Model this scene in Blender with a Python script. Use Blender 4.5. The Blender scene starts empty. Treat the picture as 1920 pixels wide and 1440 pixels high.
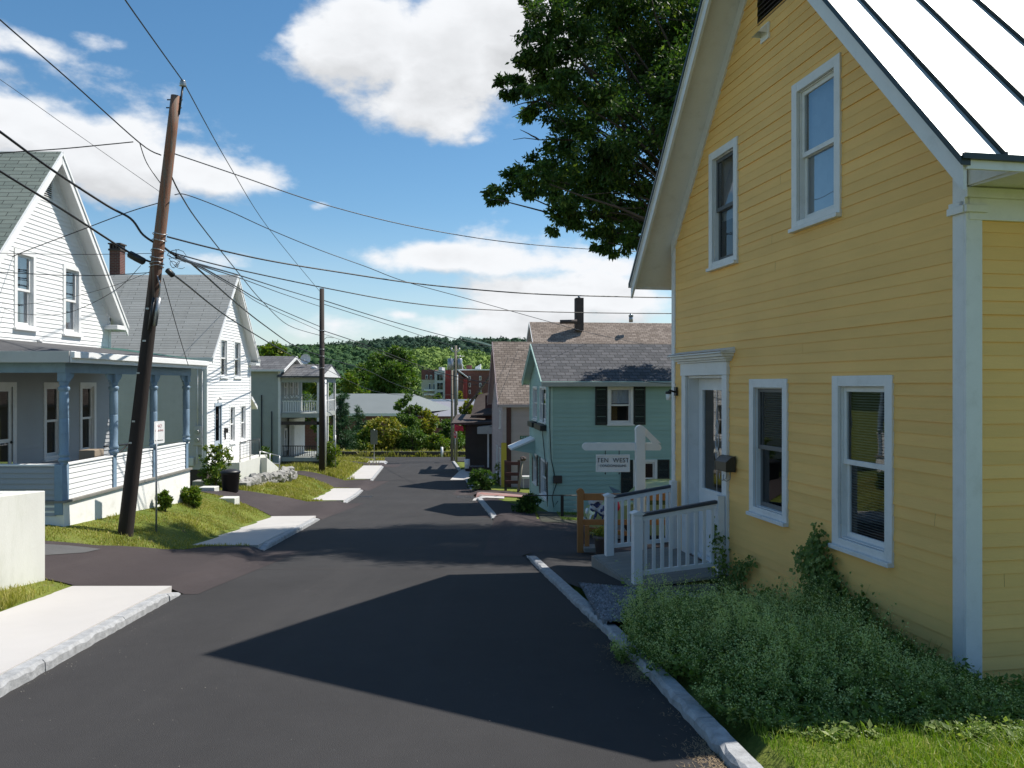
import bpy, bmesh, math, random
import numpy as np
from math import radians, sin, cos, pi, sqrt, atan2, tan
from mathutils import Vector, Matrix

SC = bpy.context.scene
COL = SC.collection
FPX = 1480.0
# ---------------------------------------------------------------- camera, light, sky
cam_d = bpy.data.cameras.new("camera"); cam = bpy.data.objects.new("camera", cam_d); COL.objects.link(cam)
cam_d.sensor_width = 36; cam_d.lens = 36 * FPX / 1920; cam_d.clip_end = 9000; cam_d.clip_start = .05
cam.location = (0, 0, 0); cam.rotation_euler = (radians(90), 0, 0)
SC.camera = cam
SUN_DIR = Vector((.64, .295, 1.0)).normalized()          # towards the sun
sd = bpy.data.lights.new("sun", 'SUN'); sun = bpy.data.objects.new("sun", sd); COL.objects.link(sun)
sd.energy = 5.0; sd.angle = radians(.5); sd.color = (1, .95, .87)
sun.rotation_euler = (-SUN_DIR).to_track_quat('-Z', 'Y').to_euler()
sun.location = (20, 0, 30)
SC.view_settings.view_transform = 'Standard'; SC.view_settings.look = 'None'
SC.view_settings.exposure = 0.42; SC.view_settings.gamma = 1

class NT:
    """little node-tree writer"""
    def __init__(s, tree): s.t = tree; s.t.nodes.clear()
    def n(s, typ, **kw):
        nd = s.t.nodes.new(typ)
        for k, v in kw.items():
            if k[0] == 'i' and k[1:].isdigit(): s.inp(nd, int(k[1:]), v)
            elif k.startswith('I_'): s.inp(nd, k[2:].replace('_', ' '), v)
            else: setattr(nd, k, v)
        return nd
    def inp(s, nd, key, v):
        if isinstance(v, bpy.types.NodeSocket): s.t.links.new(v, nd.inputs[key])
        elif isinstance(v, bpy.types.Node): s.t.links.new(v.outputs[0], nd.inputs[key])
        else:
            if isinstance(v, tuple) and len(v) == 3 and nd.inputs[key].type == 'RGBA': v = (*v, 1)
            nd.inputs[key].default_value = v
    def math(s, op, a, b=0.0, c=0.0, clamp=False):
        nd = s.n('ShaderNodeMath', operation=op, use_clamp=clamp); s.inp(nd, 0, a); s.inp(nd, 1, b)
        if op in ('MULTIPLY_ADD', 'SMOOTH_MIN'): s.inp(nd, 2, c)
        return nd.outputs[0]
    def ramp(s, fac, a, b, va=0.0, vb=1.0, smooth=True):
        nd = s.n('ShaderNodeMapRange', interpolation_type='SMOOTHSTEP' if smooth else 'LINEAR')
        s.inp(nd, 0, fac); s.inp(nd, 1, a); s.inp(nd, 2, b); s.inp(nd, 3, va); s.inp(nd, 4, vb); return nd.outputs[0]
    def mix(s, fac, a, b, blend='MIX'):
        nd = s.n('ShaderNodeMix', data_type='RGBA', blend_type=blend)
        s.inp(nd, 0, fac); s.inp(nd, 6, a); s.inp(nd, 7, b); return nd.outputs[2]
    def noise(s, vec, scale, detail=3, rough=.55):
        nd = s.n('ShaderNodeTexNoise'); s.inp(nd, 'Vector', vec); s.inp(nd, 'Scale', scale); s.inp(nd, 'Detail', detail); s.inp(nd, 'Roughness', rough)
        return nd.outputs[0]

def make_sky():
    w = bpy.data.worlds.new("World"); SC.world = w; w.use_nodes = True
    T = NT(w.node_tree)
    sky = T.n('ShaderNodeTexSky', sky_type='NISHITA', sun_disc=False)
    sky.sun_elevation = math.asin(SUN_DIR.z)
    sky.sun_rotation = atan2(SUN_DIR.x, SUN_DIR.y)
    sky.air_density = 1.0; sky.dust_density = .3; sky.ozone_density = 2.2
    tc = T.n('ShaderNodeTexCoord').outputs['Generated']
    sx = T.n('ShaderNodeSeparateXYZ', i0=tc)
    x, y, z = sx.outputs
    az = T.math('ARCTAN2', x, y)                                        # clouds live in azimuth / elevation
    hor = T.math('SQRT', T.math('ADD', T.math('MULTIPLY', x, x), T.math('MULTIPLY', y, y)))
    el = T.math('ARCTAN2', z, hor)
    STR = 0.090
    def field(de):
        e2 = T.math('ADD', el, de)
        v = T.n('ShaderNodeCombineXYZ', i0=az, i1=T.math('MULTIPLY', e2, 1.5), i2=z)
        big = T.noise(v, 7.0, 8, .56)
        def ell(px, py, rx, ry, amp):
            a0 = math.atan((px - 960) / FPX); e0 = math.atan((720 - py) / FPX * cos(a0))
            da = T.math('DIVIDE', T.math('SUBTRACT', az, a0), rx / FPX)
            dd = T.math('DIVIDE', T.math('SUBTRACT', e2, e0), ry / FPX)
            r2 = T.math('ADD', T.math('MULTIPLY', da, da), T.math('MULTIPLY', dd, dd))
            return T.math('MULTIPLY', T.math('POWER', 2.718, T.math('MULTIPLY', r2, -1.0)), amp)
        es = [ell(690, 70, 150, 105, 1.0), ell(830, 110, 170, 120, 1.0), ell(970, 50, 150, 130, .95), ell(600, 140, 70, 40, .45),
              ell(170, 295, 260, 85, 1.05), ell(380, 330, 170, 52, .85), ell(20, 230, 150, 70, .8), ell(40, 75, 110, 26, .34), ell(200, 80, 90, 22, .36), ell(215,130,60,16,.25),
              ell(790, 480, 150, 36, .72), ell(980, 480, 260, 60, .52), ell(1100, 565, 340, 70, .70), ell(1180, 500, 80, 34, .6), ell(900, 610, 420, 45, .55),
              ell(595, 385, 34, 14, .5), ell(430, 490, 110, 28, .55), ell(895, 262, 30, 16, .42), ell(930, 305, 60, 9, .28), ell(760, 592, 60, 15, .55), ell(620, 600, 260, 55, .35)]
        f = es[0]
        for q in es[1:]: f = T.math('MAXIMUM', f, q)
        # clouds elsewhere round the sky, away from the part of it before the camera
        out = T.ramp(T.math('ABSOLUTE', az), .75, 1.0, 0.0, .22)
        f = T.math('MAXIMUM', f, out)
        return T.math('ADD', f, T.math('MULTIPLY', T.math('SUBTRACT', big, .5), 1.7))
    f0 = field(0.0); f1 = field(0.035)
    cov = T.ramp(f0, .33, .66)
    shade = T.ramp(T.math('SUBTRACT', f0, T.math('MULTIPLY', f1, .5)), .05, .85, 1.0, .0)
    lit = T.ramp(T.math('SUBTRACT', f0, f1), -.30, .12, .80, 1.06, False)
    core = T.ramp(f0, .65, 1.4, 1.0, .80)
    val = T.math('MULTIPLY', T.math('MULTIPLY', lit, core), 0.80 / STR * .87)
    cc = T.n('ShaderNodeCombineXYZ', i0=T.math('MULTIPLY', val, .95), i1=T.math('MULTIPLY', val, .97), i2=T.math('MULTIPLY', val, 1.0))
    # thin veil low over the hills
    low = T.ramp(el, 0.0, .22, .50, 0.0)
    veil = T.math('MULTIPLY', low, T.ramp(T.noise(T.n('ShaderNodeCombineXYZ', i0=T.math('MULTIPLY', az, .5), i1=T.math('MULTIPLY', el, 3.0), i2=0.0), 6.0, 5), .25, .7, .4, 1.0))
    hsv = T.n('ShaderNodeHueSaturation'); T.inp(hsv, 'Saturation', 1.22); T.inp(hsv, 'Value', 1.12); T.inp(hsv, 'Hue', .493); T.inp(hsv, 'Color', sky)
    base = T.mix(veil, hsv.outputs[0], (6.0, 6.7, 7.4))
    allc = T.mix(cov, base, cc.outputs[0])
    bg = T.n('ShaderNodeBackground', i0=allc, i1=STR)
    o = T.n('ShaderNodeOutputWorld'); T.t.links.new(bg.outputs[0], o.inputs[0])
make_sky()

# ---------------------------------------------------------------- helpers
rnd = random.Random(7)
nr = np.random.default_rng(11)

def P(px, py, Y): return Vector(((px - 960) / FPX * Y, Y, -(py - 720) / FPX * Y))

def tag(o, label=None, cat=None, group=None, kind=None):
    if label: o['label'] = label
    if cat: o['category'] = cat
    if group: o['group'] = group
    if kind: o['kind'] = kind
    return o

class Fr:
    """wall frame: s along the wall, d outward, z up"""
    def __init__(s, o, a, n): s.o, s.a, s.n = o, a, n
    def __call__(s, u, d, z): return (s.o[0] + s.a[0] * u + s.n[0] * d, s.o[1] + s.a[1] * u + s.n[1] * d, z)
ID = Fr((0, 0), (1, 0), (0, 1))

class MB:
    def __init__(s): s.v = []; s.f = []; s.sm = []
    def add(s, vs, fs, smooth=False):
        b = len(s.v); s.v += [tuple(p) for p in vs]; s.f += [tuple(i + b for i in f) for f in fs]; s.sm += [smooth] * len(fs); return s
    def quad(s, a, b, c, d): return s.add([a, b, c, d], [(0, 1, 2, 3)])
    def box(s, F, s0, s1, d0, d1, z0, z1):
        vs = [F(u, d, z) for z in (z0, z1) for (u, d) in ((s0, d0), (s1, d0), (s1, d1), (s0, d1))]
        return s.add(vs, [(3, 2, 1, 0), (4, 5, 6, 7), (0, 1, 5, 4), (1, 2, 6, 5), (2, 3, 7, 6), (3, 0, 4, 7)])
    def hexa(s, vs): return s.add(vs, [(3, 2, 1, 0), (4, 5, 6, 7), (0, 1, 5, 4), (1, 2, 6, 5), (2, 3, 7, 6), (3, 0, 4, 7)])
    def prism(s, F, poly, d0, d1):
        """poly in (s,z), extruded over d"""
        n = len(poly); vs = [F(u, d0, z) for u, z in poly] + [F(u, d1, z) for u, z in poly]
        return s.add(vs, [tuple(range(n)), tuple(range(2 * n - 1, n - 1, -1))] + [(i, (i + 1) % n, n + (i + 1) % n, n + i) for i in range(n)])
    def flat(s, pts, z0, z1):
        """pts in xy, extruded over z"""
        n = len(pts); vs = [(x, y, z0) for x, y in pts] + [(x, y, z1) for x, y in pts]
        return s.add(vs, [tuple(range(n))[::-1], tuple(range(n, 2 * n))] + [(i, (i + 1) % n, n + (i + 1) % n, n + i) for i in range(n)])
    def tube(s, pts, r, n=8, cap=True, smooth=True):
        pts = [Vector(p) for p in pts]; m = len(pts); rs = r if isinstance(r, (list, tuple)) else [r] * m
        vs = []; up = None
        for i, p in enumerate(pts):
            t = (pts[min(i + 1, m - 1)] - pts[max(i - 1, 0)])
            t = t.normalized() if t.length > 1e-9 else Vector((0, 0, 1))
            if up is None:
                up = Vector((0, 0, 1)) if abs(t.z) < .9 else Vector((1, 0, 0))
            b1 = t.cross(up).normalized(); b2 = b1.cross(t).normalized(); up = b2
            for k in range(n):
                a = 2 * pi * k / n; vs.append(p + (b1 * cos(a) + b2 * sin(a)) * rs[i])
        fs = [(i * n + k, i * n + (k + 1) % n, (i + 1) * n + (k + 1) % n, (i + 1) * n + k) for i in range(m - 1) for k in range(n)]
        s.add(vs, fs, smooth)
        if cap:
            b = len(s.v) - len(vs)
            s.f += [tuple(b + k for k in range(n))[::-1], tuple(b + (m - 1) * n + k for k in range(n))]; s.sm += [False, False]
        return s
    def lathe(s, c, prof, n=16):
        vs = [(c[0] + r * cos(2 * pi * k / n), c[1] + r * sin(2 * pi * k / n), c[2] + z) for r, z in prof for k in range(n)]
        m = len(prof)
        fs = [(i * n + k, i * n + (k + 1) % n, (i + 1) * n + (k + 1) % n, (i + 1) * n + k) for i in range(m - 1) for k in range(n)]
        b = len(s.v); s.add(vs, fs, True)
        s.f += [tuple(b + k for k in range(n))[::-1], tuple(b + (m - 1) * n + k for k in range(n))]; s.sm += [False, False]
        return s
    def ball(s, c, r, seg=10, rings=6, squash=(1, 1, 1), jit=0.0, rg=None):
        vs = []; fs = []
        for i in range(rings + 1):
            th = pi * i / rings
            for k in range(seg):
                ph = 2 * pi * k / seg; q = 1 + (rg.uniform(-jit, jit) if rg and 0 < i < rings else 0)
                vs.append((c[0] + r * squash[0] * sin(th) * cos(ph) * q, c[1] + r * squash[1] * sin(th) * sin(ph) * q, c[2] + r * squash[2] * cos(th) * q))
        for i in range(rings):
            for k in range(seg): fs.append((i * seg + k, i * seg + (k + 1) % seg, (i + 1) * seg + (k + 1) % seg, (i + 1) * seg + k))
        return s.add(vs, fs, jit == 0)
    def rock(s, c, r, rg):
        """angular stone: jittered box, chamfered"""
        sx, sy, sz = (r * rg.uniform(.7, 1.25) for _ in range(3)); a = rg.uniform(0, pi); ti = rg.uniform(-.35, .35)
        pts = []
        for _ in range(16):
            v = Vector((rg.gauss(0, 1), rg.gauss(0, 1), rg.gauss(0, 1))).normalized()
            v = Vector((v.x * sx, v.y * sy, v.z * sz)); v.rotate(Matrix.Rotation(ti, 3, 'X')); v.rotate(Matrix.Rotation(a, 3, 'Z')); pts.append(v + Vector(c))
        bm = bmesh.new(); vv = [bm.verts.new(p) for p in pts]
        res = bmesh.ops.convex_hull(bm, input=vv); bmesh.ops.delete(bm, geom=[g for g in res['geom_interior'] if isinstance(g, bmesh.types.BMVert)], context='VERTS')
        bm.verts.index_update(); s.add([v.co[:] for v in bm.verts], [[v.index for v in f.verts] for f in bm.faces]); bm.free(); return s
    def mesh(s, name, mat, off=(0, 0, 0)):
        me = bpy.data.meshes.new(name)
        if off != (0, 0, 0): vs = [(x - off[0], y - off[1], z - off[2]) for x, y, z in s.v]
        else: vs = s.v
        me.from_pydata(vs, [], s.f)
        me.polygons.foreach_set('use_smooth', s.sm)
        if mat: me.materials.append(mat)
        me.update(); return me

class Thing:
    """Empty at the base of a thing; its parts are written in its turned frame with eye-level heights"""
    def __init__(s, name, loc, rotz, label, cat, group=None, kind=None, size=1.0):
        if size != 1.0: s.zb = loc[2] / size
        else: s.zb = loc[2]
        s.r = bpy.data.objects.new(name, None); COL.objects.link(s.r); s.r.empty_display_size = .3
        s.r.scale = (size,) * 3; s.r.location = loc; s.r.rotation_euler = (0, 0, rotz); tag(s.r, label, cat, group, kind)
    def part(s, name, mb, mat, parent=None, label=None, bevel=0, kind=None):
        o = bpy.data.objects.new(name, mb.mesh(name, mat, (0, 0, s.zb))); COL.objects.link(o); o.parent = parent or s.r
        if label: o['label'] = label
        if kind: o['kind'] = kind
        if bevel: bev(o, bevel)
        return o

def bev(o, w, seg=2):
    m = o.modifiers.new('bevel', 'BEVEL'); m.width = w; m.segments = seg; m.limit_method = 'ANGLE'; m.angle_limit = radians(40); return o

def solo(name, mb, mat, label, cat, group=None, kind=None, bevel=0, base=True):
    if base:
        xs = [v[0] for v in mb.v]; ys = [v[1] for v in mb.v]; zs = [v[2] for v in mb.v]
        off = ((min(xs) + max(xs)) / 2, (min(ys) + max(ys)) / 2, min(zs))
    else: off = (0, 0, 0)
    o = bpy.data.objects.new(name, mb.mesh(name, mat, off)); COL.objects.link(o); o.location = off
    tag(o, label, cat, group, kind)
    if bevel: bev(o, bevel)
    return o

def child(name, mb, mat, parent, label=None, kind=None):
    off = tuple(parent.location) if parent.parent is None else (0, 0, 0)
    o = bpy.data.objects.new(name, mb.mesh(name, mat, off)); COL.objects.link(o); o.parent = parent
    if label: o['label'] = label
    if kind: o['kind'] = kind
    return o

def fast_mesh(name, V, Fc, mat, smooth=False):
    """numpy verts (n,3) and faces (m,k)"""
    me = bpy.data.meshes.new(name); n = len(V); m, k = Fc.shape
    me.vertices.add(n); me.vertices.foreach_set('co', V.astype(np.float32).ravel())
    me.loops.add(m * k); me.loops.foreach_set('vertex_index', Fc.astype(np.int32).ravel())
    me.polygons.add(m); me.polygons.foreach_set('loop_start', np.arange(0, m * k, k, dtype=np.int32)); me.polygons.foreach_set('loop_total', np.full(m, k, dtype=np.int32))
    me.polygons.foreach_set('use_smooth', np.full(m, smooth)); me.materials.append(mat); me.update(calc_edges=True); return me

def link(name, me, parent=None, loc=None, **kw):
    o = bpy.data.objects.new(name, me); COL.objects.link(o)
    if parent is not None: o.parent = parent
    if loc is not None: o.location = loc
    tag(o, **kw); return o

def unit(v): return v / np.maximum(np.linalg.norm(v, axis=1, keepdims=True), 1e-9)

def leaf_arrays(C, D, L, Wd, N=None):
    """rhombic leaves: C base points, D unit directions, L lengths, Wd widths, N plane normals (random when None)"""
    n = len(C)
    if N is None: N = nr.normal(size=(n, 3))
    S = unit(np.cross(D, N)); L = np.broadcast_to(np.asarray(L, float), (n,))[:, None]; Wd = np.broadcast_to(np.asarray(Wd, float), (n,))[:, None]
    up = unit(np.cross(S, D))
    V = np.empty((n, 4, 3)); V[:, 0] = C; V[:, 1] = C + D * L * .42 + S * Wd * .5 + up * Wd * .12; V[:, 2] = C + D * L; V[:, 3] = C + D * L * .42 - S * Wd * .5 + up * Wd * .12
    return V.reshape(-1, 3), np.arange(n * 4).reshape(n, 4)

def blade_arrays(C, H, lean, w):
    """grass blades: two quads high, bending; returns quads"""
    n = len(C); a = nr.uniform(0, 2 * pi, n); d = np.stack([np.cos(a), np.sin(a), np.zeros(n)], 1)
    b = nr.uniform(0, 2 * pi, n); sd_ = np.stack([np.cos(b), np.sin(b), np.zeros(n)], 1) * (np.broadcast_to(w, (n,))[:, None] / 2)
    H = np.broadcast_to(H, (n,))[:, None]; lean = np.broadcast_to(lean, (n,))[:, None]
    mid = C + np.array([0, 0, 1.0]) * H * .55 + d * lean * H * .3; tip = C + np.array([0, 0, 1.0]) * H * (1 - .3 * lean) + d * lean * H
    V = np.empty((n, 6, 3)); V[:, 0] = C - sd_; V[:, 1] = C + sd_; V[:, 2] = mid + sd_ * .8; V[:, 3] = mid - sd_ * .8; V[:, 4] = tip + sd_ * .1; V[:, 5] = tip - sd_ * .1
    base = (np.arange(n) * 6)[:, None]
    F = np.concatenate([base + np.array([[0, 1, 2, 3]]), base + np.array([[3, 2, 4, 5]])])
    return V.reshape(-1, 3), F

# ---------------------------------------------------------------- materials
def newmat(name):
    m = bpy.data.materials.new(name); m.use_nodes = True; return m, NT(m.node_tree)
def finish(T, bsdf): o = T.n('ShaderNodeOutputMaterial'); T.t.links.new(bsdf.outputs[0] if isinstance(bsdf, bpy.types.Node) else bsdf, o.inputs[0])

def paint(name, col, rough=.6, var=.12, scale=3.0, fine=60, bump=.0, dirt=0.0, dirtcol=(.12, .1, .07), metal=0.0, spec=.5, stretch=(1, 1, 1), noise_bump_scale=None):
    m, T = newmat(name); tc = T.n('ShaderNodeTexCoord').outputs['Object']
    mp = T.n('ShaderNodeMapping', i0=tc); mp.inputs['Scale'].default_value = stretch
    a = T.noise(mp.outputs[0], scale, 5); b = T.noise(mp.outputs[0], fine, 2)
    k = T.math('ADD', T.math('MULTIPLY', T.math('SUBTRACT', a, .5), 2 * var * 1.6), T.math('MULTIPLY', T.math('SUBTRACT', b, .5), var))
    c = T.mix(1.0, col, T.n('ShaderNodeCombineXYZ', i0=T.math('ADD', k, 1.0), i1=T.math('ADD', k, 1.0), i2=T.math('ADD', k, 1.0)), 'MULTIPLY')
    if dirt: c = T.mix(T.math('MULTIPLY', T.ramp(T.noise(mp.outputs[0], scale * 2.3, 8, .7), .48, .75), dirt), c, dirtcol)
    p = T.n('ShaderNodeBsdfPrincipled'); T.inp(p, 'Base Color', c); T.inp(p, 'Roughness', rough); T.inp(p, 'Metallic', metal); T.inp(p, 'Specular IOR Level', spec)
    if bump:
        bn = T.n('ShaderNodeBump'); T.inp(bn, 'Strength', bump); T.inp(bn, 'Distance', .01); T.inp(bn, 'Height', T.noise(mp.outputs[0], noise_bump_scale or fine, 6, .65)); T.inp(p, 'Normal', bn)
    finish(T, p); return m

def shingle(name, cols, wid=.30, row=.14, vert='z', kz=1.35, streak=0.0, mort=.012, along='x'):
    m, T = newmat(name); tc = T.n('ShaderNodeTexCoord').outputs['Object']; s = T.n('ShaderNodeSeparateXYZ', i0=tc)
    al = s.outputs[0] if along == 'x' else s.outputs[1]
    v = T.n('ShaderNodeCombineXYZ', i0=al, i1=T.math('MULTIPLY', s.outputs[2], kz), i2=0.0)
    wob = T.noise(v, 1.2, 2); v2 = T.n('ShaderNodeCombineXYZ', i0=al, i1=T.math('ADD', T.math('MULTIPLY', s.outputs[2], kz), T.math('MULTIPLY', wob, .04)), i2=0.0)
    br = T.n('ShaderNodeTexBrick', offset=.5, i0=v2); br.inputs['Color1'].default_value = (0, 0, 0, 1); br.inputs['Color2'].default_value = (1, 1, 1, 1); br.inputs['Mortar'].default_value = (.5, .5, .5, 1)
    br.inputs['Scale'].default_value = 1; br.inputs['Brick Width'].default_value = wid; br.inputs['Row Height'].default_value = row; br.inputs['Mortar Size'].default_value = mort; br.inputs['Bias'].default_value = 0
    n1 = T.noise(v2, 5, 4); n2 = T.noise(tc, 90, 2)
    f = T.math('ADD', T.math('MULTIPLY', br.outputs[0], .6), T.math('MULTIPLY', n1, .45))
    c = T.mix(T.ramp(f, .2, .85), cols[0], cols[1]); c = T.mix(T.math('MULTIPLY', n2, .5), c, cols[2])
    if streak:
        vs = T.n('ShaderNodeCombineXYZ', i0=T.math('MULTIPLY', al, 3.0), i1=T.math('MULTIPLY', s.outputs[2], .3), i2=0.0)
        c = T.mix(T.math('MULTIPLY', T.ramp(T.noise(vs, 1.0, 6), .5, .75), streak), c, (.03, .03, .03))
    c = T.mix(T.math('MULTIPLY', br.outputs[1], .75), c, (.02, .02, .02))
    p = T.n('ShaderNodeBsdfPrincipled'); T.inp(p, 'Base Color', c); T.inp(p, 'Roughness', .9); T.inp(p, 'Specular IOR Level', .2)
    bn = T.n('ShaderNodeBump'); T.inp(bn, 'Strength', .6); T.inp(bn, 'Distance', .012); T.inp(bn, 'Height', T.math('SUBTRACT', n2, T.math('MULTIPLY', br.outputs[1], 2.0))); T.inp(p, 'Normal', bn)
    finish(T, p); return m

def brick(name, c1, c2, mortar, wid=.21, row=.075, cap=.010):
    m, T = newmat(name); tc = T.n('ShaderNodeTexCoord').outputs['Object']; s = T.n('ShaderNodeSeparateXYZ', i0=tc)
    v = T.n('ShaderNodeCombineXYZ', i0=T.math('ADD', s.outputs[0], s.outputs[1]), i1=s.outputs[2], i2=0.0)
    br = T.n('ShaderNodeTexBrick', i0=v); br.inputs['Color1'].default_value = (*c1, 1); br.inputs['Color2'].default_value = (*c2, 1); br.inputs['Mortar'].default_value = (*mortar, 1)
    br.inputs['Scale'].default_value = 1; br.inputs['Brick Width'].default_value = wid; br.inputs['Row Height'].default_value = row; br.inputs['Mortar Size'].default_value = cap
    c = T.mix(T.math('MULTIPLY', T.noise(tc, 2.5, 5), .5), br.outputs[0], (.05, .03, .03))
    p = T.n('ShaderNodeBsdfPrincipled'); T.inp(p, 'Base Color', c); T.inp(p, 'Roughness', .85)
    bn = T.n('ShaderNodeBump'); T.inp(bn, 'Strength', .5); T.inp(bn, 'Distance', .01); T.inp(bn, 'Height', T.math('SUBTRACT', 1.0, br.outputs[1])); T.inp(p, 'Normal', bn)
    finish(T, p); return m

def foliage(name, dark, light, warm=None, trans=.35, clump=.6, rough=.5, warm_amt=.15):
    m, T = newmat(name); tc = T.n('ShaderNodeTexCoord').outputs['Object']
    isl = T.n('ShaderNodeNewGeometry').outputs['Random Per Island']
    f = T.math('ADD', T.math('MULTIPLY', isl, .55), T.math('MULTIPLY', T.ramp(T.noise(tc, clump, 3), .3, .7), .55), clamp=True)
    c = T.mix(f, dark, light)
    if warm: c = T.mix(T.math('MULTIPLY', T.ramp(T.math('ADD', isl, T.math('MULTIPLY', T.noise(tc, clump * 1.7, 2), .9)), 1.0 - warm_amt + .35, 1.5), .8), c, warm)
    p = T.n('ShaderNodeBsdfPrincipled'); T.inp(p, 'Base Color', c); T.inp(p, 'Roughness', rough); T.inp(p, 'Specular IOR Level', .3 if rough < .9 else 0.0)
    tr = T.n('ShaderNodeBsdfTranslucent', i0=T.mix(1.0, c, (1.1, 1.25, .5), 'MULTIPLY'))
    mx = T.n('ShaderNodeMixShader', i0=trans, i1=p, i2=tr); finish(T, mx); return m

def glass(name, refl=.22, tint=(.8, .85, .9), rough=.01):
    m, T = newmat(name)
    lw = T.n('ShaderNodeLayerWeight'); lw.inputs[0].default_value = .5
    fac = T.math('ADD', T.math('MULTIPLY', T.math('POWER', lw.outputs['Facing'], 4.0), .9), refl, clamp=True)
    tc = T.n('ShaderNodeTexCoord').outputs['Object']
    bn = T.n('ShaderNodeBump'); T.inp(bn, 'Strength', .05); T.inp(bn, 'Distance', .02); T.inp(bn, 'Height', T.noise(tc, 2.2, 1))
    g = T.n('ShaderNodeBsdfGlossy'); T.inp(g, 0, (1.0, 1.0, 1.0)); T.inp(g, 'Roughness', rough); T.inp(g, 'Normal', bn)
    t = T.n('ShaderNodeBsdfTransparent', i0=tint)
    finish(T, T.n('ShaderNodeMixShader', i0=fac, i1=t, i2=g)); return m

def clear_plain(name, col, rough=.5, metal=0.0): return paint(name, col, rough, .04, 2, 30, metal=metal)

M = {}
M['yellow'] = None  # written below: weathered clapboards
def weathered(name, col, stain, streakamt=.35, joint=True, rough=.65, expo=.115):
    m, T = newmat(name); tc = T.n('ShaderNodeTexCoord').outputs['Object']; s = T.n('ShaderNodeSeparateXYZ', i0=tc)
    al = T.math('ADD', s.outputs[0], s.outputs[1])
    v = T.n('ShaderNodeCombineXYZ', i0=T.math('MULTIPLY', al, 1.1), i1=T.math('MULTIPLY', s.outputs[2], 9.0), i2=0.0)
    n1 = T.noise(v, 1.0, 6, .6); n2 = T.noise(tc, 1.0, 4); n3 = T.noise(tc, 130, 2)
    row = T.n('ShaderNodeTexWhiteNoise', noise_dimensions='1D', i1=T.math('FLOOR', T.math('DIVIDE', s.outputs[2], expo)))
    k = T.math('ADD', T.math('ADD', T.math('MULTIPLY', n1, .22), T.math('MULTIPLY', n2, .22)), T.math('ADD', T.math('MULTIPLY', row.outputs[0], .10), T.math('MULTIPLY', n3, .08)))
    k = T.math('ADD', k, .70)
    c = T.mix(1.0, col, T.n('ShaderNodeCombineXYZ', i0=k, i1=k, i2=k), 'MULTIPLY')
    c = T.mix(T.math('MULTIPLY', T.ramp(n1, .52, .8), streakamt), c, stain)
    chip = T.ramp(T.noise(tc, 34, 6, .75), .69, .74)
    c = T.mix(T.math('MULTIPLY', chip, .7), c, (.22, .13, .06))
    p = T.n('ShaderNodeBsdfPrincipled'); T.inp(p, 'Base Color', c); T.inp(p, 'Roughness', rough); T.inp(p, 'Specular IOR Level', .35)
    bn = T.n('ShaderNodeBump'); T.inp(bn, 'Strength', .25); T.inp(bn, 'Distance', .006); T.inp(bn, 'Height', T.noise(v, 9.0, 5)); T.inp(p, 'Normal', bn)
    finish(T, p); return m
M['yellow'] = weathered('yellow_paint', (.83, .505, .165), (.74, .36, .14))
M['yellow_under'] = paint('lap_shadow_wood', (.34, .2, .07), .8)
M['trim'] = paint('white_trim', (.70, .69, .68), .45, .06, 2, 40, dirt=.25, dirtcol=(.35, .33, .28))
M['trim_warm'] = paint('cream_soffit', (.72, .69, .60), .55, .05, 2, 40)
M['bright_trim'] = paint('bright_white', (.78, .78, .77), .5, .05, 3, 40, dirt=.12, dirtcol=(.5, .48, .42))
M['vinyl'] = paint('white_siding', (.80, .80, .79), .5, .05, 1.2, 30, dirt=.18, dirtcol=(.55, .53, .47))
M['grey_and_shade'] = paint('pale_grey_and_shade_siding', (.50, .485, .46), .6, .08, 1.2, 30, dirt=.25, dirtcol=(.3, .29, .26))  # plain grey parts, and white walls whose shade is put into the colour
M['teal'] = weathered('teal_siding', (.28, .42, .385), (.21, .33, .31), .25)
M['teal_light'] = weathered('pale_teal_siding', (.38, .52, .48), (.28, .40, .38), .25)
M['pink'] = weathered('dusty_pink_siding', (.40, .31, .31), (.30, .22, .22), .3)
M['house3'] = paint('grey_green_siding', (.33, .35, .33), .7, .1, 1.0, 30, dirt=.3, dirtcol=(.2, .2, .17))
M['blue'] = paint('porch_blue', (.20, .29, .385), .5, .12, 3, 50, dirt=.35, dirtcol=(.08, .12, .17))
M['shade_siding'] = paint('porch_shade_siding', (.33, .34, .35), .6, .08, 1.2, 30)  # darker copy of the white siding, with the porch shade in its colour
M['black'] = paint('black_metal', (.012, .012, .013), .45, .1)
M['darkgreen'] = paint('dark_green_metal', (.012, .022, .020), .4, .1)
M['shutter'] = paint('black_green_shutter', (.008, .014, .016), .5, .1)
M['room'] = paint('dark_room', (.045, .042, .04), .9, .1)
M['curtain'] = paint('pale_curtain', (.50, .52, .55), .8, .1, 8, 40)
M['blind'] = paint('white_blind', (.20, .225, .23), .6, .03)
M['glass'] = glass('window_glass', .07)
M['glass_dark'] = glass('dark_glass', .045, (.5, .53, .56))
M['glass_sky'] = glass('sky_glass', .24, (.6, .68, .75))
M['deck'] = paint('grey_deck_boards', (.21, .20, .18), .75, .18, 2, 70, stretch=(1, 6, 1), bump=.3)
M['rail_cap'] = paint('slate_rail_cap', (.05, .055, .07), .45, .15)
M['rail_white'] = paint('white_rail', (.72, .72, .72), .45, .05, 3, 40, dirt=.15, dirtcol=(.4, .42, .42))
M['cedar'] = paint('orange_cedar', (.34, .15, .045), .6, .2, 3, 60, stretch=(1, 1, .3), bump=.2, dirt=.25, dirtcol=(.12, .06, .03))
M['oldwood'] = paint('weathered_dark_wood', (.06, .045, .04), .85, .2, 3, 60)
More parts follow.
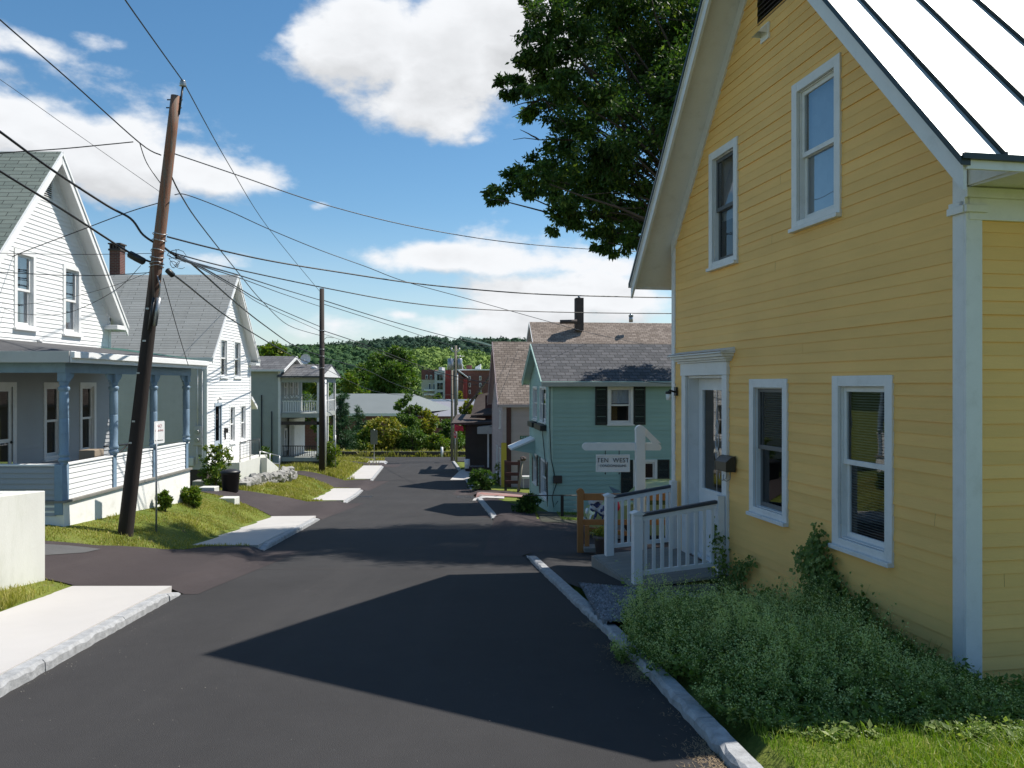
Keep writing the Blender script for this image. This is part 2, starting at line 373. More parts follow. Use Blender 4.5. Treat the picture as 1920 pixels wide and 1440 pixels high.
M['concrete'] = paint('pale_concrete', (.60, .60, .55), .8, .10, 1.6, 60, bump=.3, dirt=.40, dirtcol=(.40, .41, .33), stretch=(1, 1, .35))
M['found'] = paint('painted_foundation', (.82, .81, .77), .8, .07, 1.2, 60, bump=.3, dirt=.4, dirtcol=(.50, .47, .38))
M['granite'] = paint('granite_kerb', (.33, .335, .34), .85, .35, 9, 180, bump=1.0, noise_bump_scale=26, dirt=.5, dirtcol=(.17, .17, .17))
M['rock'] = paint('field_stone', (.31, .30, .28), .85, .3, 5, 60, bump=.6, noise_bump_scale=18, dirt=.4, dirtcol=(.12, .11, .09))
M['alu'] = paint('galvanised_metal', (.34, .35, .36), .35, .1, metal=.6)
M['chimney_brick'] = brick('red_brick', (.17, .045, .03), (.12, .035, .025), (.2, .17, .15), .21, .075)
M['mill_brick'] = brick('mill_brick', (.24, .075, .06), (.19, .06, .05), (.22, .14, .12), .5, .2, .02)
M['roof_grey'] = shingle('grey_shingles', ((.36, .36, .34), (.43, .43, .41), (.28, .28, .27)), 1.3, .15, streak=.10, mort=.009)
M['roof_green'] = shingle('green_grey_shingles', ((.22, .25, .22), (.28, .31, .27), (.15, .18, .155)), .5, .14, mort=.009)
M['roof_tan'] = shingle('tan_shingles', ((.21, .165, .135), (.35, .285, .24), (.15, .12, .10)), .32, .16, mort=.012)
M['roof_dark'] = shingle('slate_grey_shingles', ((.075, .078, .085), (.13, .13, .14), (.05, .05, .055)), .3, .15, mort=.012)
M['roof_house3'] = shingle('dark_shingles', ((.11, .11, .115), (.17, .17, .175), (.07, .07, .075)), .4, .2, streak=.2)
M['porch_roof'] = paint('roll_roofing', (.07, .07, .073), .9, .2, 1.5, 60, dirt=.3, dirtcol=(.14, .14, .14))
M['rust'] = paint('dark_red_boards', (.07, .025, .022), .8, .2, 2, 40)
M['brownwall'] = paint('brown_boards', (.045, .035, .028), .85, .2, 1.5, 30, dirt=.4, dirtcol=(.02, .018, .015))

def make_metal_roof():
    m, T = newmat('glare_metal_roof'); tc = T.n('ShaderNodeTexCoord').outputs['Object']
    p = T.n('ShaderNodeBsdfPrincipled'); T.inp(p, 'Base Color', T.mix(T.noise(tc, .9, 4), (.42, .46, .46), (.62, .66, .66))); T.inp(p, 'Metallic', .25); T.inp(p, 'Roughness', T.ramp(T.noise(tc, 1.3, 3), .3, .7, .42, .56))  # pale base colour stands in for sun glare on dark green metal
    bn = T.n('ShaderNodeBump'); T.inp(bn, 'Strength', .12); T.inp(bn, 'Distance', .03); T.inp(bn, 'Height', T.noise(tc, 1.8, 2)); T.inp(p, 'Normal', bn)
    finish(T, p); return m
M['metal_roof'] = make_metal_roof()

def make_asphalt(name, base, patch, rough=.8, cracks=0.0, agg=.5):
    m, T = newmat(name); tc = T.n('ShaderNodeTexCoord').outputs['Object']
    big = T.noise(tc, .35, 5); mid = T.noise(tc, 3.5, 5, .6); fine = T.noise(tc, 260, 2)
    vor = T.n('ShaderNodeTexVoronoi', i0=tc); vor.inputs['Scale'].default_value = 130
    k = T.math('ADD', T.math('ADD', T.math('MULTIPLY', big, .5), T.math('MULTIPLY', mid, .22)), T.math('MULTIPLY', fine, agg))
    k = T.math('ADD', k, .98 - .36 - agg / 2)
    c = T.mix(1.0, base, T.n('ShaderNodeCombineXYZ', i0=k, i1=k, i2=k), 'MULTIPLY')
    # tyre-polished and dusty streaks that run with the street
    st = T.n('ShaderNodeMapping', i0=tc); st.inputs['Scale'].default_value = (1.6, .09, 1); st.inputs['Rotation'].default_value = (0, 0, radians(-7))
    c = T.mix(T.math('MULTIPLY', T.ramp(T.noise(st.outputs[0], 1.0, 4), .5, .75), .35), c, patch)
    # pale grit specks
    sp = T.n('ShaderNodeTexVoronoi', i0=tc); sp.inputs['Scale'].default_value = 9; wn = T.math('LESS_THAN', sp.outputs['Distance'], .06)
    c = T.mix(T.math('MULTIPLY', wn, .10), c, (.3, .29, .27))
    if cracks:
        v2 = T.n('ShaderNodeTexVoronoi', feature='DISTANCE_TO_EDGE', i0=tc); v2.inputs['Scale'].default_value = .7
        c = T.mix(T.math('MULTIPLY', T.math('LESS_THAN', v2.outputs[0], .012), cracks), c, (.015, .015, .015))
    p = T.n('ShaderNodeBsdfPrincipled'); T.inp(p, 'Base Color', c); T.inp(p, 'Roughness', rough); T.inp(p, 'Specular IOR Level', .10)
    bn = T.n('ShaderNodeBump'); T.inp(bn, 'Strength', .55); T.inp(bn, 'Distance', .006); T.inp(bn, 'Height', T.math('ADD', fine, vor.outputs[0])); T.inp(p, 'Normal', bn)
    finish(T, p); return m
M['asphalt'] = make_asphalt('street_asphalt', (.045, .0435, .044), (.060, .057, .056), rough=.8, agg=.4)
M['asphalt_drive'] = make_asphalt('driveway_asphalt', (.058, .048, .048), (.10, .086, .082), rough=.8)
M['asphalt_old'] = make_asphalt('old_grey_asphalt', (.105, .105, .105), (.14, .14, .135))
M['walk'] = paint('sidewalk_concrete', (.45, .43, .41), .85, .06, 1.0, 90, bump=.25, dirt=.15, dirtcol=(.42, .40, .36))
M['brickpave'] = brick('brick_paving', (.42, .20, .16), (.30, .15, .13), (.3, .27, .25), .22, .11)

def make_ground():
    m, T = newmat('lawn_soil'); tc = T.n('ShaderNodeTexCoord').outputs['Object']
    a = T.noise(tc, .8, 6); b = T.noise(tc, 22, 4); d = T.noise(tc, 90, 2)
    c = T.mix(T.ramp(T.math('ADD', a, T.math('MULTIPLY', b, .5)), .55, .95), (.10, .14, .025), (.20, .22, .05))
    c = T.mix(T.ramp(T.noise(tc, 2.2, 6, .7), .60, .74), c, (.17, .13, .08))
    c = T.mix(T.math('MULTIPLY', d, .5), c, (.05, .07, .015))
    p = T.n('ShaderNodeBsdfPrincipled'); T.inp(p, 'Base Color', c); T.inp(p, 'Roughness', .95); T.inp(p, 'Specular IOR Level', .1)
    bn = T.n('ShaderNodeBump'); T.inp(bn, 'Strength', .8); T.inp(bn, 'Distance', .04); T.inp(bn, 'Height', b); T.inp(p, 'Normal', bn)
    finish(T, p); return m
M['ground'] = make_ground()
M['gravel'] = paint('blue_grey_gravel', (.15, .155, .165), .85, .6, 25, 70, bump=1.0, noise_bump_scale=40)

def make_wood_pole(name, c0, c1, c2):
    m, T = newmat(name); tc = T.n('ShaderNodeTexCoord').outputs['Object']; s = T.n('ShaderNodeSeparateXYZ', i0=tc)
    mp = T.n('ShaderNodeMapping', i0=tc); mp.inputs['Scale'].default_value = (9, 9, .45)
    a = T.noise(mp.outputs[0], 2.2, 7, .7)
    h = T.ramp(T.math('ADD', s.outputs[2], T.math('MULTIPLY', T.math('SUBTRACT', a, .5), 3.0)), 4.4, 5.9)
    c = T.mix(h, c0, T.mix(T.ramp(a, .42, .6), c1, c2))
    p = T.n('ShaderNodeBsdfPrincipled'); T.inp(p, 'Base Color', c); T.inp(p, 'Roughness', .8)
    bn = T.n('ShaderNodeBump'); T.inp(bn, 'Strength', .7); T.inp(bn, 'Distance', .015); T.inp(bn, 'Height', a); T.inp(p, 'Normal', bn)
    finish(T, p); return m
M['pole'] = make_wood_pole('creosote_pole', (.020, .012, .009), (.24, .095, .05), (.17, .125, .095))
M['pole2'] = paint('dark_pole_wood', (.035, .025, .022), .85, .3, 2, 30, stretch=(4, 4, .5))
M['pole3'] = paint('grey_pole_wood', (.20, .18, .14), .85, .25, 2, 30, stretch=(4, 4, .5))
M['bark'] = paint('grey_brown_bark', (.065, .05, .04), .9, .35, 4, 40, stretch=(3, 3, .6), bump=.7, noise_bump_scale=12)
M['leaf_tree'] = foliage('maple_leaf', (.020, .052, .013), (.068, .135, .024), (.20, .26, .04), .40, .7, warm_amt=.12)
M['leaf_mid'] = foliage('mid_leaf', (.040, .088, .016), (.13, .215, .036), (.16, .20, .04), .3, .35)
M['leaf_bright'] = foliage('bright_leaf', (.06, .12, .015), (.16, .24, .03), (.30, .27, .03), .35, .4, warm_amt=.3)
M['leaf_yellow'] = foliage('yellowing_leaf', (.08, .13, .02), (.26, .27, .04), (.42, .33, .04), .35, .5, warm_amt=.6)
M['leaf_pine'] = foliage('blue_green_needles', (.022, .065, .025), (.06, .13, .055), None, .2, .8)
M['leaf_bed'] = foliage('bedding_leaf', (.07, .12, .022), (.20, .28, .06), (.34, .38, .13), .42, 1.6)
M['bed_flower'] = foliage('pale_seed_heads', (.36, .44, .15), (.62, .66, .30), None, .35, 1.2)
M['grass_near'] = foliage('near_grass', (.07, .14, .015), (.22, .32, .03), (.45, .40, .13), .4, 2.0, warm_amt=.2)
M['grass_far'] = foliage('lawn_grass', (.19, .195, .03), (.37, .35, .075), (.52, .43, .19), .35, .8, warm_amt=.5)
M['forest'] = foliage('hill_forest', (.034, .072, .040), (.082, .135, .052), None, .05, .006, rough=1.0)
M['forest_far'] = foliage('far_forest', (.030, .058, .044), (.060, .096, .062), None, .05, .004, rough=1.0)  # bluish tint paints the distance haze into the leaves
M['forest_light'] = foliage('sunny_forest', (.085, .145, .045), (.19, .26, .075), None, .05, .006, rough=1.0)  # lit copy of the hill forest, sunlight put into the colour

M['forest_floor'] = paint('forest_floor', (.035, .055, .022), 1.0, .3, .02, .3, spec=0.0)

M['meadow'] = paint('hill_meadow', (.16, .22, .06), 1.0, .25, .01, .2, spec=0.0)
# ---------------------------------------------------------------- terrain
_Yk = np.array([-60, 0, 5, 8, 11.5, 16.3, 24.5, 38, 48, 58, 69, 76, 82, 90, 110, 160, 700, 9000.])
_Zk = np.array([2.5, -2.12, -2.50, -2.74, -3.07, -3.56, -4.32, -5.40, -5.86, -6.32, -6.80, -7.02, -7.25, -8.6, -9.6, -10, -10, -10.])
_Xk = np.array([-60, 0, 5, 7, 11.5, 16.3, 24.5, 38, 48, 69, 76, 9000])
_Ck = np.array([6.5, -.86, -1.37, -1.52, -2.04, -2.53, -3.33, -4.62, -5.63, -8.05, -8.9, -8.9])
_yy = np.arange(-60, 200, .25)
def _smooth(k, v):
    a = np.interp(_yy, k, v); w = np.hanning(25); w /= w.sum(); return np.convolve(np.pad(a, 12, 'edge'), w, 'valid')
_zs, _cs = _smooth(_Yk, _Zk), _smooth(_Xk, _Ck)
def zr(Y): return np.where(np.asarray(Y) < 190, np.interp(Y, _yy, _zs), -10.0)
def cx(Y): return np.interp(Y, _yy, _cs)
HW = 2.8
WALK = 1.45
_Lk = np.array([-10, 5, 10, 13, 15.5, 21.4, 24, 26, 29, 33, 41, 50, 62, 70, 76, 90, 9000])
_Lz = np.array([-1.5, -2.2, -2.5, -2.66, -2.74, -2.9, -3.25, -3.55, -3.95, -4.25, -4.75, -5.2, -6.1, -6.6, -6.95, -8.6, -10])
def gz(X, Y):
    """height of the open ground"""
    X = np.asarray(X, float); Y = np.asarray(Y, float)
    r = zr(Y); c = cx(Y); u = X - c
    dl = np.clip((-u - HW - WALK - .1) / 2.2, 0, 1); wl = dl * (1.5 - .5 * dl)
    wl = np.clip(wl, 0, 1)
    zl = r + .11 + (np.interp(Y, _Lk, _Lz) - r - .11) * wl
    dr = np.clip((u - HW - .2) / 3.0, 0, 1)
    zrr = r + .10 - dr * np.interp(Y, [4.5, 7.5, 11, 15, 20, 28, 60], [0, .25, .28, .2, .1, .15, .1])
    z = np.where(u < 0, zl, zrr)
    far = np.clip((Y - 66) / 6, 0, 1)
    z = z * (1 - far) + (r - .03) * far
    return np.where(np.abs(u) < HW + .02, r - .06, z)
def G(x, y): return float(gz(x, y))
def onroad(x, y): return float(zr(y))
def gp(px, py, lo=2.0, hi=120.0, f=None):
    """point where the ray through a photo point meets the ground"""
    f = f or G
    a = lo
    while a < hi:
        x = (px - 960) / FPX * a; z = -(py - 720) / FPX * a
        if z <= f(x, a): break
        a += .05
    return ((px - 960) / FPX * a, a)

def grid_mesh(xs, ys, zf):
    Xg, Yg = np.meshgrid(xs, ys); Zg = zf(Xg, Yg); nx, ny = len(xs), len(ys)
    V = np.stack([Xg, Yg, Zg], 2).reshape(-1, 3)
    i = np.arange(ny - 1)[:, None] * nx + np.arange(nx - 1)[None, :]; i = i.ravel()
    return V, np.stack([i, i + 1, i + nx + 1, i + nx], 1)

# the ground: one sheet out to the horizon, sunk under the street
xs = np.concatenate([[-5000, -2000, -900, -400, -200, -100, -60, -40, -30], np.arange(-25, 18, .2), [20, 25, 32, 45, 70, 120, 250, 500, 1000, 2500, 5000]])
ys = np.concatenate([[-60, -40, -25, -15, -8, -4], np.arange(-2, 80, .25), [82, 85, 88, 92, 96, 102, 110, 125, 150, 200, 300, 450, 700, 1200, 2500, 6000]])
def ground_z(X, Y):
    z = gz(X, Y); u = np.abs(X - cx(Y))
    z = np.where((u < HW + .25) & (Y < 77), zr(Y) - .10, z)
    z = np.where((u >= HW + .25) & (Y >= 67.5) & (Y < 77), zr(Y) - .06, z)
    return z
V, Fq = grid_mesh(xs, ys, ground_z)
link('ground', fast_mesh('ground', V, Fq, M['ground'], True), kind='structure')

def strip(name, y0, y1, u0, u1, dz, mat, nu=10, dy=.25, base='road', **kw):
    ysr = np.arange(y0, y1 + 1e-6, dy); ysr = ysr if abs(ysr[-1] - y1) < 1e-3 else np.append(ysr, y1)
    U = np.linspace(0, 1, nu); rows = []
    for y in ysr:
        a = u0(y) if callable(u0) else u0; b = u1(y) if callable(u1) else u1
        x = cx(y) + a + (b - a) * U; z = (zr(y) + dz + 0 * x) if base == 'road' else gz(x, y) + dz
        rows.append(np.stack([x, 0 * x + y, z], 1))
    V = np.array(rows); ny = len(rows); i = (np.arange(ny - 1)[:, None] * nu + np.arange(nu - 1)[None, :]).ravel()
    return link(name, fast_mesh(name, V.reshape(-1, 3), np.stack([i, i + 1, i + nu + 1, i + nu], 1), mat, True), **kw)

strip('road', -3, 70.0, -HW, HW, 0, M['asphalt'], kind='structure', nu=24)
# the cross street at the foot of the hill
V, Fq = grid_mesh(np.arange(-46, 14.1, .5), np.arange(69.5, 76.01, .25), lambda X, Y: zr(Y) - .004)
link('cross_street', fast_mesh('cross_street', V, Fq, M['asphalt'], True), kind='structure')

V, Fq = grid_mesh(np.linspace(-5.2, .45, 40), np.array([14.30, 14.318]), lambda X, Y: zr(Y) + .004)
link('paving_joint', fast_mesh('paving_joint', V, Fq, M['oldwood'], True), kind='structure')

def slabs(name, y0, y1, mat=M['walk']):
    """pavement slab with its end faces, control joints and a granite kerb"""
    mb = MB(); n = max(2, int((y1 - y0) / .5)); yy = np.linspace(y0, y1, n)
    def row(y, off): 
        return [(cx(y) - HW - .14 - off, y), (cx(y) - HW - .14 - WALK + off * 0, y)]
    for a, b in zip(yy[:-1], yy[1:]):
        (x0, _), (x1, _) = row(a, 0); (x2, _), (x3, _) = row(b, 0)
        za, zb2 = zr(a) + .125, zr(b) + .125
        mb.hexa([(x1, a, za - .3), (x0, a, za - .3), (x2, b, zb2 - .3), (x3, b, zb2 - .3), (x1, a, za), (x0, a, za), (x2, b, zb2), (x3, b, zb2)])
    solo(name, mb, mat, None, None, kind='structure')
def kerb(name, y0, y1, side, label=None, wob=.012, w=.14, h=.11, seed=1, droop=True, out=None):
    """split-faced granite kerb in long stones, dropping at its ends"""
    rg = random.Random(seed); mb = MB(); y = y0
    def uo(yv): return (out(yv) if out else 0.0)
    def hh(yv):
        e = min(yv - y0, y1 - yv); return h * min(1, .25 + e / .9) if droop else h
    while y < y1 - .05:
        L = min(rg.uniform(1.5, 2.4), y1 - y); n = max(3, int(L / .12)); prev = None
        for i in range(n + 1):
            t = y + (L - .012) * i / n
            jf = rg.uniform(-wob, wob); jt = rg.uniform(-.004, .004)
            face = HW + uo(t) + (-.004 + jf * .8); back = HW + uo(t) + w
            zt = float(zr(t)) + hh(t) + jt; zb_ = float(zr(t)) - .15
            X0 = cx(t) + side * face; X1 = cx(t) + side * back; Xc = cx(t) + side * (face + .022 + abs(jf))
            cur = [(X0 - side * .012, t, zb_), (X0, t, zt - .03 + jf), (Xc, t, zt), (X1, t, zt + .002), (X1, t, zb_)]
            if prev:
                b = len(mb.v); mb.add(prev + cur, [(k, k + 1, 6 + k, 5 + k) for k in range(4)])
            else: mb.add(cur, [(0, 1, 2, 3, 4)])
            prev = cur
        mb.add(prev, [(4, 3, 2, 1, 0)]); y += L
    return solo(name, mb, M['granite'], label, None, kind='structure')
for k, (a, b) in enumerate([(2.0, 11.55), (17.3, 25.7), (33.3, 41.0), (47.6, 61.5), (65.2, 68.4)]):
    slabs('sidewalk', a, b); kerb('kerb', a, b, -1, seed=k + 1)

DRIVES = []
def in_drive(X, Y, pad=.0):
    m = np.zeros(X.shape, bool)
    for (xa, ya, yb) in DRIVES: m |= (X > xa[0] - pad) & (X < xa[-1] + pad) & (Y > np.interp(X, xa, ya) - pad) & (Y < np.interp(X, xa, yb) + pad)
    return m
def drive(name, xs_, y0_, y1_, mat, dz=.02, dx=.2, ny=14):
    """asphalt apron running off sideways from the street, between two curves"""
    X = np.arange(min(xs_), max(xs_) + 1e-6, dx); o = np.argsort(xs_); xa = np.array(xs_)[o]; DRIVES.append((xa, np.array(y0_)[o], np.array(y1_)[o]))
    ya = np.interp(X, xa, np.array(y0_)[o]); yb = np.interp(X, xa, np.array(y1_)[o]); t = np.linspace(0, 1, ny)
    Yg = ya[None, :] + (yb - ya)[None, :] * t[:, None]; Xg = np.repeat(X[None, :], ny, 0)
    inside = np.abs(Xg - cx(Yg)) < HW
    Z = np.where(inside, zr(Yg) + .004, gz(Xg, Yg) + dz)
    # apron climbs gently from street level
    e = np.clip((np.abs(Xg - cx(Yg)) - HW) / .24, 0, 1); Z = np.where(inside, Z, (zr(Yg) + .006) * (1 - e) + (gz(Xg, Yg) + dz) * e)
    V = np.stack([Xg, Yg, Z], 2).reshape(-1, 3); nx = len(X)
    i = (np.arange(ny - 1)[:, None] * nx + np.arange(nx - 1)[None, :]).ravel()
    return link(name, fast_mesh(name, V, np.stack([i, i + 1, i + nx + 1, i + nx], 1), mat, True), kind='structure')
def q(px, py): return gp(px, py)
drive('driveway', [-14, -10, -8.6, -7.6, -7.0, -6.6, -4.6], [11.0, 11.1, 11.2, 11.35, 11.5, 11.55, 11.55], [13.4, 13.4, 13.6, 14.4, 15.8, 17.0, 17.3], M['asphalt_drive'])
drive('old_driveway', [-16, -8.2, -7.9, -7.3], [11.0, 11.3, 12.0, 14.0], [13.35, 13.5, 13.8, 14.3], M['asphalt_old'], dz=.028)
drive('driveway', [-13, -11, -9.6, -8.4, -6.2], [24.3, 24.5, 24.9, 25.5, 25.7], [29.2, 29.4, 30.3, 32.4, 33.3], M['asphalt_drive'])
drive('driveway', [-13, -10.5, -9.2, -7.4], [42.6, 41.8, 41.2, 41.0], [44.2, 45.4, 47.0, 47.6], M['asphalt_drive'])
drive('driveway', [-14, -9.5, -9.0], [61.6, 61.6, 61.5], [65, 65.1, 65.2], M['asphalt_drive'])
# right-hand side: kerbs, parking lot, dark pad, brick verge
def curve_out(y): return 0.0
kerb('kerb', 2.0, 16.25, 1, seed=21, w=.135, wob=.014, h=.085)
kerb('kerb', 26.0, 35.8, 1, seed=22, w=.19, h=.11)
kerb('kerb', 41.5, 48.5, 1, seed=23, w=.2, h=.11)
kerb('kerb', 57, 68.5, 1, seed=24, w=.2, h=.12)
drive('parking_lot', [-.6, .6, 3.0, 9.5, 12], [16.3, 16.3, 16.2, 16.2, 16.2], [26.0, 25.4, 24.2, 23.8, 23.8], M['asphalt_drive'])
drive('entrance_pad', [.26, .6, .98, 1.3, 1.9, 3.0], [16.0, 13.9, 11.2, 11.0, 11.4, 11.8], [16.22, 16.22, 16.22, 16.22, 16.22, 16.22], M['asphalt'], dz=.03)
drive('side_walk', [-1.6, -.6, .3, .8], [27.6, 26.2, 25.4, 25.2], [35.8, 34.5, 31, 28], M['asphalt_drive'], dz=.02)
drive('side_path', [-2.9, -1.8, 1.0], [38.5, 38.4, 38.0], [42.5, 41.0, 39.5], M['asphalt_drive'], dz=.02)
drive('brick_verge', [-1.7, -.3, .6], [36.4, 36.4, 36.4], [38.6, 38.4, 37.8], M['brickpave'], dz=.05)
drive('pale_verge', [-1.75, -1.0, -.3], [34.9, 34.9, 34.9], [36.3, 36.3, 36.3], M['walk'], dz=.04)
drive('forecourt', [-3.8, -3.0, -1.0], [48.5, 48.5, 48.5], [56.5, 57.5, 57.5], M['walk'], dz=.015)
# blue-grey gravel bed beside the ramp
V, Fq = grid_mesh(np.arange(1.0, 4.0, .03), np.arange(9.0, 11.9, .03), lambda X, Y: gz(X, Y) + .03 + .018 * np.sin(X * 91 + Y * 37) * np.sin(Y * 83 - X * 29))
link('gravel', fast_mesh('gravel', V, Fq, M['gravel'], False), kind='stuff')
n = 9000
C = np.stack([nr.uniform(1.05, 3.8, n), nr.uniform(9.1, 11.8, n), np.zeros(n)], 1); C[:, 2] = gz(C[:, 0], C[:, 1]) + .03
S = nr.uniform(.010, .030, n)[:, None, None]
T0 = np.array([[1, 0, 0], [0, 1, 0], [-1, 0, 0], [0, -1, 0], [0, 0, 1.]])[None] * S * nr.uniform(.6, 1.2, (n, 5, 1))
VV = (C[:, None, :] + T0).reshape(-1, 3); bq = (np.arange(n) * 5)[:, None]
FF = np.concatenate([bq + np.array([[0, 1, 4]]), bq + np.array([[1, 2, 4]]), bq + np.array([[2, 3, 4]]), bq + np.array([[3, 0, 4]])])
link('gravel_stones', fast_mesh('gravel_stones', VV, FF, foliage('gravel_chips', (.10, .105, .12), (.36, .37, .40), None, 0.0, 9, rough=.95)), kind='stuff')

# storm drains
for (y, u, lab) in ((37.3, -2.45, 'cast iron storm drain grate by the left kerb'), (37.0, 2.3, 'cast iron storm drain grate by the brick verge')):
    mb = MB(); z = float(zr(y))
    for k in range(9):
        x = cx(y) + u - .3 + k * .075; mb.box(ID, x, x + .03, y - .3, y + .3, z - .01, z + .012)
    mb.box(ID, cx(y) + u - .33, cx(y) + u - .30, y - .3, y + .3, z - .01, z + .014); mb.box(ID, cx(y) + u + .33, cx(y) + u + .36, y - .3, y + .3, z - .01, z + .014)
    solo('storm_drain', mb, M['black'], lab, 'drain grate')

# ---------------------------------------------------------------- building kit
def clap(mb, F, zlo, zhi, interval, expo, openings=(), t=.014, rg=None, joints=0, jit=0.0):
    """lapped boards on a wall, cut round the openings"""
    rg = rg or random.Random(3); z = zlo
    while z < zhi - .01:
        e = min(expo, zhi - z); tt = t * (1 + rg.uniform(-jit, jit)); zt = z + e
        cuts = sorted({z, zt} | {c for o in openings for c in (o[2], o[3]) if z < c < zt})
        js = sorted(rg.uniform(-1, 14) for _ in range(joints)) if joints else []
        for za, zb in zip(cuts[:-1], cuts[1:]):
            ia, ib = interval(za), interval(zb)
            if ia[1] - ia[0] < .02: continue
            zm = (za + zb) / 2; segs = [(0.0, 1.0, ia[0], ia[1], ib[0], ib[1])]
            cutl = sorted([(o[0], o[1]) for o in openings if o[2] < zm < o[3]] + [(j, j + .003) for j in js])
            runs = []; a0, b0 = ia[0], ib[0]
            for (c0, c1) in cutl:
                if c0 > ia[1] or c1 < ia[0]: continue
                if c0 > a0: runs.append((a0, c0, b0, c0))
                a0 = b0 = max(c1, a0)
            if a0 < ia[1]: runs.append((a0, ia[1], b0, ib[1]))
            da, db = tt * (1 - (za - z) / e) + .001, tt * (1 - (zb - z) / e) + .001
            for (p0, p1, q0, q1) in runs:
                q0 = min(max(q0, ib[0]), ib[1]); q1 = max(min(q1, ib[1]), q0)
                if p1 - p0 < .004: continue
                mb.quad(F(p0, da, za), F(p1, da, za), F(q1, db, zb), F(q0, db, zb))
                if za == z: mb.quad(F(p0, 0, z), F(p1, 0, z), F(p1, da, z), F(p0, da, z))
        z = zt
    return mb

def window(T, F, s0, s1, z0, z1, mt, style='two', cw=.11, sill=True, cover=None, glassm=None, near=False, frame_mat=None, depth=.10, name='window', proud=.03, cover_frac=1.0, screen=False, sash_mat=None, sash=.045):
    """double-hung window: casing, sashes, panes, something behind the glass; s0..z1 are the outer edges of the casing"""
    g = glassm or M['glass']; mb = MB(); i0, i1, j0, j1 = s0 + cw, s1 - cw, z0 + cw * .7, z1 - cw
    mb.box(F, s0, i0, -.01, proud, z0, z1); mb.box(F, i1, s1, -.01, proud, z0, z1)
    mb.box(F, i0, i1, -.01, proud - .002, j1, z1); mb.box(F, i0, i1, -.01, proud - .002, z0, j0)
    ear = 0.0 if near else .03
    if sill: mb.box(F, s0 - ear, s1 + ear, -.01, proud + .045, z0 - .045, z0 + .0)
    # reveals
    e = .012
    mb.box(F, i0, i0 + e, -depth, -.01, j0, j1); mb.box(F, i1 - e, i1, -depth, -.01, j0, j1); mb.box(F, i0 + e, i1 - e, -depth, -.01, j1 - e, j1); mb.box(F, i0 + e, i1 - e, -depth, -.01, j0, j0 + e)
    w = T.part(name, mb, mt, bevel=.004 if near else 0)
    a0, a1, b0, b1 = i0 + e, i1 - e, j0 + e, j1 - e; zm = (b0 + b1) / 2; st = sash
    sm = MB()
    if style == 'one': frames = [(b0, b1, -.05)]
    else: frames = [(zm - .02, b1, -.035), (b0, zm + .02, -.07)]
    for (c0, c1, d) in frames:
        sm.box(F, a0, a0 + st, d - .03, d, c0, c1); sm.box(F, a1 - st, a1, d - .03, d, c0, c1)
        sm.box(F, a0 + st, a1 - st, d - .03, d, c1 - st, c1); sm.box(F, a0 + st, a1 - st, d - .03, d, c0, c0 + st * 1.2)
    T.part('sash', sm, sash_mat or mt, w, bevel=.003 if near else 0)
    for (c0, c1, d) in frames:
        pm = MB(); dd = d - .016; pm.quad(F(a0 + st - .01, dd, c0 + st - .01), F(a1 - st + .01, dd, c0 + st - .01), F(a1 - st + .01, dd, c1 - st + .01), F(a0 + st - .01, dd, c1 - st + .01))
        T.part('pane', pm, g, w)
    rm = MB(); D0, D1 = -depth, -depth - .9; X0, X1, Z0, Z1 = a0 - .12, a1 + .12, b0 - .12, b1 + .1
    p = lambda s, d, z: F(s, d, z)
    rm.add([p(X0, D1, Z0), p(X1, D1, Z0), p(X1, D1, Z1), p(X0, D1, Z1), p(X0, D0, Z0), p(X1, D0, Z0), p(X1, D0, Z1), p(X0, D0, Z1)], [(0, 1, 2, 3), (0, 1, 5, 4), (1, 2, 6, 5), (2, 3, 7, 6), (3, 0, 4, 7)])
    T.part('room', rm, M['room'], w)
    if cover == 'blind':
        bm_ = MB(); z = b1 - .03; zc = b1 - (b1 - b0) * cover_frac; k = 0
        while z > zc:
            bm_.add([p(a0 + .02, -depth - .012, z + .012), p(a1 - .02, -depth - .012, z + .012), p(a1 - .02, -depth - .034, z - .004), p(a0 + .02, -depth - .034, z - .004)], [(0, 1, 2, 3)]); z -= .028
        T.part('blind', bm_, M['blind'], w)
    elif cover in ('curtain', 'halves', 'shade'):
        cm = MB(); d = -depth - .05; zc = b1 - (b1 - b0) * cover_frac
        spans = [(a0 - .02, a1 + .02)] if cover != 'halves' else [(a0 - .02, a0 + (a1 - a0) * .3), (a1 - (a1 - a0) * .3, a1 + .02)]
        for (u0, u1) in spans:
            nfold = max(2, int((u1 - u0) / .03)); amp = .016 if cover != 'shade' else 0
            for k in range(nfold):
                ua, ub = u0 + (u1 - u0) * k / nfold, u0 + (u1 - u0) * (k + 1) / nfold
                da = d + amp * (1 if k % 2 else -1); db = d + amp * (1 if (k + 1) % 2 else -1)
                cm.quad(p(ua, da, zc), p(ub, db, zc), p(ub, db, b1 + .02), p(ua, da, b1 + .02))
        T.part('curtain' if cover != 'shade' else 'window_shade', cm, M['curtain'], w)
    return w

def inset(o, cw): return (o[0] + cw * .55, o[1] - cw * .55, o[2] + .01, o[3] - cw * .55)

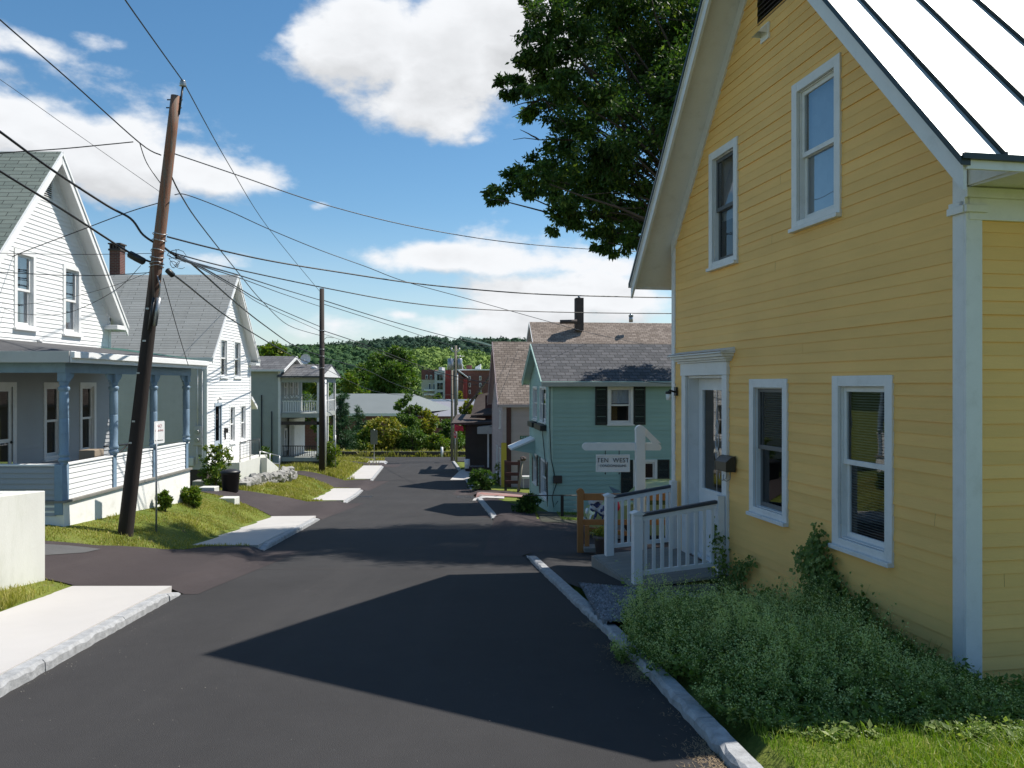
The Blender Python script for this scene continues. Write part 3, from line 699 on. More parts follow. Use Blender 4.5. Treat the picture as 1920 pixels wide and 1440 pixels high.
def house(T, sx, W, L, zb, ze, zrg, side_mat, roof_mat, trim, og=.35, oe=.35, expo=.11, front_open=(), near_open=(), wall_t=.014, rg=None, joints=0, rake_w=.16, corner=.11, frame_front=True, side_mat2=None, jit=0.0, roof_th=.07, wall_parts=True, near_x0=0.0):
    """gabled house: street gable on the local x=0 plane, eaves along local x; sx says which way it runs back"""
    rg = rg or random.Random(5); k = (zrg - ze) / (W / 2)
    FG = Fr((0, 0), (0, 1), (-sx, 0)); FN = Fr((0, 0), (sx, 0), (0, -1)); FB = Fr((0, W), (sx, 0), (0, 1)); FE = Fr((sx * L, 0), (0, 1), (sx, 0))
    def iv(z):
        if z <= ze: return (0, W)
        d = (z - ze) / k; return (min(d, W / 2), max(W - d, W / 2))
    g = T.part('gable_wall', clap(MB(), FG, zb, zrg, iv, expo, front_open, wall_t, rg, joints, jit), side_mat)
    n = T.part('side_wall', clap(MB(), FN, zb, ze, lambda z: (near_x0, L), expo, near_open, wall_t, rg, joints, jit), side_mat2 or side_mat)
    mb = MB(); mb.quad(FB(0, 0, zb), FB(L, 0, zb), FB(L, 0, ze), FB(0, 0, ze)); mb.add([FE(0, 0, zb), FE(W, 0, zb), FE(W, 0, ze), FE(W / 2, 0, zrg), FE(0, 0, ze)], [(0, 1, 2, 3, 4)])
    T.part('rear_wall', mb, side_mat2 or side_mat)
    # corner boards
    d = wall_t + .016
    cb = MB(); cb.box(FG, -.0, corner, .0, d, zb, ze + .0); cb.box(FN, -d, corner, 0.0, d, zb, ze); T.part('corner_board', cb, trim, bevel=.004)
    cb = MB(); cb.box(FG, W - corner, W, 0, d, zb, ze); T.part('corner_board', cb, trim, bevel=.004)
    # roof: two thick slopes
    def slope(y0, z0, y1, z1, x0, x1, th): return [(sx * x0, y0, z0), (sx * x1, y0, z0), (sx * x1, y1, z1), (sx * x0, y1, z1), (sx * x0, y0, z0 + th), (sx * x1, y0, z0 + th), (sx * x1, y1, z1 + th), (sx * x0, y1, z1 + th)]
    zo = ze - oe * k; th = roof_th * sqrt(1 + k * k); up = .05
    rf = MB(); rf.hexa(slope(-oe, zo + up, W / 2, zrg + up, -og, L + og, th)); rf.hexa(slope(W + oe, zo + up, W / 2, zrg + up, -og, L + og, th))
    R = T.part('roof', rf, roof_mat)
    # soffits (underside of the rake), fascia and rake boards
    so = MB(); so.hexa(slope(-oe, zo + up - .02, W / 2, zrg + up - .02, -og + .02, .0, .016)); so.hexa(slope(W + oe, zo + up - .02, W / 2, zrg + up - .02, -og + .02, .0, .016))
    so.hexa(slope(-oe, zo + up - .02, 0, ze + up - .02, 0, L + og - .02, .016)); so.hexa(slope(W + oe, zo + up - .02, W, ze + up - .02, 0, L + og - .02, .016))
    T.part('soffit', so, trim if not isinstance(trim, tuple) else trim[1])
    FR = Fr((-sx * og, 0), (0, 1), (-sx, 0)); rk = MB(); rw = rake_w * sqrt(1 + k * k)
    for (ya, yb) in ((-oe, W / 2), (W + oe, W / 2)):
        za_, zb_ = zo + up, zrg + up
        rk.prism(FR, [(ya, za_ + th - .01), (yb, zb_ + th - .01), (yb, zb_ + th - .01 - rw), (ya, za_ + th - .01 - rw)], -.01, .022)
        dr = .045 * sqrt(1 + k * k); rk.prism(FR, [(ya, za_ + th - .012), (yb, zb_ + th - .012), (yb, zb_ + th - .012 - dr), (ya, za_ + th - .012 - dr)], .022, .045)
    T.part('rake_board', rk, trim, bevel=.004)
    for yf, nf in ((-oe, -1), (W + oe, 1)):
        fa = MB(); fa.box(Fr((0, yf), (sx, 0), (0, nf)), -og, L + og, 0, .022, zo + up - .06, zo + up + th * .9); T.part('fascia', fa, trim, bevel=.004)
    return dict(FG=FG, FN=FN, k=k, zo=zo, iv=iv, roof=R, th=th, up=up)

def frieze(T, F, W, ze, k, trim, w=.15, d=.03, z0=None):
    mb = MB(); rw = w * sqrt(1 + k * k); zrg = ze + k * W / 2
    mb.prism(F, [(0, ze + .045), (W / 2, zrg + .045), (W / 2, zrg + .045 - rw), (0, ze + .045 - rw)], .0, d)
    mb.prism(F, [(W, ze + .045), (W / 2, zrg + .045), (W / 2, zrg + .045 - rw), (W, ze + .045 - rw)], .0, d)
    return T.part('frieze_board', mb, trim, bevel=.004)

def text_mesh(body, size, mat, extrude=.002, spacing=1.0, align='CENTER', shear=0):
    cu = bpy.data.curves.new('lettering', 'FONT'); cu.body = body; cu.size = size; cu.extrude = extrude; cu.align_x = align; cu.align_y = 'CENTER'; cu.space_character = spacing; cu.offset = .0
    tmp = bpy.data.objects.new('tmp', cu); COL.objects.link(tmp); dg = bpy.context.evaluated_depsgraph_get()
    me = bpy.data.meshes.new_from_object(tmp.evaluated_get(dg)); bpy.data.objects.remove(tmp); me.materials.clear(); me.materials.append(mat); return me
def letters(name, body, size, mat, parent, loc, rot, sc=(1, 1, 1), spacing=1.0):
    o = bpy.data.objects.new(name, text_mesh(body, size, mat, spacing=spacing)); COL.objects.link(o); o.parent = parent; o.location = loc; o.rotation_euler = rot; o.scale = sc; return o

# ================================================================= yellow house
D = 6.6
YW, YL = 6.47, 8.0
RY = radians(10.3)
YS = 1.12                 # the house stands a little farther off and larger than first measured
Yh = Thing('yellow_house', (3.80 * YS, 6.6 * YS, -2.75 * YS), RY, 'yellow clapboard house with steep metal roof and white trim on the right', 'house', size=YS)
zE, zR_ = 2.29, 6.00
cw = .11
def yt(px):      # distance along the gable wall for a photo column
    q_ = (px - 960) / FPX; return (3.80 - q_ * 6.6) / (.1788 + q_ * .9839)
def yz(px, py): t = yt(px); return -(py - 720) / FPX * (6.6 + .9839 * t)
Wn = {'low_right': (yt(1677), yt(1564), yz(1677, 1056), yz(1677, 703)),
      'low_left': (yt(1479), yt(1408), yz(1479, 981), yz(1479, 710)),
      'up_right': (yt(1579), yt(1488), yz(1579, 398), yz(1579, 98)),
      'up_left': (yt(1385), yt(1332), yz(1385, 487), yz(1385, 255))}
door = (yt(1368), yt(1283), -2.65, yz(1368, 700))
opens = [inset(o, cw) for o in Wn.values()] + [(door[0], door[1], -3, door[3])]
vent_o = (YW / 2 - .36, YW / 2 + .36, 4.62, 5.25)
opens.append(vent_o)
h = house(Yh, 1, YW, YL, -2.75, zE, zR_, M['yellow'], M['metal_roof'], M['trim'], og=.50, oe=.58, expo=.115, front_open=opens, wall_t=.010, rg=random.Random(12), joints=1, rake_w=.17, corner=.13, jit=.7, roof_th=.035)
FG, FN, k = h['FG'], h['FN'], h['k']
frieze(Yh, FG, YW, zE, k, M['trim'], .17, .032)
# metal roof: standing seams, dark drip edges
sm = MB(); zo = h['zo'] + .05 + h['th']
for i in range(12):
    x = -.50 + .34 + i * .72
    for (ya, yb) in ((-.60, YW / 2), (YW + .60, YW / 2)):
        za_ = zo - .02 * k; zb_ = zR_ + .05 + h['th']
        sm.hexa([(x - .012, ya, za_), (x + .012, ya, za_), (x + .012, yb, zb_), (x - .012, yb, zb_), (x - .012, ya, za_ + .055), (x + .012, ya, za_ + .055), (x + .012, yb, zb_ + .055), (x - .012, yb, zb_ + .055)])
Yh.part('roof_seam', sm, M['darkgreen'], h['roof'])
dm = MB()
for (ya, yb) in ((-.61, YW / 2), (YW + .61, YW / 2)):
    za_ = zo - .03 * k; zb_ = zR_ + .05 + h['th']
    for x0, x1 in ((-.56, -.48),): dm.hexa([(x0, ya, za_ - .055), (x1, ya, za_ - .055), (x1, yb, zb_ - .055), (x0, yb, zb_ - .055), (x0, ya, za_ + .012), (x1, ya, za_ + .012), (x1, yb, zb_ + .012), (x0, yb, zb_ + .012)])
dm.box(ID, -.55, YL + .5, -.635, -.605, zo - .045, zo + .0); dm.box(ID, -.55, YL + .5, YW + .605, YW + .635, zo - .045, zo + .0)
Yh.part('drip_edge', dm, M['darkgreen'], h['roof'])
# eave cornice on the camera side and its frieze
cm = MB(); cm.box(FN, 0.0, YL, 0, .035, zE - .92, zE - .0); cm.box(FN, -.05, YL, .035, .07, zE - .74, zE - .66)
cm.prism(Fr((0, 0), (0, -1), (1, 0)), [(.036, zE - .58 * k + .07), (.575, zE - .58 * k + .03), (.575, zE - .58 * k + .0), (.036, zE - .58 * k + .02)], .0, YL)
cm.prism(Fr((0, 0), (0, -1), (1, 0)), [(.036, zE - .58 * k + .03), (.575, zE - .58 * k + .03), (.036, zE + .0)], -.02, -.003)
Yh.part('cornice', cm, M['trim'], bevel=.004)
# curved brackets where the rake meets the corner
for yy0, sg in ((0, 1),):
    bk = MB(); pl = []
    for i in range(9):
        a = pi / 2 * i / 8; pl.append((yy0 + sg * (.02 + .34 * (1 - cos(a))), zE - .80 + .55 * sin(a)))
    pl = [(yy0 - sg * .04, zE - .80)] + pl + [(yy0 + sg * .36, zE + .36 * k - .2), (yy0 - sg * .04, zE - .02)]
    bk.prism(FG, pl, .031, .05); Yh.part('rake_bracket', bk, M['trim'])
cb = MB(); cb.box(FG, -.03, .16, .03, .06, zE - .86, zE - .80); cb.box(FG, -.03, .15, .03, .05, zE - .80, zE - .76); cb.box(FN, -.05, .16, .03, .06, zE - .86, zE - .80); Yh.part('capital', cb, M['trim'], bevel=.004)
# upper gable louvre
vm = MB(); o = vent_o
vm.prism(FG, [(o[0], o[2]), (o[1], o[2]), (o[1], o[3]), (o[0], o[3])], -.12, -.10)
vent = Yh.part('gable_vent', vm, M['black'])
vm = MB(); z = o[2]
while z < o[3] - .03: vm.hexa([FG(o[0], -.05, z), FG(o[1], -.05, z), FG(o[1], .005, z - .03), FG(o[0], .005, z - .03), FG(o[0], -.05, z + .012), FG(o[1], -.05, z + .012), FG(o[1], .005, z - .018), FG(o[0], .005, z - .018)]); z += .06
Yh.part('louvre', vm, M['oldwood'], vent)
# small white dryer hood high on the gable
s_ = yt(1437); z_ = yz(1437, 62); hm = MB()
hm.box(FG, s_ - .1, s_ + .1, .0, .03, z_ - .1, z_ + .1); hm.add([FG(s_ - .09, .03, z_ + .09), FG(s_ + .09, .03, z_ + .09), FG(s_ + .09, .16, z_ - .03), FG(s_ - .09, .16, z_ - .03), FG(s_ - .09, .03, z_ - .03), FG(s_ + .09, .03, z_ - .03)], [(0, 1, 2, 3), (0, 3, 4), (1, 5, 2)])
Yh.part('vent_hood', hm, M['bright_trim'])
window(Yh, FG, *Wn['low_right'], M['trim'], cw=cw, cover='blind', glassm=M['glass'], near=True)
window(Yh, FG, *Wn['low_left'], M['trim'], cw=cw, cover='blind', cover_frac=.42, glassm=M['glass_dark'], near=True, sash_mat=paint('grey_screen_sash', (.12, .12, .12), .5))
window(Yh, FG, *Wn['up_right'], M['trim'], cw=cw, cover='curtain', glassm=M['glass_sky'], near=True)
window(Yh, FG, *Wn['up_left'], M['trim'], cw=cw, cover='curtain', cover_frac=.6, glassm=M['glass_dark'], near=True, sash_mat=paint('dark_screen_sash', (.08, .085, .09), .5))
# door with entablature, pilasters and a hood moulding
d0, d1, dz0, dz1 = door; em = MB()
zt = yz(1368, 656)
em.box(FG, d0, d0 + .15, 0, .05, dz0, dz1 - .02); em.box(FG, d1 - .15, d1, 0, .05, dz0, dz1 - .02)
em.box(FG, d0 - .02, d1 + .02, 0, .06, dz1 - .02, dz1 + .17)
for i, (pr, zz0, zz1) in enumerate(((.09, .17, .20), (.13, .20, .235), (.18, .235, .275), (.22, .275, .30))): em.box(FG, d0 - .07 - i * .035, d1 + .07 + i * .035, 0, pr, dz1 + zz0, dz1 + zz1)
em.add([FG(d0 - .18, .0, dz1 + .36), FG(d1 + .18, 0, dz1 + .36), FG(d1 + .18, .23, dz1 + .305), FG(d0 - .18, .23, dz1 + .305), FG(d0 - .18, 0, dz1 + .3), FG(d1 + .18, 0, dz1 + .3)], [(0, 1, 2, 3), (0, 3, 4), (1, 5, 2)])
# deep panelled reveals
em.box(FG, d0 + .15, d0 + .17, -.22, .0, dz0, dz1 - .02); em.box(FG, d1 - .17, d1 - .15, -.22, .0, dz0, dz1 - .02); em.box(FG, d0 + .15, d1 - .15, -.22, 0, dz1 - .06, dz1 - .02)
ent = Yh.part('door_surround', em, M['trim'], bevel=.006)
a, b = d0 + .17, d1 - .17; zt = dz1 - .06; zb_ = dz0 + .03
db = MB(); gl = (a + .17, b - .17, zb_ + 1.02, zt - .18); dd = -.17
db.box(FG, a, gl[0], dd - .04, dd, zb_, zt); db.box(FG, gl[1], b, dd - .04, dd, zb_, zt); db.box(FG, gl[0], gl[1], dd - .04, dd, zb_, gl[2]); db.box(FG, gl[0], gl[1], dd - .04, dd, gl[3], zt)
for (x0, x1, z0, z1) in ((gl[0] - .03, gl[0], gl[2] - .03, gl[3] + .03), (gl[1], gl[1] + .03, gl[2] - .03, gl[3] + .03), (gl[0], gl[1], gl[3], gl[3] + .03), (gl[0], gl[1], gl[2] - .03, gl[2])): db.box(FG, x0, x1, dd, dd + .018, z0, z1)
for x0 in (a + .08, (a + b) / 2 + .02): db.box(FG, x0, x0 + (b - a) / 2 - .12, dd, dd + .01, zb_ + .15, zb_ + .75)
db.box(FG, a, b, dd - .05, dd + .12, zb_ - .04, zb_ - .005)
dr = Yh.part('door', db, M['rail_white'], bevel=.004)
pm = MB(); pm.quad(FG(gl[0], dd - .02, gl[2]), FG(gl[1], dd - .02, gl[2]), FG(gl[1], dd - .02, gl[3]), FG(gl[0], dd - .02, gl[3])); Yh.part('pane', pm, M['glass_dark'], dr)
pm = MB(); pm.quad(FG(gl[0], dd - .3, gl[2] - .1), FG(gl[1], dd - .3, gl[2] - .1), FG(gl[1], dd - .3, gl[3] + .1), FG(gl[0], dd - .3, gl[3] + .1)); Yh.part('hall', pm, M['room'], dr)
cm = MB(); mx, mz = (gl[0] + gl[1]) / 2, (gl[2] + gl[3]) / 2
def fgv(s, d_, z): return Vector(FG(s, d_, z))
for (cz, rr) in ((mz, .07), (mz - .2, .05), (mz + .22, .05)):
    cm.tube([fgv(mx + rr * cos(a_) * .8, dd - .012, cz + rr * 1.9 * sin(a_)) for a_ in np.linspace(0, 2 * pi, 19)], .005, 5)
cm.tube([fgv(mx, dd - .012, gl[2]), fgv(mx, dd - .012, gl[3])], .004, 5); Yh.part('leaded_came', cm, M['rail_white'], dr)
km = MB(); km.tube([fgv(a + .06, dd, zb_ + .93), fgv(a + .06, dd + .05, zb_ + .93)], .012, 8); km.ball(FG(a + .06, dd + .07, zb_ + .93), .028); Yh.part('door_knob', km, M['black'], dr)
nb = MB(); nb.box(FG, (a + b) / 2 - .015, (a + b) / 2 + .015, dd, dd + .006, zb_ + .87, zb_ + .97); Yh.part('number_plate', nb, M['bright_trim'], dr)
# porch lamp left of the door, mailbox right of it
s_ = yt(1271); z_ = yz(1271, 735)
lm = MB(); lm.box(FG, s_ - .04, s_ + .04, .02, .05, z_ - .06, z_ + .08); lm.tube([fgv(s_, .05, z_), fgv(s_, .14, z_ + .03), fgv(s_, .16, z_)], .015, 8); lm.tube([fgv(s_, .16, z_ + .01), fgv(s_, .16, z_ - .03)], .05, 12)
lp = Yh.part('wall_lamp', lm, M['black'])
lm = MB(); lm.tube([fgv(s_, .16, z_ - .03), fgv(s_, .16, z_ - .13)], [.045, .035], 12); Yh.part('lamp_glass', lm, M['bright_trim'], lp)
s_ = yt(1374); z_ = yz(1374, 869) - .01
mm = MB(); dx = .17
mm.prism(Fr(FG(s_ + .02 + dx, 0, 0)[:2], FG.n, (-FG.a[0], -FG.a[1])), [(.035, z_ - .09), (.17, z_ - .09), (.17, z_ + .04), (.10, z_ + .10), (.035, z_ + .12)], 0, dx * 2)
mbx = Yh.part('mailbox', mm, paint('black_tin', (.03, .028, .022), .35), bevel=.004)
for sgn in (-.10, .10):
    c_ = s_ + .02 + sgn * .6; mm = MB()
    mm.tube([fgv(c_, .05, z_ - .09), fgv(c_, .06, z_ - .2), fgv(c_, .11, z_ - .23), fgv(c_, .16, z_ - .2), fgv(c_, .155, z_ - .13)], .006, 6); Yh.part('paper_hook', mm, M['alu'], mbx)
# downpipe-like cable on the near corner
mm = MB(); mm.tube([fgv(yt(1366), .02, yz(1366, 700) - .9), fgv(yt(1366), .02, -2.2)], .008, 6); Yh.part('wall_cable', mm, M['alu'])

# ramp with two railings
Rz = -2.69
def yo(s, d_): v = Vector(FG(s, d_, 0)); v.rotate(Matrix.Rotation(RY, 3, 'Z')); return (v.x + 3.80, v.y + 6.6)
ramp = Thing('entrance_ramp', (3.80 * YS, 6.6 * YS, -3.1 * YS), RY, 'grey wooden entrance ramp at the white front door of the yellow house', 'ramp', size=YS)
sA, sB = yt(1360) , yt(1277)
rb = MB(); nb_ = 11; Lr = 1.40
for i in range(nb_):
    u0 = sA - .18 + (sB - sA + .36) * i / nb_; u1 = sA - .18 + (sB - sA + .36) * (i + 1) / nb_ - .006
    rb.hexa([FG(u0, .06, Rz + .03), FG(u1, .06, Rz + .03), FG(u1, Lr, Rz - .07), FG(u0, Lr, Rz - .07), FG(u0, .06, Rz + .06), FG(u1, .06, Rz + .06), FG(u1, Lr, Rz - .03), FG(u0, Lr, Rz - .03)])
ramp.part('deck_boards', rb, M['deck'])
rb = MB(); rb.box(FG, sA - .19, sB + .19, Lr - .01, Lr + .03, -3.1, Rz - .045); rb.box(FG, sA - .22, sA - .185, .06, Lr + .02, -3.1, Rz - .05); rb.box(FG, sB + .185, sB + .22, .06, Lr + .02, -3.1, Rz - .05)
ramp.part('skirt_board', rb, M['deck'])
def railing(T, s, L0, L1, zf0, zf1, ht0, ht1, nbal, labels=None, post_h=.12):
    p = MB(); s0, s1 = s - .05, s + .05
    zt = lambda d_: ht0 + (ht1 - ht0) * (d_ - L0) / (L1 - L0); zf = lambda d_: zf0 + (zf1 - zf0) * (d_ - L0) / (L1 - L0)
    p.box(FG, s0 - .012, s1 + .012, L1 - .124, L1, zf(L1) - .10, ht1 - .0); p.box(FG, s0 - .03, s1 + .03, L1 - .142, L1 + .018, ht1, ht1 + .022); p.prism(Fr(FG(s0 - .03, 0, 0)[:2], FG.n, FG.a), [(L1 - .142, ht1 + .022), (L1 + .018, ht1 + .022), (L1 - .062, ht1 + .05)], 0, .16)
    T.part('post', p, M['rail_white'], bevel=.005)
    p = MB(); p.box(FG, s0, s1, L0, L0 + .10, zf(L0) - .1, ht0 + .05); T.part('post', p, M['rail_white'], bevel=.005)
    a0, a1 = L0 + .1, L1 - .12
    q_ = MB(); q_.hexa([FG(s - .04, a0, zt(a0) - .045), FG(s + .04, a0, zt(a0) - .045), FG(s + .04, a1, zt(a1) - .045), FG(s - .04, a1, zt(a1) - .045), FG(s - .04, a0, zt(a0)), FG(s + .04, a0, zt(a0)), FG(s + .04, a1, zt(a1)), FG(s - .04, a1, zt(a1))])
    T.part('handrail', q_, M['rail_cap'], bevel=.008)
    for (za_, zb_) in ((-.11, -.047), (None, None)):
        q_ = MB()
        if za_ is None: f0, f1, g0, g1 = zf(a0) + .10, zf(a1) + .10, zf(a0) + .16, zf(a1) + .16
        else: f0, f1, g0, g1 = zt(a0) + za_, zt(a1) + za_, zt(a0) + zb_, zt(a1) + zb_
        q_.hexa([FG(s - .022, a0, f0), FG(s + .022, a0, f0), FG(s + .022, a1, f1), FG(s - .022, a1, f1), FG(s - .022, a0, g0), FG(s + .022, a0, g0), FG(s + .022, a1, g1), FG(s - .022, a1, g1)]); T.part('rail', q_, M['rail_white'], bevel=.003)
    for i in range(nbal):
        c = a0 + (a1 - a0) * (i + .5) / nbal; q_ = MB(); q_.box(FG, s - .019, s + .019, c - .022, c + .022, zf(c) + .155, zt(c) - .105); T.part('baluster', q_, M['rail_white'], bevel=.003)
ra = Thing('ramp_railing', (3.80 * YS, 6.6 * YS, -2.8 * YS), RY, 'white baluster railing with dark cap on the near side of the ramp', 'railing', 'railings of the entrance ramp', size=YS)
railing(ra, sA - .06, .06, 1.38, -2.62, -2.72, -1.60, -1.78, 9)
rb_ = Thing('ramp_railing', (3.80 * YS, 6.6 * YS, -2.8 * YS), RY, 'white baluster railing on the far side of the ramp, beside the wooden fence', 'railing', 'railings of the entrance ramp', size=YS)
railing(rb_, sB + .06, .06, 1.24, -2.62, -2.70, -1.60, -1.78, 9)

# hanging sign of the condominium
sg = Thing('hanging_sign', (2.27 * YS, 14.0 * YS, -3.2 * YS), 0, 'white wooden post sign reading TEN WEST CONDOMINIUMS', 'sign', size=YS)
SGO = (2.27, 14.0)
_ID0 = ID; ID = Fr((-2.27, -14.0), (1, 0), (0, 1))
def FS(y): return Fr((-2.27, y - 14.0), (1, 0), (0, 1))
mb = MB(); zt = -.73; mb.box(ID, 2.19, 2.355, 13.93, 14.09, -3.2, zt - .09); mb.prism(FS(13.93), [(2.19 + .0825 + .0825 * cos(a), zt - .09 + .085 * sin(a)) for a in np.linspace(0, pi, 11)], 0, .16)
sg.part('post', mb, M['rail_white'], bevel=.006)
az_ = -1.11; mb = MB(); arc = [(1.305 - .055 * sin(a), az_ + .055 * -cos(a)) for a in np.linspace(0, pi, 9)]
mb.prism(FS(13.96), [(1.31, az_ - .06)] + [(1.31 - .06 * sin(a), az_ - .06 * cos(a)) for a in np.linspace(.2, pi - .2, 8)] + [(1.31, az_ + .06), (2.189, az_ + .06), (2.189, az_ - .06)], 0, .1)
mb.prism(FS(13.96), [(2.356, az_ - .06), (2.356, az_ + .06), (2.56, az_ + .06), (2.62, az_ + .03), (2.64, az_ - .02), (2.62, az_ - .06)], 0, .1); sg.part('arm', mb, M['rail_white'], bevel=.006)
mb = MB(); mb.prism(FS(13.965), [(2.356, zt - .05), (2.356, zt - .17), (2.50, az_ + .061), (2.63, az_ + .061)], 0, .09); mb.prism(FS(13.965), [(2.356, zt - .06), (2.356, zt - .18), (2.49, az_ + .062), (2.60, az_ + .062)], 0, .088) if False else None
sg.part('brace', mb, M['rail_white'], bevel=.005)
bz0, bz1, bx0, bx1 = -1.56, -1.25, 1.49, 2.09; mb = MB(); mb.box(ID, bx0, bx1, 13.995, 14.02, bz0, bz1)
board = sg.part('sign_board', mb, M['rail_white'], bevel=.003)
fm_ = MB()
for (x0, x1, z0, z1) in ((bx0, bx1, bz1 - .028, bz1), (bx0, bx1, bz0, bz0 + .028), (bx0, bx0 + .028, bz0 + .028, bz1 - .028), (bx1 - .028, bx1, bz0 + .028, bz1 - .028)): fm_.box(ID, x0, x1, 13.984, 13.995, z0, z1)
sg.part('frame', fm_, M['rail_white'], board, bevel=.004)
for x in (1.655, 1.90):
    hk = MB(); hk.tube([(x - 2.27, 0, bz1 - .01), (x - 2.27, 0, az_ - .06)], .008, 6); sg.part('hanger', hk, M['black'], board)
    hk = MB(); hk.ball((x - 2.27, 0, bz0 - .03), .014); hk.tube([(x - 2.27, 0, bz0), (x - 2.27, 0, bz0 - .03)], .006, 6); sg.part('eye_bolt', hk, M['black'], board)
ink = paint('dark_lettering', (.035, .035, .045), .6)
letters('lettering', 'TEN  WEST', .112, ink, board, ((bx0 + bx1) / 2 - 2.27, -.012, -1.355 + 3.2), (pi / 2, 0, 0), (.96, 1.0, 1), spacing=1.08)
letters('lettering', 'CONDOMINIUMS', .062, ink, board, ((bx0 + bx1) / 2 - 2.27, -.012, -1.452 + 3.2), (pi / 2, 0, 0), (.93, 1, 1), spacing=1.05)
ID = _ID0
# ================================================================= left side of the street
def wfr(T, x=0.0, y=0.0):
    """frame that takes world x,y inside an unturned thing"""
    return Fr((x - T.r.location.x, y - T.r.location.y), (1, 0), (0, 1))

# ---- white house with the blue porch
X1 = -10.9; Y1 = 15.6
A = Thing('white_house', (X1, Y1, -2.9), 0, 'white clapboard house with blue turned porch posts behind the leaning pole', 'house')
FW = wfr(A); FS1 = Fr((0, -Y1), (0, 1), (1, 0))                      # gable wall frame with s = world Y
wins1 = [(17.26, 18.04, 1.24, 2.98), (19.14, 19.92, 1.22, 2.92)]
low1 = [(18.35, 19.13, -1.77, .04), (19.88, 20.65, -1.77, .04)]; door1 = (16.4, 17.33, -2.27, .04); lou = (18.33, 18.68, 4.38, 4.80)
op = [(a - Y1, b - Y1, c, d) for a, b, c, d in [inset(w, .1) for w in wins1 + low1] + [door1, lou]]
h1 = house(A, -1, 5.8, 8.0, .80, 1.78, 5.29, M['vinyl'], M['roof_green'], M['bright_trim'], og=.34, oe=.28, expo=.105, front_open=op, rg=random.Random(3), rake_w=.17, corner=.1)
FGa = h1['FG']; FGa = Fr((0, 0), (0, 1), (1, 0))
A.part('porch_wall', clap(MB(), FGa, -2.4, .80, lambda z: (0, 5.8), .105, op, .022), M['shade_siding'])  # shade under the porch roof is put into this wall's colour
mb = MB(); mb.box(Fr((0, 0), (-1, 0), (0, -1)), 0, 8, -.1, .0, -2.9, .8); A.part('side_wall', mb, M['vinyl'])
frieze(A, FGa, 5.8, 1.78, h1['k'], M['bright_trim'], .10, .03)
for w in wins1: window(A, Fr((0, -Y1), (0, 1), (1, 0)), *w, M['bright_trim'], cw=.10, cover='halves', glassm=M['glass_sky'])
for w in low1: window(A, FS1, *w, M['trim'], cw=.10, glassm=M['glass_dark'])
mb = MB(); z = lou[2]
while z < lou[3] - .02: mb.hexa([FS1(lou[0], -.05, z), FS1(lou[1], -.05, z), FS1(lou[1], .02, z - .02), FS1(lou[0], .02, z - .02), FS1(lou[0], -.05, z + .015), FS1(lou[1], -.05, z + .015), FS1(lou[1], .02, z - .005), FS1(lou[0], .02, z - .005)]); z += .05
mb.box(FS1, lou[0] - .03, lou[0], 0, .035, lou[2] - .03, lou[3] + .03); mb.box(FS1, lou[1], lou[1] + .03, 0, .035, lou[2] - .03, lou[3] + .03)
lv = A.part('gable_vent', mb, M['bright_trim']); mb = MB(); mb.box(FS1, *lou[:2], -.1, -.06, *lou[2:]); A.part('vent_back', mb, M['room'], lv)
# front door
mb = MB(); a, b, c, d = door1; mb.box(FS1, a, a + .1, 0, .03, c, d); mb.box(FS1, b - .1, b, 0, .03, c, d); mb.box(FS1, a + .1, b - .1, 0, .028, d - .1, d); dr = A.part('door', mb, M['trim'])
mb = MB(); mb.box(FS1, a + .1, b - .1, -.05, -.02, c, c + .35); mb.box(FS1, a + .1, a + .19, -.05, -.02, c + .35, d - .1); mb.box(FS1, b - .19, b - .1, -.05, -.02, c + .35, d - .1); mb.box(FS1, a + .19, b - .19, -.05, -.02, c + 1.0, c + 1.08); mb.box(FS1, a + .19, b - .19, -.05, -.02, d - .2, d - .1); A.part('storm_door', mb, M['trim'], dr)
mb = MB(); mb.quad(FS1(a + .15, -.04, c + .3), FS1(b - .15, -.04, c + .3), FS1(b - .15, -.04, d - .15), FS1(a + .15, -.04, d - .15)); A.part('pane', mb, M['glass_dark'], dr)
mb = MB(); mb.box(FS1, a, b, -.5, -.45, c, d); A.part('hall', mb, M['room'], dr)
mb = MB(); mb.ball(FS1(b - .14, .0, c + 1.0), .03); A.part('door_knob', mb, M['black'], dr)
# eave returns
for y in (Y1 + 5.8 - .32, Y1 - .2):
    mb = MB(); mb.box(FS1, y, y + .55, .0, .36, 1.46, 1.58); A.part('eave_return', mb, M['bright_trim'], bevel=.01)
mb = MB(); mb.ball(FS1(18.15, .05, .98), .05); A.part('wall_lamp', mb, M['trim'])
# porch
PX = -8.77; FPf = Fr((PX - X1, -Y1), (0, 1), (1, 0)); PY = [15.45, 17.38, 19.31, 21.24]; FL = -2.27
mb = MB(); mb.box(FW, X1, PX + .1, 15.32, 21.42, FL - .045, FL); A.part('porch_floor', mb, M['deck'])
mb = MB(); mb.box(FW, X1, PX + .05, 15.36, 21.38, -4.0, FL - .045); A.part('foundation', mb, M['found'], bevel=.01)
sid = MB()
for i in range(3): clap(sid, FPf, FL - .02, -1.60, lambda z, i=i: (PY[i] + .09, PY[i + 1] - .09), .105, (), .013)
A.part('rail_wall', sid, M['vinyl'])
FPs = Fr((0, 15.37 - Y1), (1, 0), (0, -1))                         # camera-side rail wall; s from the house wall
A.part('rail_wall', clap(MB(), FPs, FL - .3, -1.60, lambda z: (0, PX - X1 - .09), .105, (), .022), M['shade_siding'])  # shaded face of the white rail wall, darkened by colour
mb = MB(); mb.box(FPf, 15.36, 21.4, -.12, .03, -1.60, -1.565); mb.box(FPs, 0, PX - X1, -.12, .03, -1.60, -1.565); A.part('rail_cap', mb, M['bright_trim'], bevel=.004)
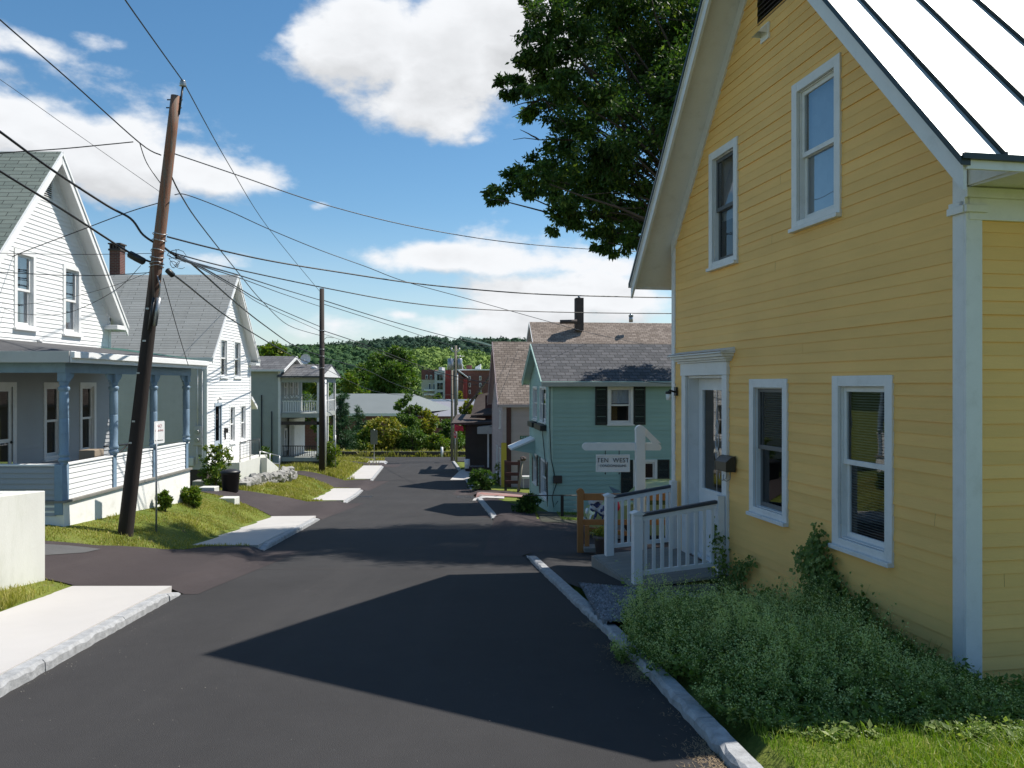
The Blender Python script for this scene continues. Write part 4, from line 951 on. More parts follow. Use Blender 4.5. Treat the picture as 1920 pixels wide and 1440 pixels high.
mb = MB(); mb.box(FPf, 15.36, 21.4, -.1, -.02, FL, -1.61); mb.box(FPs, 0, PX - X1, -.1, -.02, FL - .3, -1.61); A.part('rail_back', mb, M['grey_and_shade'])
prof = [(.075, 0), (.075, .04), (.105, .06), (.105, .10), (.078, .13), (.10, .16), (.10, .20), (.082, .24), (.088, .5), (.088, .88), (.082, .885), (.088, .90), (.088, 1.32), (.08, 1.42), (.105, 1.45), (.105, 1.50), (.07, 1.53), (.09, 1.57), (.08, 1.62)]
for i, y in enumerate(PY):
    mb = MB(); c = (PX - X1, y - Y1, -1.565); mb.lathe(c, prof, 16)
    w = .12 if i == 0 else .07
    mb.box(FPf, y - w, y + w, -.12, .035, FL - .28 if i == 0 else FL + .0, -1.566)
    mb.box(FPf, y - .085, y + .085, -.085, .085, .05, .22)
    post = A.part('porch_post', mb, M['blue'], bevel=.004)
    for sg_ in ((1,) if i == 0 else (-1,) if i == 3 else (-1, 1)):
        bk = MB(); pl = [(y + sg_ * .085, -.10), (y + sg_ * .12, -.02), (y + sg_ * .16, .02), (y + sg_ * .18, .08), (y + sg_ * .26, .10), (y + sg_ * .32, .16), (y + sg_ * .34, .22), (y + sg_ * .085, .22)]
        bk.prism(FPf, pl, -.02, .02); A.part('bracket', bk, M['blue'], post)
mb = MB(); mb.box(FPf, 15.34, 21.36, -.10, .09, .22, .42); mb.box(FPs, 0, PX - X1 - .1, -.09, .03, .22, .42); A.part('porch_beam', mb, M['blue'], bevel=.004)
mb = MB(); mb.box(FW, X1, PX + .2, 15.2, 21.5, .421, .45); A.part('porch_ceiling', mb, M['shade_siding'])
RX = -8.43
mb = MB(); zt_, zo_ = .96, .62; y0, y1 = 15.05, 21.75
def lw(x, y, z): return (x - X1, y - Y1, z)
mb.add([lw(X1, y0 + 1.2, zt_), lw(X1, y1 - .3, zt_), lw(RX, y1, zo_), lw(RX, y0, zo_), lw(X1, y0, zo_)], [(0, 1, 2, 3), (0, 3, 4)]); mb.add([lw(X1, y0, .58), lw(RX, y0, .58), lw(RX, y1, .58), lw(X1, y1, .58)], [(0, 1, 2, 3)])
mb.add([lw(RX, y1, zo_), lw(X1, y1 - .3, zt_), lw(X1, y1, zo_)], [(0, 1, 2)]); pr = A.part('porch_roof', mb, M['porch_roof'])
gm = MB(); gm.add([lw(X1 + .02, y1 - 1.0, zt_ - .0), lw(X1 + .02, y1 + .05, zt_ + .03), lw(RX, y1 + .05, zo_ + .03), lw(RX - .9, y1 - .25, zo_ + .13)], [(0, 1, 2, 3)]); A.part('green_flashing', gm, paint('green_roofing', (.03, .10, .07), .6), pr)
mb = MB(); mb.box(Fr((RX - X1, -Y1), (0, 1), (1, 0)), y0, y1, 0, .03, .41, .63); mb.box(Fr((RX - X1, -Y1), (0, 1), (1, 0)), y0, y1, .03, .09, .50, .62); A.part('gutter', mb, M['bright_trim'], bevel=.006)
mb = MB(); mb.box(Fr((0, y0 - Y1), (1, 0), (0, -1)), -.3, RX - X1, 0, .03, .41, .63); A.part('fascia', mb, M['grey_and_shade'], bevel=.004)  # white board facing the camera, its shade painted in grey
# folded chair and box on the porch
mb = MB(); mb.tube([(-9.6, 18.0, -2.2), (-9.2, 18.9, -1.45)], .018, 6); mb.tube([(-9.15, 18.2, -2.2), (-8.95, 17.9, -1.43)], .018, 6); mb.tube([(-9.25, 17.9, -1.42), (-9.2, 18.95, -1.44)], .02, 6); mb.box(ID, -9.5, -9.1, 17.9, 18.9, -1.9, -1.87); mb.tube([(-9.1, 18.9, -2.2), (-9.6, 18.1, -1.6)], .015, 6)
solo('porch_chair', mb, M['black'], 'dark folding chair standing behind the white porch rail wall', 'chair')
mb = MB(); mb.box(ID, -9.55, -9.2, 17.4, 17.8, -2.26, -1.46); solo('storage_box', mb, paint('cardboard', (.3, .24, .18), .8), 'brown box beside the folding chair on the blue porch', 'box', bevel=.01)

# ---- second white house
X2, Y2 = -12.7, 32.8
B = Thing('white_house', (X2, Y2, -4.4), 0, 'white house with grey roof and brick chimney behind the porch house', 'house')
FB2 = Fr((0, -Y2), (0, 1), (1, 0)); FN2 = Fr((-X2 * 1.0, 0), (1, 0), (0, -1))   # s = world X on the side wall
w2 = [(34.3, 35.2, .28, 2.02), (36.0, 36.95, .28, 2.02), (35.45, 36.2, -2.68, -.95), (36.85, 37.65, -2.68, -.95)]; d2 = (33.65, 34.5, -3.25, -.85)
op = [(a - Y2, b - Y2, c, d) for a, b, c, d in [inset(w, .1) for w in w2] + [d2]]
h2 = house(B, -1, 5.5, 5.9, -3.55, 1.32, 4.76, wall_t=.022, roof_mat=M['roof_grey'], side_mat=M['vinyl'], trim=M['bright_trim'], og=.36, oe=.3, expo=.125, front_open=op, side_mat2=M['grey_and_shade'], rg=random.Random(4), rake_w=.16, corner=.12)  # side wall is the same white siding, its shade painted as grey
frieze(B, Fr((0, 0), (0, 1), (1, 0)), 5.5, 1.32, h2['k'], M['bright_trim'], .1, .03)
for w in w2: window(B, FB2, *w, M['bright_trim'], cw=.10, glassm=M['glass'], cover='curtain', cover_frac=.5)
mb = MB(); mb.box(Fr((0, 0), (-1, 0), (0, -1)), 0, 5.9, -.05, -.0, -4.6, -3.55); mb.box(Fr((0, 0), (0, 1), (1, 0)), 0, 5.5, -.05, 0, -4.6, -3.55); B.part('foundation', mb, M['oldwood'])
a, b, c, d = d2; mb = MB(); mb.box(FB2, a, a + .09, 0, .03, c, d); mb.box(FB2, b - .09, b, 0, .03, c, d); mb.box(FB2, a, b, .001, .04, d - .1, d + .02); mb.box(FB2, a + .09, b - .09, -.05, -.02, c, c + .8); mb.box(FB2, a + .09, a + .2, -.05, -.02, c + .8, d - .1); mb.box(FB2, b - .2, b - .09, -.05, -.02, c + .8, d - .1); dr = B.part('door', mb, paint('blue_grey_door', (.35, .42, .48), .5))
mb = MB(); mb.quad(FB2(a + .1, -.04, c + .7), FB2(b - .1, -.04, c + .7), FB2(b - .1, -.04, d - .1), FB2(a + .1, -.04, d - .1)); B.part('pane', mb, M['glass_dark'], dr)
mb = MB(); mb.box(FB2, a, b, -.5, -.45, c, d); B.part('hall', mb, M['room'], dr)
mb = MB(); mb.box(FB2, 34.78, 34.95, .015, .14, -2.15, -1.95); mb.box(FB2, 34.84, 34.89, .015, .06, -2.45, -2.15); B.part('mailbox', mb, M['black'])
mb = MB(); mb.ball(FB2(34.1, .1, -.62), .07); B.part('wall_lamp', mb, M['trim'])
mb = MB(); mb.box(FB2, 35.62, 35.9, .0, .03, 3.72, 3.84); mb.box(FB2, 35.62, 35.9, .0, .03, 3.60, 3.70); B.part('gable_vent', mb, M['trim'])
for y in (Y2 + 5.5 - .3,):
    mb = MB(); mb.box(FB2, y, y + .6, 0, .38, .90, 1.04); B.part('eave_return', mb, M['bright_trim'])
mb = MB(); mb.hexa([FB2(38.3, .1, -.75), FB2(39.1, .1, -1.25), FB2(39.1, -.9, -1.25), FB2(38.3, -.9, -.75), FB2(38.3, .1, -.6), FB2(39.1, .1, -1.1), FB2(39.1, -.9, -1.1), FB2(38.3, -.9, -.6)]); B.part('door_hood', mb, M['bright_trim'])
def X2w(x, y, z): return (x - X2, y - Y2, z)
mb = MB(); FWb = wfr(B); mb.box(FWb, -13.18, -12.86, 32.66, 32.79, -2.55, -1.72); met = B.part('meter_box', mb, M['grey_and_shade'], bevel=.02)
for zc in (-1.98, -2.32):
    mb = MB(); c = X2w(-13.02, 32.64, zc); mb.tube([(c[0], c[1] + .02, c[2]), (c[0], c[1] - .08, c[2])], .085, 14); B.part('meter_dial', mb, M['alu'], met)
mb = MB(); mb.tube([X2w(-13.02, 32.7, -1.72), X2w(-13.02, 32.7, .8)], .02, 6); mb.tube([X2w(-12.9, 32.72, -3.4), X2w(-12.84, 32.72, -3.2), X2w(-12.84, 32.72, .9)], .018, 6); mb.tube([X2w(-13.05, 32.7, -2.55), X2w(-13.05, 32.7, -3.3)], .02, 6); B.part('conduit', mb, M['trim'])
mb = MB(); mb.box(FWb, -13.55, -13.2, 32.7, 32.79, -3.4, -3.05); B.part('vent_box', mb, M['trim'], bevel=.02)
# brick chimney at the far end of its ridge
cx0, cy0 = -18.3, 36.0
mb = MB(); mb.box(FWb, cx0 + .06, cx0 + .54, cy0 - .24, cy0 + .24, 3.2, 6.05); ch = B.part('chimney', mb, M['chimney_brick'])
mb = MB(); mb.box(FWb, cx0 + .02, cx0 + .58, cy0 - .28, cy0 + .28, 6.05, 6.13)
for i in range(4): mb.box(FWb, cx0 + .06 + i * .137, cx0 + .13 + i * .137, cy0 - .24, cy0 + .24, 6.13, 6.33)
mb.box(FWb, cx0 + .01, cx0 + .59, cy0 - .29, cy0 + .29, 6.33, 6.39); B.part('chimney_cap', mb, M['oldwood'], ch)
mb = MB(); mb.box(FWb, cx0 + .04, cx0 + .56, cy0 - .26, cy0 + .26, 4.6, 4.82); B.part('flashing', mb, M['alu'], ch)

# ---- grey house with two-storey porch
X3, Y3 = -14.84, 50.5
Cc = Thing('grey_house', (X3, Y3, -5.6), 0, 'grey two-storey house with stacked balconies behind the second pole', 'house')
h3 = house(Cc, -1, 5.2, 8, -5.2, .92, 1.75, M['house3'], M['roof_house3'], M['trim'], og=.35, oe=.35, expo=.16, rg=random.Random(4), rake_w=.18, corner=.12,
           front_open=[inset(w, .1) for w in ((.9, 1.7, -.9, .5), (2.3, 3.1, -.9, .5), (3.5, 4.3, -.9, .5), (.9, 1.7, -4.3, -2.9), (2.3, 3.1, -4.3, -2.9))], near_open=[inset((2.05, 2.6, -1.0, .35), .08)])
F3 = Fr((0, 0), (0, 1), (1, 0))
for w in ((.9, 1.7, -.9, .5), (2.3, 3.1, -.9, .5), (3.5, 4.3, -.9, .5), (.9, 1.7, -4.3, -2.9), (2.3, 3.1, -4.3, -2.9)): window(Cc, F3, *w, M['bright_trim'], cw=.1, glassm=M['glass_dark'])
window(Cc, Fr((0, 0), (-1, 0), (0, -1)), 2.05, 2.6, -1.0, .35, M['trim'], cw=.08, glassm=M['glass_dark'])
FC = wfr(Cc); XL, XR = -14.78, -12.35; YA, YB = 50.55, 55.3
def c3(x, y, z): return (x - X3, y - Y3, z)
mb = MB(); mb.hexa([c3(-14.95, 50.15, .42), c3(-12.1, 50.15, .42), c3(-12.1, 53.1, 1.22), c3(-14.95, 53.1, 1.22), c3(-14.95, 50.15, .52), c3(-12.1, 50.15, .52), c3(-12.1, 53.1, 1.32), c3(-14.95, 53.1, 1.32)])
mb.hexa([c3(-14.95, 56, .42), c3(-12.1, 56, .42), c3(-12.1, 53.1, 1.22), c3(-14.95, 53.1, 1.22), c3(-14.95, 56, .52), c3(-12.1, 56, .52), c3(-12.1, 53.1, 1.32), c3(-14.95, 53.1, 1.32)]); Cc.part('porch_roof', mb, M['roof_house3'])
mb = MB(); mb.box(FC, XL, XR, YA, YA + .12, .10, .40); mb.box(FC, XR - .12, XR, YA + .12, YB, .10, .40); Cc.part('porch_beam', mb, M['house3'])
mb = MB(); mb.add([c3(-12.12, 50.2, .45), c3(-12.12, 56, .45), c3(-12.12, 53.1, 1.2)], [(0, 1, 2)]); Cc.part('porch_gable', mb, M['trim'])
mb = MB(); mb.box(FC, XL, XR, YA, YB, -2.15, -1.87); Cc.part('balcony_deck', mb, M['house3'])
mb = MB(); mb.box(FC, XL, XR, YA, YA + .1, -2.62, -2.4); Cc.part('porch_beam', mb, M['oldwood'])
mb = MB(); mb.box(FC, XL, XR, YA, YB, -4.95, -4.70); Cc.part('porch_floor', mb, M['house3'])
mb = MB(); mb.box(FC, XL, XR, YA + .05, YB, -5.8, -4.95); Cc.part('lattice_skirt', mb, M['oldwood'])
for (x, y) in ((XR - .14, YA), (XR - .14, 53.0), (XR - .14, YB - .14)):
    for (z0, z1) in ((-4.7, -2.15), (-1.87, .10)):
        mb = MB(); mb.box(FC, x, x + .14, y, y + .14, z0, z1); Cc.part('porch_post', mb, M['trim'])
for (zf, m_, ht) in ((-1.87, M['bright_trim'], .75), (-4.70, M['black'], .70)):
    mb = MB(); mb.box(FC, XL + .05, XR - .14, YA + .03, YA + .08, zf + ht, zf + ht + .05); mb.box(FC, XL + .05, XR - .14, YA + .03, YA + .08, zf + .05, zf + .09); mb.box(FC, XR - .1, XR - .05, YA + .14, YB - .14, zf + ht, zf + ht + .05)
    n_ = 20
    for i in range(n_): x = XL + .1 + (XR - XL - .3) * i / (n_ - 1); mb.box(FC, x, x + .035, YA + .04, YA + .07, zf + .09, zf + ht)
    for i in range(20): y = YA + .2 + i * .235; mb.box(FC, XR - .09, XR - .06, y, y + .035, zf + .0, zf + ht)
    Cc.part('balustrade', mb, m_)
mb = MB()
for i in range(10):
    x = XL + .1 + i * .22
    for sgn in (1, -1): mb.box(Fr((x - X3, YA - Y3 + .02), (1, 0), (0, 1)), 0, .0, 0, 0, 0, 0) if False else mb.hexa([c3(x, YA + .02, -1.1), c3(x + .03, YA + .02, -1.1), c3(x + .03 + sgn * .45, YA + .02, -.62), c3(x + sgn * .45, YA + .02, -.62), c3(x, YA + .035, -1.1), c3(x + .03, YA + .035, -1.1), c3(x + .03 + sgn * .45, YA + .035, -.62), c3(x + sgn * .45, YA + .035, -.62)])
Cc.part('lattice', mb, M['house3'])
mb = MB(); mb.box(FC, XL + .1, XL + .45, 52.0, 54.6, -4.7, -2.3); Cc.part('porch_door', mb, M['trim'])
for (x, zt2) in ((-16.0, -.7), (-15.35, -1.75)):
    mb = MB(); mb.tube([c3(x, 50.42, -4.9), c3(x, 50.42, zt2)], .035, 6); Cc.part('pipe', mb, M['black'])
# satellite dish: bowl, arm, mount
dish = Thing('satellite_dish', P(574, 684, 52.6)[:], 0, 'round pale satellite dish on the roof of the grey house', 'satellite dish')
mb = MB(); n_ = 18; vs = []
for r_, dp in ((0, .0), (.14, .01), (.25, .04), (.34, .09)):
    for k_ in range(n_): a_ = 2 * pi * k_ / n_; vs.append((r_ * cos(a_), -.10 - .0 + dp * -1, dish.zb + .38 + r_ * sin(a_)))
fs = [(i * n_ + k_, i * n_ + (k_ + 1) % n_, (i + 1) * n_ + (k_ + 1) % n_, (i + 1) * n_ + k_) for i in range(3) for k_ in range(n_)]; mb.add(vs, fs, True); dish.part('bowl', mb, M['trim'])
mb = MB(); mb.tube([(0, -.08, dish.zb + .3), (.0, .02, dish.zb + .1), (0, .0, dish.zb - .1)], .025, 8); dish.part('mast', mb, M['alu'])
mb = MB(); mb.tube([(0, -.1, dish.zb + .1), (0, -.5, dish.zb + .25)], .012, 6); mb.ball((0, -.52, dish.zb + .28), .05); dish.part('feed_arm', mb, M['alu'])
mb = MB(); c = P(898 - 309, 690, 52); mb.ball(c, .22, 10, 6, (1, .5, .6)); mb.tube([c, c + Vector((0, .3, -.3))], .03, 6); solo('satellite_dish', mb, M['trim'], 'small white dish on the porch roof edge next to the second pole', 'satellite dish')

# ---- pale concrete retaining wall by the near pavement
wy0, wy1 = 10.0, 11.55; wx = -6.80
CW = Thing('concrete_wall', (wx, 11.4, G(wx, 11.4) - .1), 0, 'pale smooth concrete retaining wall at the left edge by the driveway', 'wall')
mb = MB(); FCW = wfr(CW)
mb.hexa([FCW(wx - .28, 8.0, -3.3), FCW(wx, 8.0, -3.3), FCW(wx, 11.5, -3.3), FCW(wx - .28, 11.5, -3.3), FCW(wx - .28, 8.0, -1.33), FCW(wx, 8.0, -1.33), FCW(wx, 11.5, -1.555), FCW(wx - .28, 11.5, -1.555)])
mb.hexa([FCW(-11, 11.25, -3.3), FCW(wx - .281, 11.25, -3.3), FCW(wx - .281, 11.499, -3.3), FCW(-11, 11.499, -3.3), FCW(-11, 11.25, -1.56), FCW(wx - .281, 11.25, -1.557), FCW(wx - .281, 11.499, -1.557), FCW(-11, 11.499, -1.56)])
CW.part('wall_body', mb, M['concrete'], bevel=.012)
mb = MB(); mb.box(FCW, -11, wx - .29, 8.0, 11.24, -3.2, -1.75); CW.part('fill', mb, M['gravel'])

# ---- rubbish bin, stone wall, granite blocks, steps, pipe rail
bx_, by_ = gp(432, 923)
bin_ = Thing('rubbish_bin', (bx_, by_, G(bx_, by_)), 0, 'round black plastic rubbish bin on the driveway by the stone wall', 'bin'); bz_ = G(bx_, by_)
hgt = 43 / FPX * by_; rr = 17 / FPX * by_
mb = MB(); mb.lathe((0, 0, bz_), [(rr * .80, 0), (rr * .84, .02), (rr * .97, hgt * .80), (rr * 1.03, hgt * .81), (rr * 1.03, hgt * .86)], 20); bin_.part('body', mb, M['black'])
mb = MB(); mb.lathe((0, 0, bz_), [(rr * 1.08, hgt * .86), (rr * 1.08, hgt * .90), (rr * .9, hgt * .96), (rr * .3, hgt * 1.02), (.02, hgt * 1.02)], 20); bin_.part('lid', mb, M['black'])
rg = random.Random(9)
mb = MB()
for i in range(80):
    t = i / 79; px = 452 + t * 98; py = 917 - t * 27 - rg.uniform(-4, 14) * (1 - .35 * t)
    Yw = 31.5 + t * 6.5; c = P(px, py, Yw); mb.rock((c.x, c.y + rg.uniform(-.25, .25), c.z), rg.uniform(.14, .29), rg)
solo('stone_wall', mb, M['rock'], 'dry wall of tumbled grey field stones along the lawn', 'stone wall')
mb = MB()
for (a, b, y0_, y1_, Yw) in ((360, 428, 902, 924, 31.4), (446, 463, 905, 924, 31.2)):
    p0, p1 = P(a, y1_, Yw), P(b, y0_, Yw); mb.box(ID, p0.x, p1.x, Yw, Yw + .5, p0.z - .3, p1.z)
solo('granite_block', mb, M['rock'], 'long granite blocks edging the driveway behind the black bin', 'retaining block', bevel=.03)
mb = MB()
for (a, b, py, Yw) in ((372, 402, 914, 27.2), (410, 440, 934, 24.3)):
    p0 = P(a, py, Yw); p1 = P(b, py, Yw); mb = MB(); mb.box(ID, p0.x, p1.x, Yw, Yw + .45, p0.z - .5, p0.z)
    solo('granite_step', mb, M['concrete'], 'granite step block on the lawn edge ' + ('behind the porch shrub' if a == 372 else 'nearest the driveway'), 'step', 'steps at the driveway edge', bevel=.02)
# grassy terrace in front of the second house
V, Fq = grid_mesh(np.linspace(-19, -11.2, 20), np.linspace(31.6, 37, 10), lambda X, Y: -4.10 - .18 * (Y - 31.6) * .6 + 0 * X)
link('terrace', fast_mesh('terrace', V, Fq, M['ground'], True), kind='structure')
# concrete landing and railings before the second house
LD = Thing('landing', (-11.9, 36, -4.6), 0, 'concrete landing with thin iron railings at the second white house', 'landing')
FLd = wfr(LD); mb = MB(); mb.box(FLd, -12.65, -11.6, 33.6, 37.4, -4.9, -3.35); mb.hexa([FLd(-11.6, 36.4, -5), FLd(-11.3, 36.4, -5), FLd(-11.3, 38.9, -5.2), FLd(-11.6, 38.9, -5.2), FLd(-11.6, 36.4, -3.4), FLd(-11.3, 36.4, -3.4), FLd(-11.3, 38.9, -4.3), FLd(-11.6, 38.9, -4.3)]); LD.part('concrete_base', mb, M['concrete'])
mb = MB(); xr, yr = -11.62 + 11.9, -36
for y in (33.7, 35.0, 36.3): mb.tube([(xr, y + yr, -3.4), (xr, y + yr, -2.5)], .018, 5)
mb.tube([(xr, 33.7 + yr, -2.5), (xr, 36.3 + yr, -2.5)], .018, 5); mb.tube([(xr, 33.7 + yr, -3.2), (xr, 36.3 + yr, -3.2)], .012, 5)
for i in range(14): y = 33.8 + i * .18; mb.tube([(xr, y + yr, -3.2), (xr, y + yr, -2.5)], .007, 4)
LD.part('iron_railing', mb, M['black'])
mb = MB(); a, b = P(487, 846, 36.6), P(524, 855, 38.2); a2, b2 = P(487, 866, 36.6), P(524, 870, 38.2); a3, b3 = P(487, 888, 36.6), P(524, 886, 38.2)
for (u, v) in ((a, b), (a2, b2)): mb.tube([u, v], .028, 7)
for t in (0, .5, 1): mb.tube([a.lerp(b, t), a3.lerp(b3, t)], .028, 7)
solo('pipe_railing', mb, M['alu'], 'galvanised pipe railing above the tumbled stone wall', 'railing')

# ================================================================= teal house and the houses behind it
TS = 1.045; RT = radians(5.7)
Tl = Thing('teal_house', (1.30 * TS, 27.5 * TS, -4.9 * TS), RT, 'teal clapboard house with black shutters beyond the wooden fence', 'house', size=TS)
def tx(px): q_ = (px - 960) / FPX; return (27.5 * q_ - 1.3) / (.995 - .0993 * q_)
def ty(px): q_ = (px - 960) / FPX; return (1.3 - 27.5 * q_) / (.0993 + .995 * q_)
def tz(py, Y=27.6): return -(py - 720) / FPX * Y
wu = (tx(1139), tx(1187), tz(796), tz(723)); wl = (tx(1187), tx(1232), tz(934), tz(863))
FN, FG = Fr((0, 0), (1, 0), (0, -1)), Fr((0, 0), (0, 1), (-1, 0))
gw = [(ty(1025), ty(1013), tz(792, 28.6), tz(724, 28.6)), (ty(1008), ty(1000), tz(786, 31.5), tz(724, 31.5)), (ty(1027), ty(1015), tz(932, 28.6), tz(862, 28.6)), (ty(1008), ty(1001), tz(905, 31.3), tz(850, 31.3))]
ht = house(Tl, 1, 5.4, 7.5, -4.95, .12, 1.42, M['teal'], M['roof_dark'], M['teal_light'], og=.30, oe=.30, expo=.158, wall_t=.021, rg=random.Random(6), rake_w=.16, corner=.12, near_open=[inset(wu, .09), inset(wl, .09)], front_open=[inset(w, .09) for w in gw], jit=.2)
window(Tl, FN, *wu, M['trim'], cw=.09, cover='curtain', cover_frac=.45, glassm=M['glass']); window(Tl, FN, *wl, M['trim'], cw=.09, glassm=M['glass_dark'])
for w in gw: window(Tl, FG, *w, M['trim'], cw=.08, glassm=M['glass'])
def shutter(F, s0, s1, z0, z1):
    mb = MB(); mb.box(F, s0, s0 + .05, .014, .045, z0, z1); mb.box(F, s1 - .05, s1, .014, .045, z0, z1)
    for (u, v) in ((z0, z0 + .07), ((z0 + z1) / 2 - .03, (z0 + z1) / 2 + .03), (z1 - .06, z1)): mb.box(F, s0 + .05, s1 - .05, .014, .045, u, v)
    z = z0 + .08
    while z < z1 - .08: mb.hexa([F(s0 + .05, .018, z + .03), F(s1 - .05, .018, z + .03), F(s1 - .05, .040, z), F(s0 + .05, .040, z), F(s0 + .05, .018, z + .04), F(s1 - .05, .018, z + .04), F(s1 - .05, .040, z + .01), F(s0 + .05, .040, z + .01)]); z += .045
    Tl.part('shutter', mb, M['shutter'])
for w, a in ((wu, .42), (wl, .42)): shutter(FN, w[0] - a - .02, w[0] - .015, w[2] - .02, w[3]); shutter(FN, w[1] + .015, w[1] + a + .02, w[2] - .02, w[3])
for w in gw[2:]: shutter(FG, w[0] - .32, w[0] - .01, w[2], w[3]); shutter(FG, w[1] + .01, w[1] + .32, w[2], w[3])
for w in gw[:2]:
    mb = MB(); mb.box(FG, w[0] - .03, w[1] + .03, .02, .24, w[2] - .28, w[2] - .08); Tl.part('window_box', mb, M['black'])
# hood over its street door
s = ty(1000); mb = MB(); mb.prism(Fr(FG(s - .6, 0, 0)[:2], (-1, 0), (0, 1)), [(0, -2.15), (.95, -2.55), (.95, -2.63), (0, -2.23)], 0, 1.5); hd = Tl.part('door_hood', mb, M['bright_trim'])
mb = MB(); mb.prism(Fr(FG(s - .55, 0, 0)[:2], (-1, 0), (0, 1)), [(0, -2.24), (.90, -2.62), (.15, -2.75), (0, -3.1)], 0, .08); Tl.part('hood_bracket', mb, M['teal_light'], hd)
mb = MB(); mb.box(FN, tx(1037), tx(1053), .015, .12, tz(905), tz(891)); Tl.part('meter_box', mb, M['oldwood'], bevel=.01)
def tfn(s_, d_, z_): return Vector(FN(s_, d_, z_))
mb = MB(); mb.tube([tfn(tx(1031), .03, tz(722)), tfn(tx(1030.5), .05, tz(800)), tfn(tx(1033), .04, tz(860)), tfn(tx(1040), .06, tz(893))], .014, 6); mb.tube([tfn(tx(1043), .06, tz(905)), tfn(tx(1035), .05, tz(930)), tfn(tx(1038), .05, tz(950)), tfn(tx(1046), .05, tz(938))], .014, 6)
mb.tube([Vector(FG(ty(1022), .03, tz(730))), Vector(FG(ty(1020), .05, tz(820))), Vector(FG(ty(1026), .05, tz(880))), Vector(FG(ty(1029), .04, tz(950)))], .016, 6); Tl.part('wall_cable', mb, M['black'])
mb = MB(); mb.box(FN, -.33, 7.82, .324, .40, -.09, .07); Tl.part('gutter', mb, M['house3'], bevel=.01)

# pink house: front wing and taller block behind
PS = 1.045; RP = radians(6.8)
Pk = Thing('pink_house', (-.47 * PS, 41 * PS, -5.5 * PS), RP, 'dusty pink house with tan shingle roofs behind the teal house', 'house', size=PS)
FN, FG = Fr((0, 0), (1, 0), (0, -1)), Fr((0, 0), (0, 1), (-1, 0))
pw = [(1.0, 1.5, -2.35, -1.4), (.9, 1.6, -4.9, -3.4), (2.6, 3.2, -4.9, -3.4)]
hp = house(Pk, 1, 5.8, 9.0, -5.6, -.98, 2.20, M['pink'], M['roof_tan'], M['pink'], og=.26, oe=.2, expo=.14, rg=random.Random(8), rake_w=.14, corner=.12, front_open=[inset(w, .08) for w in pw])
for w in pw: window(Pk, FG, *w, M['trim'], cw=.08, glassm=M['glass_dark'])
mb = MB(); mb.box(FN, -.10, .17, .03, .10, -5.5, -3.05); Pk.part('porch_post', mb, paint('mustard_paint', (.50, .36, .04), .6)); mb = MB(); mb.box(FN, .18, .42, .02, .07, -5.5, -1.1); Pk.part('trim_board', mb, M['rust'])
mb = MB(); mb.box(FN, -.03, .17, .03, .08, -3.04, -1.1); Pk.part('trim_board', mb, M['pink'])
bt = Thing('tan_roof_house', (2.05, 50.5, -6.2), RP, 'tall tan-roofed house with a dark chimney at the back', 'house')
hb = house(bt, 1, 9, 12, -6.2, .2, 4.18, M['pink'], M['roof_tan'], M['trim'], og=.3, oe=.3, expo=.16, rg=random.Random(8), rake_w=.16)
def btl(px, py, Y): v = P(px, py, Y) - Vector((2.05, 50.5, 0)); v.rotate(Matrix.Rotation(-RP, 3, 'Z')); return v
c0 = btl(1080, 603, 54.2); c1 = btl(1095, 558, 54.2); mb = MB(); mb.box(ID, c0.x, c1.x, c0.y, c0.y + .6, c0.z - .6, c1.z); ch = bt.part('chimney', mb, M['oldwood'], bevel=.02)
mb = MB(); mb.tube([((c0.x + c1.x) / 2, c0.y + .3, c1.z), ((c0.x + c1.x) / 2, c0.y + .3, c1.z + .14)], .09, 10); bt.part('flue_pot', mb, M['alu'], ch)
mb = MB(); mb.tube([btl(1050, 603.5, 54.0), btl(1082, 603, 54.0)], .14, 8); bt.part('roof_mat', mb, M['oldwood'])
c0 = btl(1183, 596, 54.8); mb = MB(); mb.tube([(c0.x, c0.y, c0.z - .3), (c0.x, c0.y, c0.z + .12)], .14, 10); mb.tube([(c0.x, c0.y, c0.z + .12), (c0.x, c0.y, c0.z + .3)], [.2, .04], 10); bt.part('roof_vent', mb, M['alu'])

# dark brown building at the foot of the street
Bn = Thing('brown_building', (-3.6, 55, -6.3), 0, 'dark brown building with lean-to roofs at the foot of the street', 'building')
FBn = wfr(Bn); FBc = Fr((3.6, 0), (1, 0), (0, -1)); FBs = Fr((0, 0), (0, 1), (-1, 0))
def bw(x, y, z): return (x + 3.6, y - 55, z)
mb = MB(); clap(mb, FBc, -6.2, -2.75, lambda z: (-3.25, -.1), .3, (), .02); mb.quad(bw(-3.25, 55, -6.3), bw(-3.25, 60, -6.3), bw(-3.25, 60, -2.75), bw(-3.25, 55, -2.75)); Bn.part('wall', mb, M['brownwall'])
mb = MB(); mb.hexa([bw(-4.2, 54.7, -2.85), bw(0, 54.7, -2.72), bw(0, 60, -2.5), bw(-4.2, 60, -2.5), bw(-4.2, 54.7, -2.70), bw(0, 54.7, -2.56), bw(0, 60, -2.3), bw(-4.2, 60, -2.3)]); Bn.part('lean_to_roof', mb, M['oldwood'])
mb = MB(); mb.quad(bw(-1.9, 56, -2.5), bw(0, 56, -2.5), bw(0, 56, -.8), bw(-1.9, 56, -.8)); mb.quad(bw(-2.6, 58, -2.5), bw(-2.6, 66, -2.5), bw(-2.6, 66, -1.7), bw(-2.6, 58, -1.7)); mb.quad(bw(-2.6, 58, -2.5), bw(0, 58, -2.5), bw(0, 58, 0), bw(-2.6, 58, -1.6)); Bn.part('upper_wall', mb, M['rust'])
